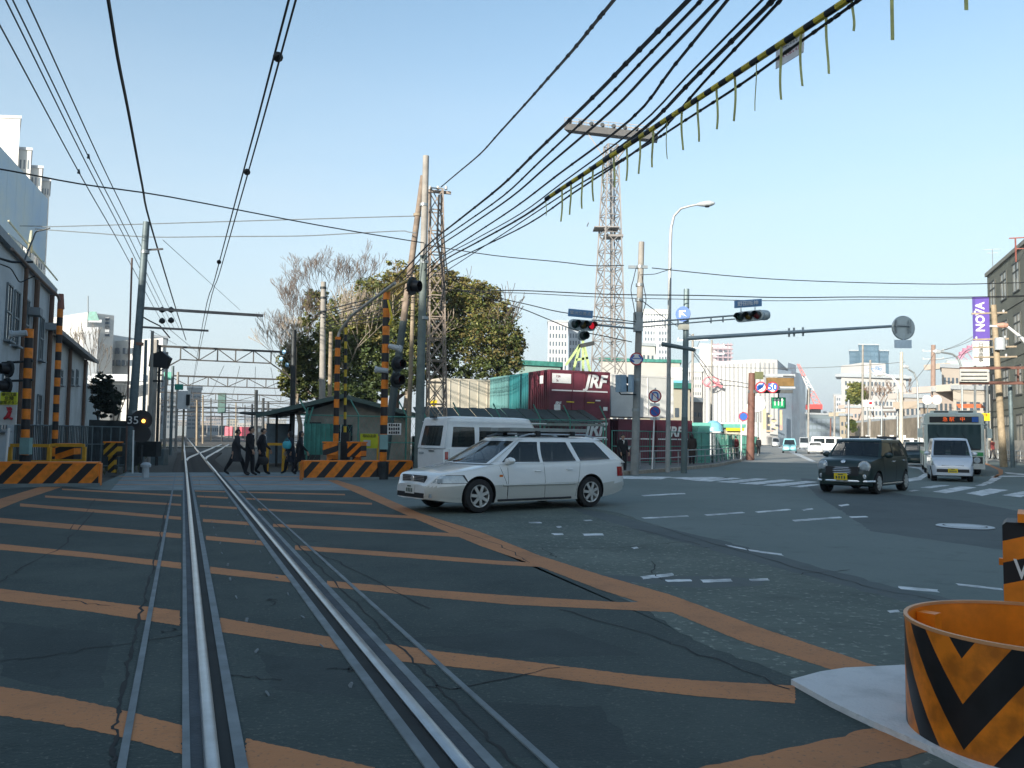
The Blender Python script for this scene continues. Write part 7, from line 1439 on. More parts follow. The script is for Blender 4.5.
bldg('white block left of the store behind the poles', 690, 702, 372, 262, 262, 20, WHB, 5, 8, .4, .4)
bldg('pink roofed low building behind the street lamp', 671, 692, 383, 110, 112, 15, (.40, .32, .31), 3, 2, .5, .4, roofbox=[(.1, .5, 1)])
t = thing('striped_billboard', P(680, 387, 95), 'white and cyan striped billboard behind the street lamp', 'billboard'); mb = MB(); mb.box(P(679, 379, 95), (2.2, .2, 2.6)); mb.build('panel', WHITEP, t); mb = MB(); [mb.box(P(680, y, 94.8), (1.9, .1, .42)) for y in (382, 387.5)]; mb.build('stripe', mat('stripe_cyan', (.15, .45, .60), .5), t); mb = MB(); mb.bar(base(680, 95.2), P(680, 388, 95.2), .2); mb.build('post', GALV, t)
bldg('dark tiled house behind the green fence', 688, 702, 402, 90, 92, 10, (.18, .16, .15), 3, 2, .5, .4)
bldg('cream low warehouse behind the white containers', 640, 690, 388, 75, 77, 14, (.46, .43, .34), 6, 1, .5, .3, parapet=GREENP)
bldg('white block with a flat roof behind the concrete pole', 641, 655, 346, 150, 151, 15, (.58, .57, .52), 3, 5, .4, .4)
bldg('low pale building under the light tower', 600, 680, 362, 140, 142, 12, (.48, .47, .43), 10, 2, .5, .4, parapet=GREENP)
bldg('low green roofed depot behind the container stack', 518, 560, 366, 90, 92, 12, (.30, .42, .38), 5, 1, .5, .4, parapet=GREENP)
bldg('pale high rise with ribbed facade behind the yard crane', 547, 567, 322, 300, 301, 20, (.55, .55, .55), 6, 14, .5, .55, name='high_rise'); bldg('grey glazed high rise half behind the left traffic signal', 568, 580, 330, 320, 321, 20, (.38, .42, .46), 4, 14, .6, .6, name='high_rise')
bldg('faint pale high rise behind the concrete pole', 643, 668, 310, 600, 601, 30, (.50, .52, .54), 8, 20, .5, .5, name='high_rise'); bldg('pale office block behind the street lamp post', 668, 688, 370, 300, 301, 20, (.56, .55, .53), 6, 6, .5, .5)
bldg('blue grey glass block past the store', 806, 846, 415, 230, 234, 20, (.20, .25, .28), 8, 3, .8, .6, win=STG)
bldg('small white buildings beyond the red crane', 824, 838, 413, 300, 301, 20, (.55, .54, .52), 4, 3, .5, .5)
bldg('pale far block left of the white office', 834, 844, 395, 420, 421, 20, (.50, .50, .51), 4, 8, .5, .5)
# crane
t = thing('tower_crane', P(815, 405, 260), 'red and white tower crane with its boom raised to the left', 'crane'); RW = stripes('crane_paint', (.60, .25, .24), (.7, .68, .66), (0, 0, 1), 9, .5); d = 260
mb = MB(); 
A_, B_ = P(798, 364, d), P(818, 405, d)
for o_ in (-1, 1): mb.bar(A_+Vector((o_*.3, 0, 0)), B_+Vector((o_*1.1, 0, 0)), .25)
for k in range(16): f0, f1 = k/16, (k+1)/16; s = 1 if k % 2 else -1; mb.bar(A_.lerp(B_, f0)+Vector((s*lerp(.3, 1.1, f0), 0, 0)), A_.lerp(B_, f1)+Vector((-s*lerp(.3, 1.1, f1), 0, 0)), .2)
mb.build('boom', RW, t); mb = MB(); mb.box(P(814, 407, d), (4.2, 3, 1.6)); mb.build('cab', mat('crane_red', (.55, .08, .07), .5), t); mb = MB(); mb.bar(P(808, 405, d), P(809, 388, d), .8); mb.box(P(814, 411, d), (3.2, 3, 1.2)); mb.build('mast', DARKST, t); mb = MB(); mb.bar(P(809, 388, d), A_, .08); mb.build('cable', WIREG, t)
mb = MB(); mb.bar(base(814, d), P(814, 412, d), 1.6); mb.build('tower', LGREY, t)
# white office, blue glass tower
BLG = mat('blue_glass', (.07, .13, .18), .3, var=.2, scale=.05)
for lb, x0, x1, yt in [('left wing of the blue glass tower', 850.5, 860, 351), ('tallest middle block of the blue glass tower', 860, 880, 345), ('right wing of the blue glass tower', 880, 890, 351)]:
    bldg(lb, x0, x1, yt, 520 if x0 != 860 else 517, 520 if x0 != 860 else 517, 25, BLG, 5, 18, .8, .7, name='glass_tower', win=mat('blue_glass_pane', (.10, .17, .23), .12, var=.2, scale=.1))
off, a, b, z = bldg('white office with deep eave and rows of square windows', 842, 907, 376, 210, 214, 22, WHB, 16, 6, .45, .42); mb = MB(); u, v = base(868, 211), base(892, 212); wallbox(mb, u+Vector((0, 3, 0)), v+Vector((0, 3, 0)), z, z+3.6, 10); mb.build('rooftop_block', ST, off); text('大阪', 1.9, 'lettering', BLUEP, off, P(875, 370, 211), (1, 0, 0), UZ, .05)
mb = MB(); Yo = (a+b).normalized(); mb.prism([a-Vector((1.5, 0, 0))-Yo+UZ*(z-.5), b+Vector((1.5, 0, 0))-Yo+UZ*(z-.5), b+Vector((1.5, 0, 0))-Yo+UZ*(z+.2), a-Vector((1.5, 0, 0))-Yo+UZ*(z+.2)], Yo*10); recalc(mb.build('eave', LGREY, off))
# hillside walls and houses between
WALLT = mat('retaining_wall', (.28, .23, .17), .9, var=.3, scale=.5, bump=.3)
t = thing('retaining_wall', base(880, 105), 'long brown retaining wall beyond the junction on the right', 'wall'); a, b = base(846, 130), base(925, 88); mb = MB(); wallbox(mb, a, b, 0, 4.2, 2); recalc(mb.build('wall', WALLT, t)); mb = MB(); wallbox(mb, a, b, 4.2, 4.5, 2.1); recalc(mb.build('coping', LGREY, t))
t = thing('white_hoarding', base(890, 84), 'row of white site panels at the foot of the retaining wall', 'fence')
for k in range(12): x = 866+k*4.0; u, v = base(x, 92-k*.5), base(x+3.8, 92-k*.5); mb = MB(); wallbox(mb, u, v, .0, 1.9+.3*(k % 3 == 0), .1); mb.build('panel', WHITEP, t)
houses = [('beige flat roofed block behind the bus', 943, 961, 368, 120, (.50, .43, .36), 4, 4), ('white gabled clinic left of the thick reddish pole', 905, 925, 398, 115, (.46, .42, .38), 4, 2), ('pale pink house with small windows above the bus', 934, 954, 392, 100, (.48, .42, .38), 4, 2), ('cream shop front building above the bus roof', 954, 990, 390, 95, (.52, .47, .40), 5, 2),
          ('brown roofed house at the left above the bus', 921, 936, 408, 90, (.40, .33, .26), 3, 1), ('grey shop with shutters behind the bus', 958, 992, 372, 130, (.42, .40, .36), 5, 4), ('dark tiled house by the small poles', 898, 918, 412, 125, (.22, .20, .19), 3, 1), ('sandy house left of the pale poles', 840, 852, 416, 170, (.45, .38, .28), 3, 2), ('pinkish block beyond the road end', 846, 862, 408, 190, (.50, .40, .34), 4, 3)]
for lb, x0, x1, yt, dd, c, nx, ny in houses: bldg(lb, x0, x1, yt, dd, dd+1, 8, c, nx, ny, .5, .45, roofbox=[(.2, .5, .8)])
t = thing('orange_awning', base(972, 90), 'row of orange shop awnings above the bus roof', 'awning')
for x in (963, 972, 980): mb = MB(); q = P(x, 408, 90); mb.prism([q+Vector((-.5, 0, 0)), q+Vector((.5, 0, 0)), q+Vector((.45, .5, .35)), q+Vector((-.45, .5, .35))], (0, 0, .12)); mb.build('awning', mat('awning_orange', (.55, .16, .06), .6), t)
for i, x in enumerate((927.5, 937)): t = thing('round_sign_board', base(x, 70), ['left white round sign board above the bus roof', 'right white round sign board above the bus roof'][i], 'sign'); mb = MB(); mb.lathe(P(x, 400, 70), (0, -1, 0), [(0, .04), (.38, .04), (.42, 0), (0, 0)], 18); mb.build('disc', WHITEP, t); mb = MB(); mb.bar(base(x, 70.1), P(x, 398, 70.1), .07); mb.build('post', GALV, t)
# ferris wheel
t = thing('ferris_wheel', base(974, 420), 'pink ferris wheel edge showing left of the purple sign', 'ferris wheel'); cF = P(979, 368, 420); rF = 11.5; PKF = mat('ferris_pink', (.50, .20, .28), .5)
mb = MB()
for dy in (-1, 1):
    for r_ in (rF, rF*.9): mb.tube([cF+Vector((r_*math.cos(a), dy, r_*math.sin(a))) for a in [k/40*6.2832 for k in range(41)]], .3, 4)
mb.build('rim', PKF, t); mb = MB(); [mb.bar(cF, cF+Vector((rF*math.cos(a), 0, rF*math.sin(a))), .25) for a in [k/20*6.2832 for k in range(20)]]; mb.build('spokes', PKF, t)
for k in range(28): a = k/28*6.2832; mb = MB(); mb.box(cF+Vector((rF*1.04*math.cos(a), 0, rF*1.04*math.sin(a))), (1.0, 1.4, 1.2)); mb.build('gondola', PKF, t)
bldg('pale glass topped block beneath the ferris wheel', 948, 985, 361, 410, 411, 25, (.42, .50, .50), 8, 4, .6, .5)
# arcade canopies left side, round blue dome
t = thing('round_kiosk', base(713, 72), 'small kiosk with a pale blue dome behind the green fence', 'kiosk'); c = base(713.5, 72); mb = MB(); mb.cyl(c, c+UZ*2.1, .75, n=16); mb.build('wall', LGREY, t); mb = MB(); mb.lathe(c+UZ*2.2, (0, 0, 1), [(.85, 0), (.80, .35), (.6, .7), (.3, .9), (0, .95)], 20); mb.build('dome', mat('dome_blue', (.22, .50, .62), .4), t)
for i, (x0, x1, dd, y) in enumerate([(692, 706, 62, 424), (726, 742, 85, 425)]):
    t = thing('market_stall', base(x0, dd), ['stall with green and yellow canopy left of the blue dome', 'stall with green canopy right of the blue dome'][i], 'stall'); a, b = base(x0, dd), base(x1, dd); zc = zat(x0, y, dd); mb = MB(); wallbox(mb, a, b, 0, zc-.3, 2); mb.build('counter', mat('stall_cream', (.50, .48, .38), .7), t); mb = MB(); wallbox(mb, a-Vector((.3, .4, 0)), b+Vector((.3, -.4, 0)), zc-.28, zc+.1, 2.6); mb.build('canopy', mat('canopy_teal', (.12, .38, .32), .6), t); mb = MB(); wallbox(mb, a-Vector((.1, .45, 0)), b+Vector((.1, -.45, 0)), zc-.6, zc-.3, .1); mb.build('valance', YELP, t)
# roadside clutter at far kerb
mm = mat('box_olive', (.35, .38, .2), .6)
# ================================================================ DRUM AND WARNING BOX AT THE RIGHT
cD = G(905, 700); rD = .58; fD = Vector((cD.x, cD.y, 0)).normalized(); 
dc = P(1012, 690, 4.35); dc.z = .035
t = thing('crash_drum', dc, 'open orange drum with black chevrons on a concrete pad, nearest object at the right', 'barrier drum')
nD = 64; hD = .55; ringp = []
def dring(z, r, sq=.0): return [Vector((dc.x+r*math.cos(a), dc.y+r*math.sin(a)*1.0, z)) for a in [2*math.pi*k/nD for k in range(nD)]]
cdir = math.atan2(-dc.y, -dc.x)                           # direction from drum to viewer
def chev(name):
    m = bpy.data.materials.new(name); m.use_nodes = True; n = m.node_tree; b = n.nodes['Principled BSDF']; b.inputs['Roughness'].default_value = .38; m.diffuse_color = (*ORANGE, 1)
    tcn = n.nodes.new('ShaderNodeTexCoord'); s_ = n.nodes.new('ShaderNodeSeparateXYZ'); n.links.new(tcn.outputs['UV'], s_.inputs[0])
    def M(op, a, b_=None, c_=None):
        q = n.nodes.new('ShaderNodeMath'); q.operation = op
        for i, v in enumerate((a, b_, c_)):
            if v is None: continue
            if isinstance(v, (int, float)): q.inputs[i].default_value = v
            else: n.links.new(v, q.inputs[i])
        return q.outputs[0]
    ab = M('ABSOLUTE', M('SUBTRACT', s_.outputs[0], CH0)); v = M('SUBTRACT', s_.outputs[1], M('MULTIPLY', ab, CHS)); f = M('FRACT', M('MULTIPLY_ADD', v, 1/CHP, CHO)); g = M('GREATER_THAN', f, .5)
    z = n.nodes.new('ShaderNodeTexNoise'); z.inputs['Scale'].default_value = 9; z.inputs['Detail'].default_value = 8; n.links.new(tcn.outputs['Object'], z.inputs['Vector'])
    r = n.nodes.new('ShaderNodeValToRGB'); r.color_ramp.elements[0].position = .36; r.color_ramp.elements[0].color = (.55, .55, .55, 1); r.color_ramp.elements[1].position = .6; r.color_ramp.elements[1].color = (1, 1, 1, 1); n.links.new(z.outputs[0], r.inputs[0])
    mxx = n.nodes.new('ShaderNodeMixRGB'); mxx.inputs[1].default_value = (*ORANGE, 1); mxx.inputs[2].default_value = (*BLACK, 1); n.links.new(g, mxx.inputs[0]); m2 = n.nodes.new('ShaderNodeMixRGB'); m2.blend_type = 'MULTIPLY'; m2.inputs[0].default_value = 1; n.links.new(mxx.outputs[0], m2.inputs[1]); n.links.new(r.outputs[0], m2.inputs[2]); n.links.new(m2.outputs[0], b.inputs['Base Color'])
    return m
CH0, CHS, CHP, CHO = -.33, 1.35, .42, .43
a0 = P(905, 690, 4.6); 
rD = .62; dc = Vector((G(913, 731).x, G(913, 731).y, .035))+Vector((rD*.93, -rD*.25, 0)); t.location = dc; WM[t] = Matrix.Translation(dc); cdir = math.atan2(-dc.y, -dc.x)
mb = MB(); rows = []; 
for z in [hD*i/6 for i in range(7)]: rows.append([Vector((dc.x+rD*math.cos(a), dc.y+rD*math.sin(a), dc.z+z)) for a in [cdir+math.pi*2*k/nD for k in range(nD+1)]])
mb.grid(rows, 0); o = mb.build('shell', chev('drum_chevrons'), t)
me = o.data; uv = me.uv_layers.new(name='UVMap'); W_ = nD+1
for p in me.polygons:
    for li, vi in zip(p.loop_indices, p.vertices):
        k = vi % W_; ang = math.pi*2*k/nD; ang = ang if k <= nD/2 else ang-2*math.pi
        if any((v % W_) > nD/2+1 for v in p.vertices) and k == nD/2: ang = -math.pi
        uv.data[li].uv = (ang*rD, (vi//W_)*hD/6)
me.update(); 
if sum((p.normal.dot(p.center) for p in me.polygons)) < 0: me.flip_normals()
mb = MB(); rows = [[Vector((dc.x+(rD-.012)*math.cos(a), dc.y+(rD-.012)*math.sin(a), dc.z+z)) for a in [2*math.pi*k/nD for k in range(nD)]] for z in (hD-.001, .02)]; mb.grid(rows, 0, True, True); mb.build('inner_shell', ORG, t)
mb = MB(); rows = [[Vector((dc.x+r_*math.cos(a), dc.y+r_*math.sin(a), dc.z+z)) for a in [2*math.pi*k/nD for k in range(nD)]] for r_, z in ((rD+.004, hD-.012), (rD+.004, hD+.004), (rD-.016, hD+.004), (rD-.016, hD-.012))]; mb.grid(rows, 0, True, True); mb.build('rim', mat('rim_pale_orange', (.60, .28, .12), .5), t)
for a in (cdir+2.75, cdir-1.9, cdir+1.3): mb = MB(); q = dc+Vector(((rD-.07)*math.cos(a), (rD-.07)*math.sin(a), 0)); mb.box(q+UZ*hD*.48, (.10, .08, hD*.93), rz=a); mb.build('stiffener', ORG, t)
mb = MB(); q = dc+Vector(((rD-.16)*math.cos(cdir+2.9), (rD-.16)*math.sin(cdir+2.9), hD*.55)); mb.box(q, (.2, .28, .04), rz=cdir); mb.build('bracket', ORG, t)
mb = MB(); mb.cyl(dc+UZ*.001, dc+UZ*.03, rD-.015, n=40); mb.build('floor', mat('drum_floor', (.10, .05, .02), .8), t)
# warning box with W
t = thing('warning_box', P(1020, 600, 4.9), 'orange and black banded warning box with white lettering at the right edge', 'warning box', rz=-.56)
BX = stripes('box_stripes', ORANGE, BLACK, (-.32, 0, 1), .255, .5, off=.36); d = 5.0
p0 = P(1002, 522, d); p1 = P(1002, 611, d); hz = p0.z-p1.z; c = Vector((p0.x+.42*math.cos(.56)+.17*math.sin(.56), d-.42*math.sin(.56)+.17*math.cos(.56), (p0.z+p1.z)/2)); WM[t] = Matrix.Translation(Vector((c.x, c.y, p1.z))) @ Matrix.Rotation(-.56, 4, 'Z'); t.location = (c.x, c.y, p1.z)
mb = MB(); bw = .84
prof = [(-bw/2+.02, 0), (-bw/2, .02), (-bw/2, hz-.02), (-bw/2+.02, hz), (bw/2-.02, hz), (bw/2, hz-.02), (bw/2, .02), (bw/2-.02, 0)]
mb.prism([Vector((x, -.16, z)) for x, z in prof], (0, .34, 0)); recalc(mb.build('box', BX, t, local=True))
mb = MB(); mb.box((.05, 0, hz+.03), (.78, .40, .05)); mb.box((.35, 0, hz+.07), (.4, .3, .04)); mb.build('lid', ORG, t, local=True)
text('WARNING', .165, 'lettering', WHITEP, t, (-bw/2+.055, -.168, hz*.47), (1, 0, 0), (0, 0, 1), .002, align='LEFT', kindlocal=True, sx_=.8, bold=.01)
mb = MB(); mb.cyl((.25, .02, -(p1.z-.5)), (.25, .02, 0), .04, n=10); mb.build('post', ORG, t, local=True); mb = MB(); mb.box((-bw/2-.01, -.02, hz*.52), (.03, .04, .04)); mb.build('latch', ORG, t, local=True)
mb = MB(); mb.box((.06, .1, -.10), (.12, .1, .13)); mb.build('junction_box', LGREY, t, local=True)
# ================================================================ TREES
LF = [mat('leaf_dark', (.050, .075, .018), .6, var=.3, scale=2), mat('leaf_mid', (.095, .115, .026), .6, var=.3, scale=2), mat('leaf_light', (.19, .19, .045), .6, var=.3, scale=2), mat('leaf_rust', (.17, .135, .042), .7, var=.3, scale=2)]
BARK = mat('bark', (.13, .105, .08), .9, var=.3, scale=3, bump=.5, bscale=10); BARKL = mat('bark_pale', (.30, .25, .19), .9, var=.3, scale=2, bump=.4)
def limbs(mb, p, d, l, r, depth, rnd, spread=.5, up=.1, tips=None, n=4, minr=.008):
    pts = [p]; rs = [r]; q = Vector(p); dd = Vector(d).normalized()
    for i in range(3): dd = (dd+Vector((rnd.uniform(-.18, .18), rnd.uniform(-.18, .18), rnd.uniform(-.05, .15)))).normalized(); q = q+dd*l/3; pts.append(q.copy()); rs.append(max(minr, r*(1-.14*(i+1))))
    mb.tube(pts, rs, 3 if depth < 2 else (5 if depth < 4 else 7))
    if tips is not None and depth <= 1: tips.append(q.copy())
    if depth == 0: return
    for k in range(rnd.choice((2, 3, 3)) if depth > 1 else 3):
        nd = (dd+Vector((rnd.uniform(-1, 1), rnd.uniform(-1, 1), rnd.uniform(-.3, .7)))*spread+Vector((0, 0, up))).normalized()
        st = pts[-1] if k < 2 else pts[2]
        limbs(mb, st, nd, l*rnd.uniform(.62, .85), rs[-1]*.68, depth-1, rnd, spread, up, tips, n, minr)
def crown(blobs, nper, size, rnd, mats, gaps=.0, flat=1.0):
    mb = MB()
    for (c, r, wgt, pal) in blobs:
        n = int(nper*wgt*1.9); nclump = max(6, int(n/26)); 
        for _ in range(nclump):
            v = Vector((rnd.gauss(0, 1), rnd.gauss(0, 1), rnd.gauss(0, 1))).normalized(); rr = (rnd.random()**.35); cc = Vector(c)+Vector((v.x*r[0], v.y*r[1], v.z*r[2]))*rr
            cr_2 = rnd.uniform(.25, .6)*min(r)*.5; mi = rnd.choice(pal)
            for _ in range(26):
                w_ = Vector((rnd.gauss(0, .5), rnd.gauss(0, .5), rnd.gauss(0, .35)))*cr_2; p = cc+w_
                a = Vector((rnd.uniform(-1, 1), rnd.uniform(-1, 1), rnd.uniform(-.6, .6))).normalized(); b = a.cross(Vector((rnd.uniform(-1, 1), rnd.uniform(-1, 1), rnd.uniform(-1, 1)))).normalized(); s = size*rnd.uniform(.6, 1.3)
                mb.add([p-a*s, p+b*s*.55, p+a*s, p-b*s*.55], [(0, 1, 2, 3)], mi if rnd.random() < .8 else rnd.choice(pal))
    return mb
def blob(pxx, pyy, d, rx, rz_, wgt, pal, ry=None): return (P(pxx, pyy, d), (rx*d/F_PX, (ry or rx*.8)*d/F_PX, rz_*d/F_PX), wgt, pal)
rn = random.Random(11)
TWIG = mat('twig_brown', (.15, .115, .09), .9, var=.25, scale=2)
def stem(t, x, d, z0, dirv, l, r, depth, rnd, spread, up, m, minr, name='trunk'):
    mb = MB(); b0 = base(x, d); mb.cyl(b0, b0+UZ*(z0+.05), r*1.25, r*1.02, 8); limbs(mb, b0+UZ*z0, dirv, l, r, depth, rnd, spread, up, minr=minr); return mb.build(name, m, t)
# right round canopy
d = 58; t = thing('broadleaf_tree', base(455, d), 'wide round evergreen tree right of the lattice mast', 'tree')
stem(t, 447, d, 2.4, (-.1, 0, 1), 3.3, .30, 5, rn, .62, .12, BARK, .02); stem(t, 465, d+1, 2.2, (.25, 0, 1), 3.2, .26, 5, rn, .65, .1, BARK, .02)
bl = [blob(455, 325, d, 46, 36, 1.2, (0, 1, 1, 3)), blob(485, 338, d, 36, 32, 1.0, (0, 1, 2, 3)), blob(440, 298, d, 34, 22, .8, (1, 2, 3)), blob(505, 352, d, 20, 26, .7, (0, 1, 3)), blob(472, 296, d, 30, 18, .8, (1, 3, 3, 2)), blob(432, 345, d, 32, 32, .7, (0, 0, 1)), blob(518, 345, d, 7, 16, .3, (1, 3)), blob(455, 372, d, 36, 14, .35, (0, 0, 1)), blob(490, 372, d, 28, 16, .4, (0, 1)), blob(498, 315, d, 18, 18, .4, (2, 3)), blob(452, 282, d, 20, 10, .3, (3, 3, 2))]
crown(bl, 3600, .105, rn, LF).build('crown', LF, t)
d = 55; t = thing('broadleaf_tree', base(360, d), 'dense shaggy evergreen directly behind the shed roof', 'tree')
for x in (345, 372, 402): stem(t, x, d, 2.4, (rn.uniform(-.2, .2), 0, 1), 3.0, .2, 5, rn, .65, .15, BARKL, .018)
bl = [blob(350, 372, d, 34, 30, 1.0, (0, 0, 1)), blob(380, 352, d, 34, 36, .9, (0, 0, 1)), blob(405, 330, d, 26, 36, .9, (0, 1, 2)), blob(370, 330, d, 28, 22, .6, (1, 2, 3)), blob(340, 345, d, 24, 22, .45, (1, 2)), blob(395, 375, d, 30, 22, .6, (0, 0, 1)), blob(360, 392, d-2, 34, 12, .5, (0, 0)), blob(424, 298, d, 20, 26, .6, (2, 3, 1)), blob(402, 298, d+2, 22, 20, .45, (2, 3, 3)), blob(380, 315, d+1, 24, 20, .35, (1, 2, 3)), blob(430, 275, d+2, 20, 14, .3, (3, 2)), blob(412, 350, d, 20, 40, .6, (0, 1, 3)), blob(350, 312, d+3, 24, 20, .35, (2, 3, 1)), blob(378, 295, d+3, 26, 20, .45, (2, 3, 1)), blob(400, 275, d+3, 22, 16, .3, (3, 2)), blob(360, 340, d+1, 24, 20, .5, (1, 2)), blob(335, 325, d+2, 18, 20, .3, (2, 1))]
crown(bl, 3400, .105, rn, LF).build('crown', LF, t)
d = 60; t = thing('broadleaf_tree', base(300, d), 'rounded green tree at the left end of the shed, touching the dark post', 'tree')
for x in (300, 316): stem(t, x, d, 2.2, (rn.uniform(-.2, .2), 0, 1), 2.6, .17, 5, rn, .65, .12, BARKL, .018)
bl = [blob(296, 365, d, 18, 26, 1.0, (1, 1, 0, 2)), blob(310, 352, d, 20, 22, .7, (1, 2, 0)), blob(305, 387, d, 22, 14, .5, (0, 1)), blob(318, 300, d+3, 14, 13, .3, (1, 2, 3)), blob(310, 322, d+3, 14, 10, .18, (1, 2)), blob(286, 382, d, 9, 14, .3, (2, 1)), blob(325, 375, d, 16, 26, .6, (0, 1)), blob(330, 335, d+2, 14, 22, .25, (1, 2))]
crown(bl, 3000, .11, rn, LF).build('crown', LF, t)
# bare trees
d = 63; rb = random.Random(4)
for i, (x, sp_, z0, l, dirx, lb) in enumerate([(322, .72, 4.4, 2.75, -.35, 'leafless tree leaning left over the rounded green tree'), (344, .75, 5.2, 3.0, 0, 'tallest leafless tree spreading fine brown twigs above the shed'), (366, .75, 5.0, 2.9, .15, 'leafless tree between the tallest one and the leaning pole'), (396, .75, 5.0, 2.75, .1, 'leafless tree with a rusty haze of twigs behind the leaning pole')]):
    t = thing('bare_tree', base(x, d+i), lb, 'tree'); mb = MB(); b0 = base(x, d+i); mb.cyl(b0, b0+UZ*(z0+.05), .26, .2, 8)
    limbs(mb, b0+UZ*z0, (dirx, 0, 1), l, .20, 7, rb, sp_, .06, minr=.012); 
    if i in (0, 1): limbs(mb, b0+UZ*(z0-.5), (dirx-.8, .2, .9), l*.9, .15, 6, rb, sp_, .04, minr=.012)
    if i > 0: limbs(mb, b0+UZ*(z0-.6), (dirx+.8, -.2, .9), l*.9, .15, 6, rb, sp_, .04, minr=.012)
    mb.build('trunk', [TWIG, TWIG, TWIG, mat('bark_rust', (.19, .125, .085), .9, var=.2)][i], t)
# dark shrub tree left
d = 66; t = thing('dark_shrub', base(106, d), 'dark conical shrub tree beside the annex', 'tree'); mb = MB(); limbs(mb, base(104, d), (-.1, 0, 1), 2.4, .14, 2, rn, .4, .2); limbs(mb, base(106, d), (.3, 0, 1), 2.6, .14, 2, rn, .4, .2); mb.build('trunk', BARK, t)
crown([blob(103, 386, d, 11, 14, .8, (0,)), blob(108, 400, d, 15, 12, .9, (0,)), blob(106, 410, d, 13, 8, .5, (0,)), blob(100, 396, d, 9, 10, .4, (0,))], 1500, .13, rn, LF).build('crown', [mat('leaf_black_green', (.018, .03, .014), .7, var=.3)]*4, t)
t = thing('bare_tree', base(95, 90), 'thin leafless shrub in front of the white stepped building', 'tree'); mb = MB(); limbs(mb, base(97, 90)+UZ*3, (-.1, 0, 1), 3.2, .10, 5, rb, .5, .1, minr=.02); limbs(mb, base(97, 90), (0, 0, 1), 3.3, .14, 0, rb); mb.build('trunk', BARK, t)
# right: small tree and brown hill trees
d = 130; t = thing('broadleaf_tree', base(856, d), 'small bright green tree in front of the white office', 'tree'); mb = MB(); limbs(mb, base(856, d), (0, 0, 1), 5, .25, 2, rn, .4, .2); mb.build('trunk', BARK, t)
crown([blob(856, 391, d, 8.5, 9, 1, (1, 2)), blob(861, 398, d, 7, 7, .6, (0, 1)), blob(851, 398, d, 5, 6, .4, (1,))], 1300, .28, rn, LF).build('crown', LF, t)
d = 135; 
for i, x in enumerate((874, 887, 899)):
    t = thing('bare_tree', base(x, d), ['brown leafless tree right of the small bright green tree', 'brown leafless tree in the middle below the white office', 'brown leafless tree at the right end of the white office'][i], 'tree'); mb = MB(); limbs(mb, base(x, d)+UZ*3, (0, 0, 1), 2.7, .2, 5, rb, .7, .05, minr=.035); mb.cyl(base(x, d), base(x, d)+UZ*3.1, .3, .25, 6); mb.build('trunk', mat('bark_rust', (.17, .11, .075)), t)
t = thing('shrub', base(852, 118), 'low green bush at the left end of the retaining wall', 'bush'); crown([blob(852, 426, 118, 5, 6, 1, (1, 0))], 700, .25, rn, LF).build('foliage', LF, t)
# undergrowth left of tracks and weeds
mb = MB()
for k in range(420):
    s = R.uniform(S1+1, 110); tt_ = R.choice((R.uniform(-5.5, -1.8), R.uniform(-4, -2.2))); p = trk(s, tt_, -.15)
    for j in range(6): a = Vector((R.uniform(-.12, .12), R.uniform(-.12, .12), R.uniform(.1, .45))); mb.add([p, p+Vector((.02, 0, 0)), p+a], [(0, 1, 2)], R.choice((0, 1)))
mb.build('weeds', [mat('grass_dry', (.13, .12, .06), .9), mat('grass_green', (.05, .08, .03), .9)], None, 'thin dry weeds along the left side of the tracks', 'weeds', kind='stuff')
# ================================================================ WIRES
def wire(pts, r, label, m=WIREM, sag=0.0, n=14, lump=0, group=None, name='overhead_cable', cat='cable', par=None):
    out = []; pts = [Vector(p) for p in pts]
    def outside(p):
        d_ = p-Vector((0, 0, CAM_H)); k = d_.dot(FW); x_ = 512+F_PX*d_.dot(RT)/k; y_ = 384-F_PX*d_.dot(UP)/k; return y_ < 5 or x_ < 0 or x_ > 1024
    if name == 'overhead_cable':                       # cables run on beyond what the photograph shows
        if outside(pts[0]): pts.insert(0, pts[0]+(pts[0]-pts[1]).normalized()*14)
        if outside(pts[-1]): pts.append(pts[-1]+(pts[-1]-pts[-2]).normalized()*14)
    if len(pts) > 2 and name == 'overhead_cable': pm_ = [Vector(pts[0])]; [pm_.extend(((Vector(a)+Vector(b))/2-UZ*sag, Vector(b))) for a, b in zip(pts, pts[1:])]; pts = crom(pm_, 4); n = 2; sag = 0
    for i, (a, b) in enumerate(zip(pts, pts[1:])):
        a = Vector(a); b = Vector(b)
        for k in range(n): f = k/n; p = a.lerp(b, f); p.z -= 4*sag*f*(1-f); out.append(p)
    out.append(Vector(pts[-1])); mb = MB()
    mb.tube(out, r, 5)
    if lump:
        for i in range(1, len(out)-1, 3):
            for k in range(1):
                q = out[i].lerp(out[i+1], (k+.5)/lump); dv = (out[i+1]-out[i]).normalized(); q = q+dv*R.uniform(-.25, .25); mb.cyl(q-dv*.03, q+dv*.03, r*1.4, r*1.25, 5)
    return mb.build(name, m, par, label if par is None else None, cat if par is None else None, group)
LB = 'cable'
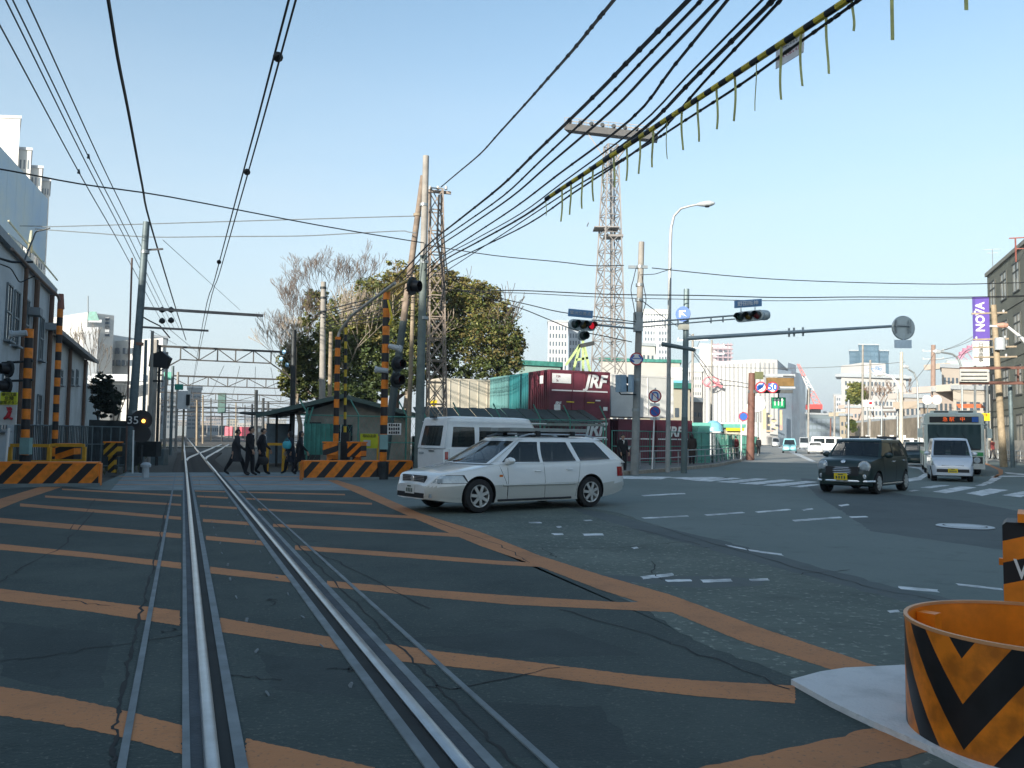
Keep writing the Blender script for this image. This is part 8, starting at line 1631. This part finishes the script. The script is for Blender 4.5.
# left feeders, parallel to the track
wire([P(103, -30, 13.6), P(128, 110, 19.2), P(151, 226, 32), P(186, 340, 75)], .035, 'thick black feeder cable running down to the top of the blue grey mast', sag=.1)
for i, (x0, y0, x1, y1) in enumerate([(0, 25, 168, 332), (6, 0, 171, 330), (13, 0, 174, 328), (27, 0, 180, 330)]):
    wire([P(x0-(x1-x0)*.12, y0-(y1-y0)*.12, 13), P(x0+(x1-x0)*.72, y0+(y1-y0)*.72, 34), P(x1, y1, 72)], .016, ['leftmost of four thin parallel railway wires at the top left', 'second of four thin parallel railway wires at the top left', 'third of four thin parallel railway wires at the top left', 'rightmost of four thin parallel railway wires at the top left'][i], WIREG, sag=.08, group='thin railway wires at the top left')
    for (f, ln) in ((.34+.03*(i % 2), .5),):
        if i in (0, 2): q = P(lerp(x0, x1, .47), lerp(y0, y1, .47), 22.5); mb = MB(); mb.cyl(q, q-UZ*.12, .02, .045, 6); mb.build('insulator', DARKST, None, 'small dark insulator hanging on the %s thin railway wire' % ['leftmost', '', 'third'][i], 'insulator')
cw = [trk(-6, .62, 5.25), trk(12, .60, 5.2), trk(40, .55, 5.2), trk(90, .5, 5.2), trk(300, .5, 5.2)]
# contact wire and messenger over the track, seen as the pair right of the mast
wire([P(304, -30, 6.8), P(246, 180, 13), P(207, 316, 29), P(190, 400, 120)], .011, 'contact wire over the track, left one of the pair at the top', sag=.02)
wire([P(294, -20, 7.4), P(240, 184, 14.5), P(203, 322, 33), P(190, 400, 130)], .013, 'messenger wire over the track, right one of the pair at the top', sag=.03)
for (x, y, dd) in [(278, 57, 8.6), (247, 172, 13.2), (219, 262, 20)]:
    mb = MB(); q = P(x, y, dd); dv = (P(x-3, y+12, dd*1.06)-q).normalized(); mb.lathe(q, dv, [(.01, -.06), (.05, -.03), (.055, 0), (.05, .03), (.01, .06)], 10); mb.build('wire_dropper', WIREM, None, 'small dark dropper clamp on the contact wire pair, %s' % {278: 'topmost', 247: 'middle', 219: 'lowest'}[x], 'clamp')
for k, (a, b, dd0, dd1) in enumerate([((163, 240), (240, 310), 33, 60), ((168, 328), (197, 352), 34, 60), ((150, 330), (177, 345), 40, 62)]): wire([P(*a, dd0), P(*b, dd1)], .012, ['thin diagonal wire right of the blue grey mast', 'thin wire below the mast bracket', 'short thin wire left of the gantries'][k], WIREG)
for k in range(5): wire([trk(20, 2.0+k*3.2, 5.4)+UZ*.3*k if False else trk(54, 2.2+k*1.0, 6.0), trk(120, 2.4+k*3.4, 5.6), trk(300, 3+k*7, 5.6)], .016, 'thin catenary wire over the yard, %s from the left' % ['first', 'second', 'third', 'fourth', 'fifth'][k], WIREG, sag=.3, group='catenary wires over the yard')
# crossing wires
wire([P(-30, 164, 20), P(170, 197, 24.5), P(424, 243, 34.3)], .022, 'black cable from the upper left edge across to the tall concrete pole', sag=.05)
wire([P(426, 245, 34.3), P(560, 262, 34), P(624, 265.5, 34)], .02, 'black cable from the tall concrete pole to the signal pole', sag=.08)
wire([P(652, 268, 34), P(840, 282, 36), P(1060, 282, 38)], .02, 'black cable from the signal pole to the right edge', sag=.1)
wire([P(20, 226, 36), P(60, 226.5, 36), P(380, 217, 36), P(418, 216, 36)], .025, 'grey pipe covered wire from the factory roof to the leaning pole', GALV)
wire([P(35, 229, 36), P(150, 237, 36), P(300, 236, 36), P(400, 231, 36), P(416, 233, 35)], .025, 'second grey wire from the factory roof sagging to the leaning pole', GALV)
wire([P(50, 228, 30), P(36, 232, 30), P(30, 246, 29), P(24, 262, 28)], .03, 'bent dark conduit coming off the factory roof edge', DARKST)
wire([P(-10, 256, 26), P(12, 262, 26.5), P(33, 262, 27)], .04, 'upper black cable fixed along the factory wall', DARKST); wire([P(-10, 260, 26), P(10, 268, 26.5), P(20, 282, 27), P(35, 276, 27)], .02, 'looping black cable on the factory wall', DARKST)
wire([P(440, 289, 37), P(520, 290.5, 36), P(700, 295.5, 36), P(860, 297, 38), P(1060, 295, 40)], .024, 'upper long black cable running level to the right edge', sag=.06)
wire([P(440, 290, 37), P(520, 293, 36), P(700, 299.5, 36), P(860, 299.5, 38), P(1060, 295.5, 40)], .016, 'lower thin cable close under the long level one', sag=.06)
wire([P(446, 278, 36.5), P(500, 298, 35.5), P(560, 312, 34), P(636, 322, 34)], .02, 'cable dropping from the lattice mast to the signal arm'); wire([P(448, 286, 36.5), P(520, 308, 35), P(575, 330, 34), P(632, 342, 34)], .02, 'lower cable dropping from the lattice mast past the traffic signal')
wire([P(640, 275, 34), P(655, 274, 34), P(668, 270, 34), P(672, 268, 34)], .015, 'short looped cable right of the signal pole'); wire([P(636, 268, 34), P(631, 290, 34), P(636, 320, 34)], .018, 'left drooping loop on the signal pole'); wire([P(642, 276, 34), P(646, 300, 34), P(642, 318, 34)], .018, 'right drooping loop on the signal pole')
wire([P(641, 300, 34.3), P(665, 318, 40), P(692, 336, 70)], .02, 'cable from the signal pole down to the tan pole'); wire([P(690, 347, 70), P(716, 378, 75), P(760, 386, 80)], .03, 'cable sagging from the tan pole toward the brown gantry'); wire([P(690, 349, 70), P(714, 383, 75), P(758, 389, 80)], .03, 'second cable sagging from the tan pole toward the brown gantry')
wire([P(655, 398, 70), P(692, 360, 70), P(700, 340, 72)], .02, 'thin guy cable between the poles left of the white store', WIREG)
for i, (x0, y0, x1, y1) in enumerate([(700, 366, 905, 362), (932, 352, 990, 330), (905, 388, 935, 352), (932, 360, 990, 342), (935, 352, 988, 326)]): wire([P(x0, y0, 85), P(x1, y1, 80)], .025, ['long thin wire across the sky in front of the store', 'upper wire from the reddish pole to the sandy pole', 'wire between the pale pole and the reddish pole', 'lower wire from the reddish pole to the sandy pole', 'topmost wire from the reddish pole to the sandy pole'][i], WIREG, sag=.4)
wire([P(441, 187, 37), P(480, 154, 27), P(528, 101, 17.5), P(572, 51, 12.5), P(625, -14, 9.3)], .026, 'single thick twisted cable from the lattice mast top up to the top edge', lump=3)
bun = [([(318, 313, 45), (380, 295, 38), (430, 243, 33), (500, 187, 22), (590, 100, 13.5), (700, -12, 9)], .032, 1), ([(322, 315, 45), (384, 298, 38), (434, 245, 33), (503, 196, 22), (600, 105, 13.5), (713, -12, 9)], .022, 2), ([(322, 318, 45), (384, 300, 38), (436, 249, 33), (510, 198, 22), (610, 112, 13.5), (722, -5, 9)], .024, 0),
       ([(323, 323, 45), (384, 308, 38), (438, 258, 33), (514, 208, 22), (630, 120, 13), (737, -12, 8.6)], .022, 2), ([(323, 326, 45), (384, 311, 38), (440, 259, 33), (520, 214, 22), (636, 128, 13), (765, -3, 8.4)], .016, 0), ([(324, 327, 45), (386, 314, 38), (442, 262, 33), (524, 216, 22), (640, 132, 13), (773, 0, 8.4)], .027, 1), ([(324, 329, 45), (386, 318, 38), (444, 266, 33), (528, 224, 22), (648, 142, 13), (788, -8, 8.4)], .020, 2)]
for i, (pts, r, lm) in enumerate(bun):
    wire([P(*p) for p in pts], r, ['topmost and thickest black cable of the diagonal bundle', 'second black cable of the diagonal bundle with clips', 'third smooth black cable of the diagonal bundle', 'fourth cable of the diagonal bundle with clips', 'thinnest cable in the middle of the diagonal bundle', 'thick cable third from the bottom of the diagonal bundle', 'clipped cable lowest of the bundle above the banded tube'][i], sag=0, n=10, lump=lm, group='diagonal cable bundle')
wire([P(440, 275, 36), P(500, 236, 26), P(570, 190, 17), P(650, 143, 12), P(740, 85, 9.2), P(845, 10, 7.5), P(900, -30, 7)], .016, 'thin messenger cable running beside the yellow and black tube', lump=2)
wire([P(330, 385, 34), P(352, 360, 30)], .01, 'short thin wire above the shed roof', WIREG)
# banded tube with warning strips and small sign
tb0, tb1, tb2 = P(546, 199, 13.8), P(640, 137, 11.2), P(872, -16, 7.2)
t = thing('banded_cable_tube', tb0, 'black and yellow banded tube slung diagonally across the top of the picture', 'cable tube')
nb = 44; mbY = MB(); 
def tubep(f): 
    p = tb0.lerp(tb1, f/.34) if f < .34 else tb1.lerp(tb2, (f-.34)/.66); return p
for k in range(nb, nb+34): mb = MB(); dt_ = (tb2-tb1)/29; mb.cyl(tb2+dt_*(k-nb), tb2+dt_*(k-nb+1), .036, n=8); mb.build('band', mat('tube_yellow', (.66, .50, .04), .5, var=.25) if k % 2 else BLK, t)
for k in range(nb): mb = MB(); mb.cyl(tubep(k/nb), tubep((k+1)/nb), .036, n=8); mb.build('band', mat('tube_yellow', (.66, .50, .04), .5, var=.25) if k % 2 else BLK, t)
def tub_at(x):
    lo, hi = 0, 1
    for _ in range(30):
        m_ = (lo+hi)/2; q = tubep(m_); d_ = Vector((q.x, q.y, q.z-CAM_H)); px_ = 512+F_PX*d_.dot(RT)/d_.dot(FW)
        if px_ < x: lo = m_
        else: hi = m_
    return tubep(lo)
ST_ = [(548, 214), (562, 220), (571, 213), (582.5, 206.5), (593, 199), (603, 191), (614, 185), (627, 179), (640, 172), (653, 165), (667, 156), (682, 147), (698, 139), (717, 127), (735, 119), (756, 108), (781, 96), (801, 82), (827, 70), (853, 28)]
SM = mat('strip_yellow', (.62, .60, .22), .6, var=.25, scale=5)
o1 = None
for i, (x, yb) in enumerate(ST_):
    p = tub_at(x) if x > 548 else tb0; l = abs(p.z-P(x, yb, p.y).z); w_ = .015 if i % 5 else .007; mb = MB(); rows = []
    for k in range(7): f = k/6; q = p-UZ*(.03+l*f)+Vector((.02*math.sin(f*3+i)*f, .02*math.cos(f*2+i), 0)); rows.append([q-Vector((w_*(1-.1*f), 0, 0)), q+Vector((w_*(1-.1*f), .01, 0))])
    b_ = [[q+Vector((0, .004, 0)) for q in rw] for rw in rows]; mb.grid([[r_[0], r_[1], b2[1], b2[0]] for r_, b2 in zip(rows, b_)], 0, False, True); mb.build('hanging_strip', SM, t)
for x, yb in [(892, 40), (966, 10)]:
    p = P(x, -20, 6.9-(x-892)*.008); q = P(x, yb, p.y); mb = MB(); mb.box((p+q)/2, (.030, .005, p.z-q.z)); mb.build('hanging_strip', SM, t)
t = thing('cable_sign', P(789, 50, 8.9), 'small white sign with faded red characters hanging under the banded tube', 'sign')
s0, s1, s2, s3 = P(776, 46, 9.1), P(804, 30, 8.6), P(803, 52, 8.6), P(775.5, 69, 9.1); nn = (s1-s0).cross(s3-s0).normalized(); mb = MB(); mb.prism([s0, s1, s2, s3], nn*.01); recalc(mb.build('plate', mat('sign_faded', (.85, .83, .85), .6, trans=.0), t)); 
sxv = (s1-s0).normalized(); syv = (s0-s3).normalized(); cc_ = (s0+s1+s2+s3)/4; off = -nn*.012 if nn.y > 0 else nn*.022
text('ものはさわるな', .05, 'lettering', DARKST, t, cc_+syv*.06+off, sxv, syv, .001); text('触れてはいけ', .07, 'lettering', RED, t, cc_-syv*.04+off, sxv, syv, .001)
mb = MB(); mb.prism([s0, s1, s1+(s2-s1)*.12, s0+(s3-s0)*.12], off*1.1); recalc(mb.build('yellow_edge', MATS['tube_yellow'], t))

# ================================================================ AIR
mb = MB(); mb.box((0, 1350, 49), (3300, 3500, 104)); hzo = mb.build('haze', None, None, kind='stuff')
hm_ = bpy.data.materials.new('haze_air'); hm_.use_nodes = True; n = hm_.node_tree; n.nodes.clear(); vo = n.nodes.new('ShaderNodeVolumePrincipled'); vo.inputs['Color'].default_value = (.86, .93, 1, 1); vo.inputs['Density'].default_value = .00036; vo.inputs['Anisotropy'].default_value = .2
mo = n.nodes.new('ShaderNodeOutputMaterial'); n.links.new(vo.outputs[0], mo.inputs['Volume']); hzo.data.materials.clear(); hzo.data.materials.append(hm_)
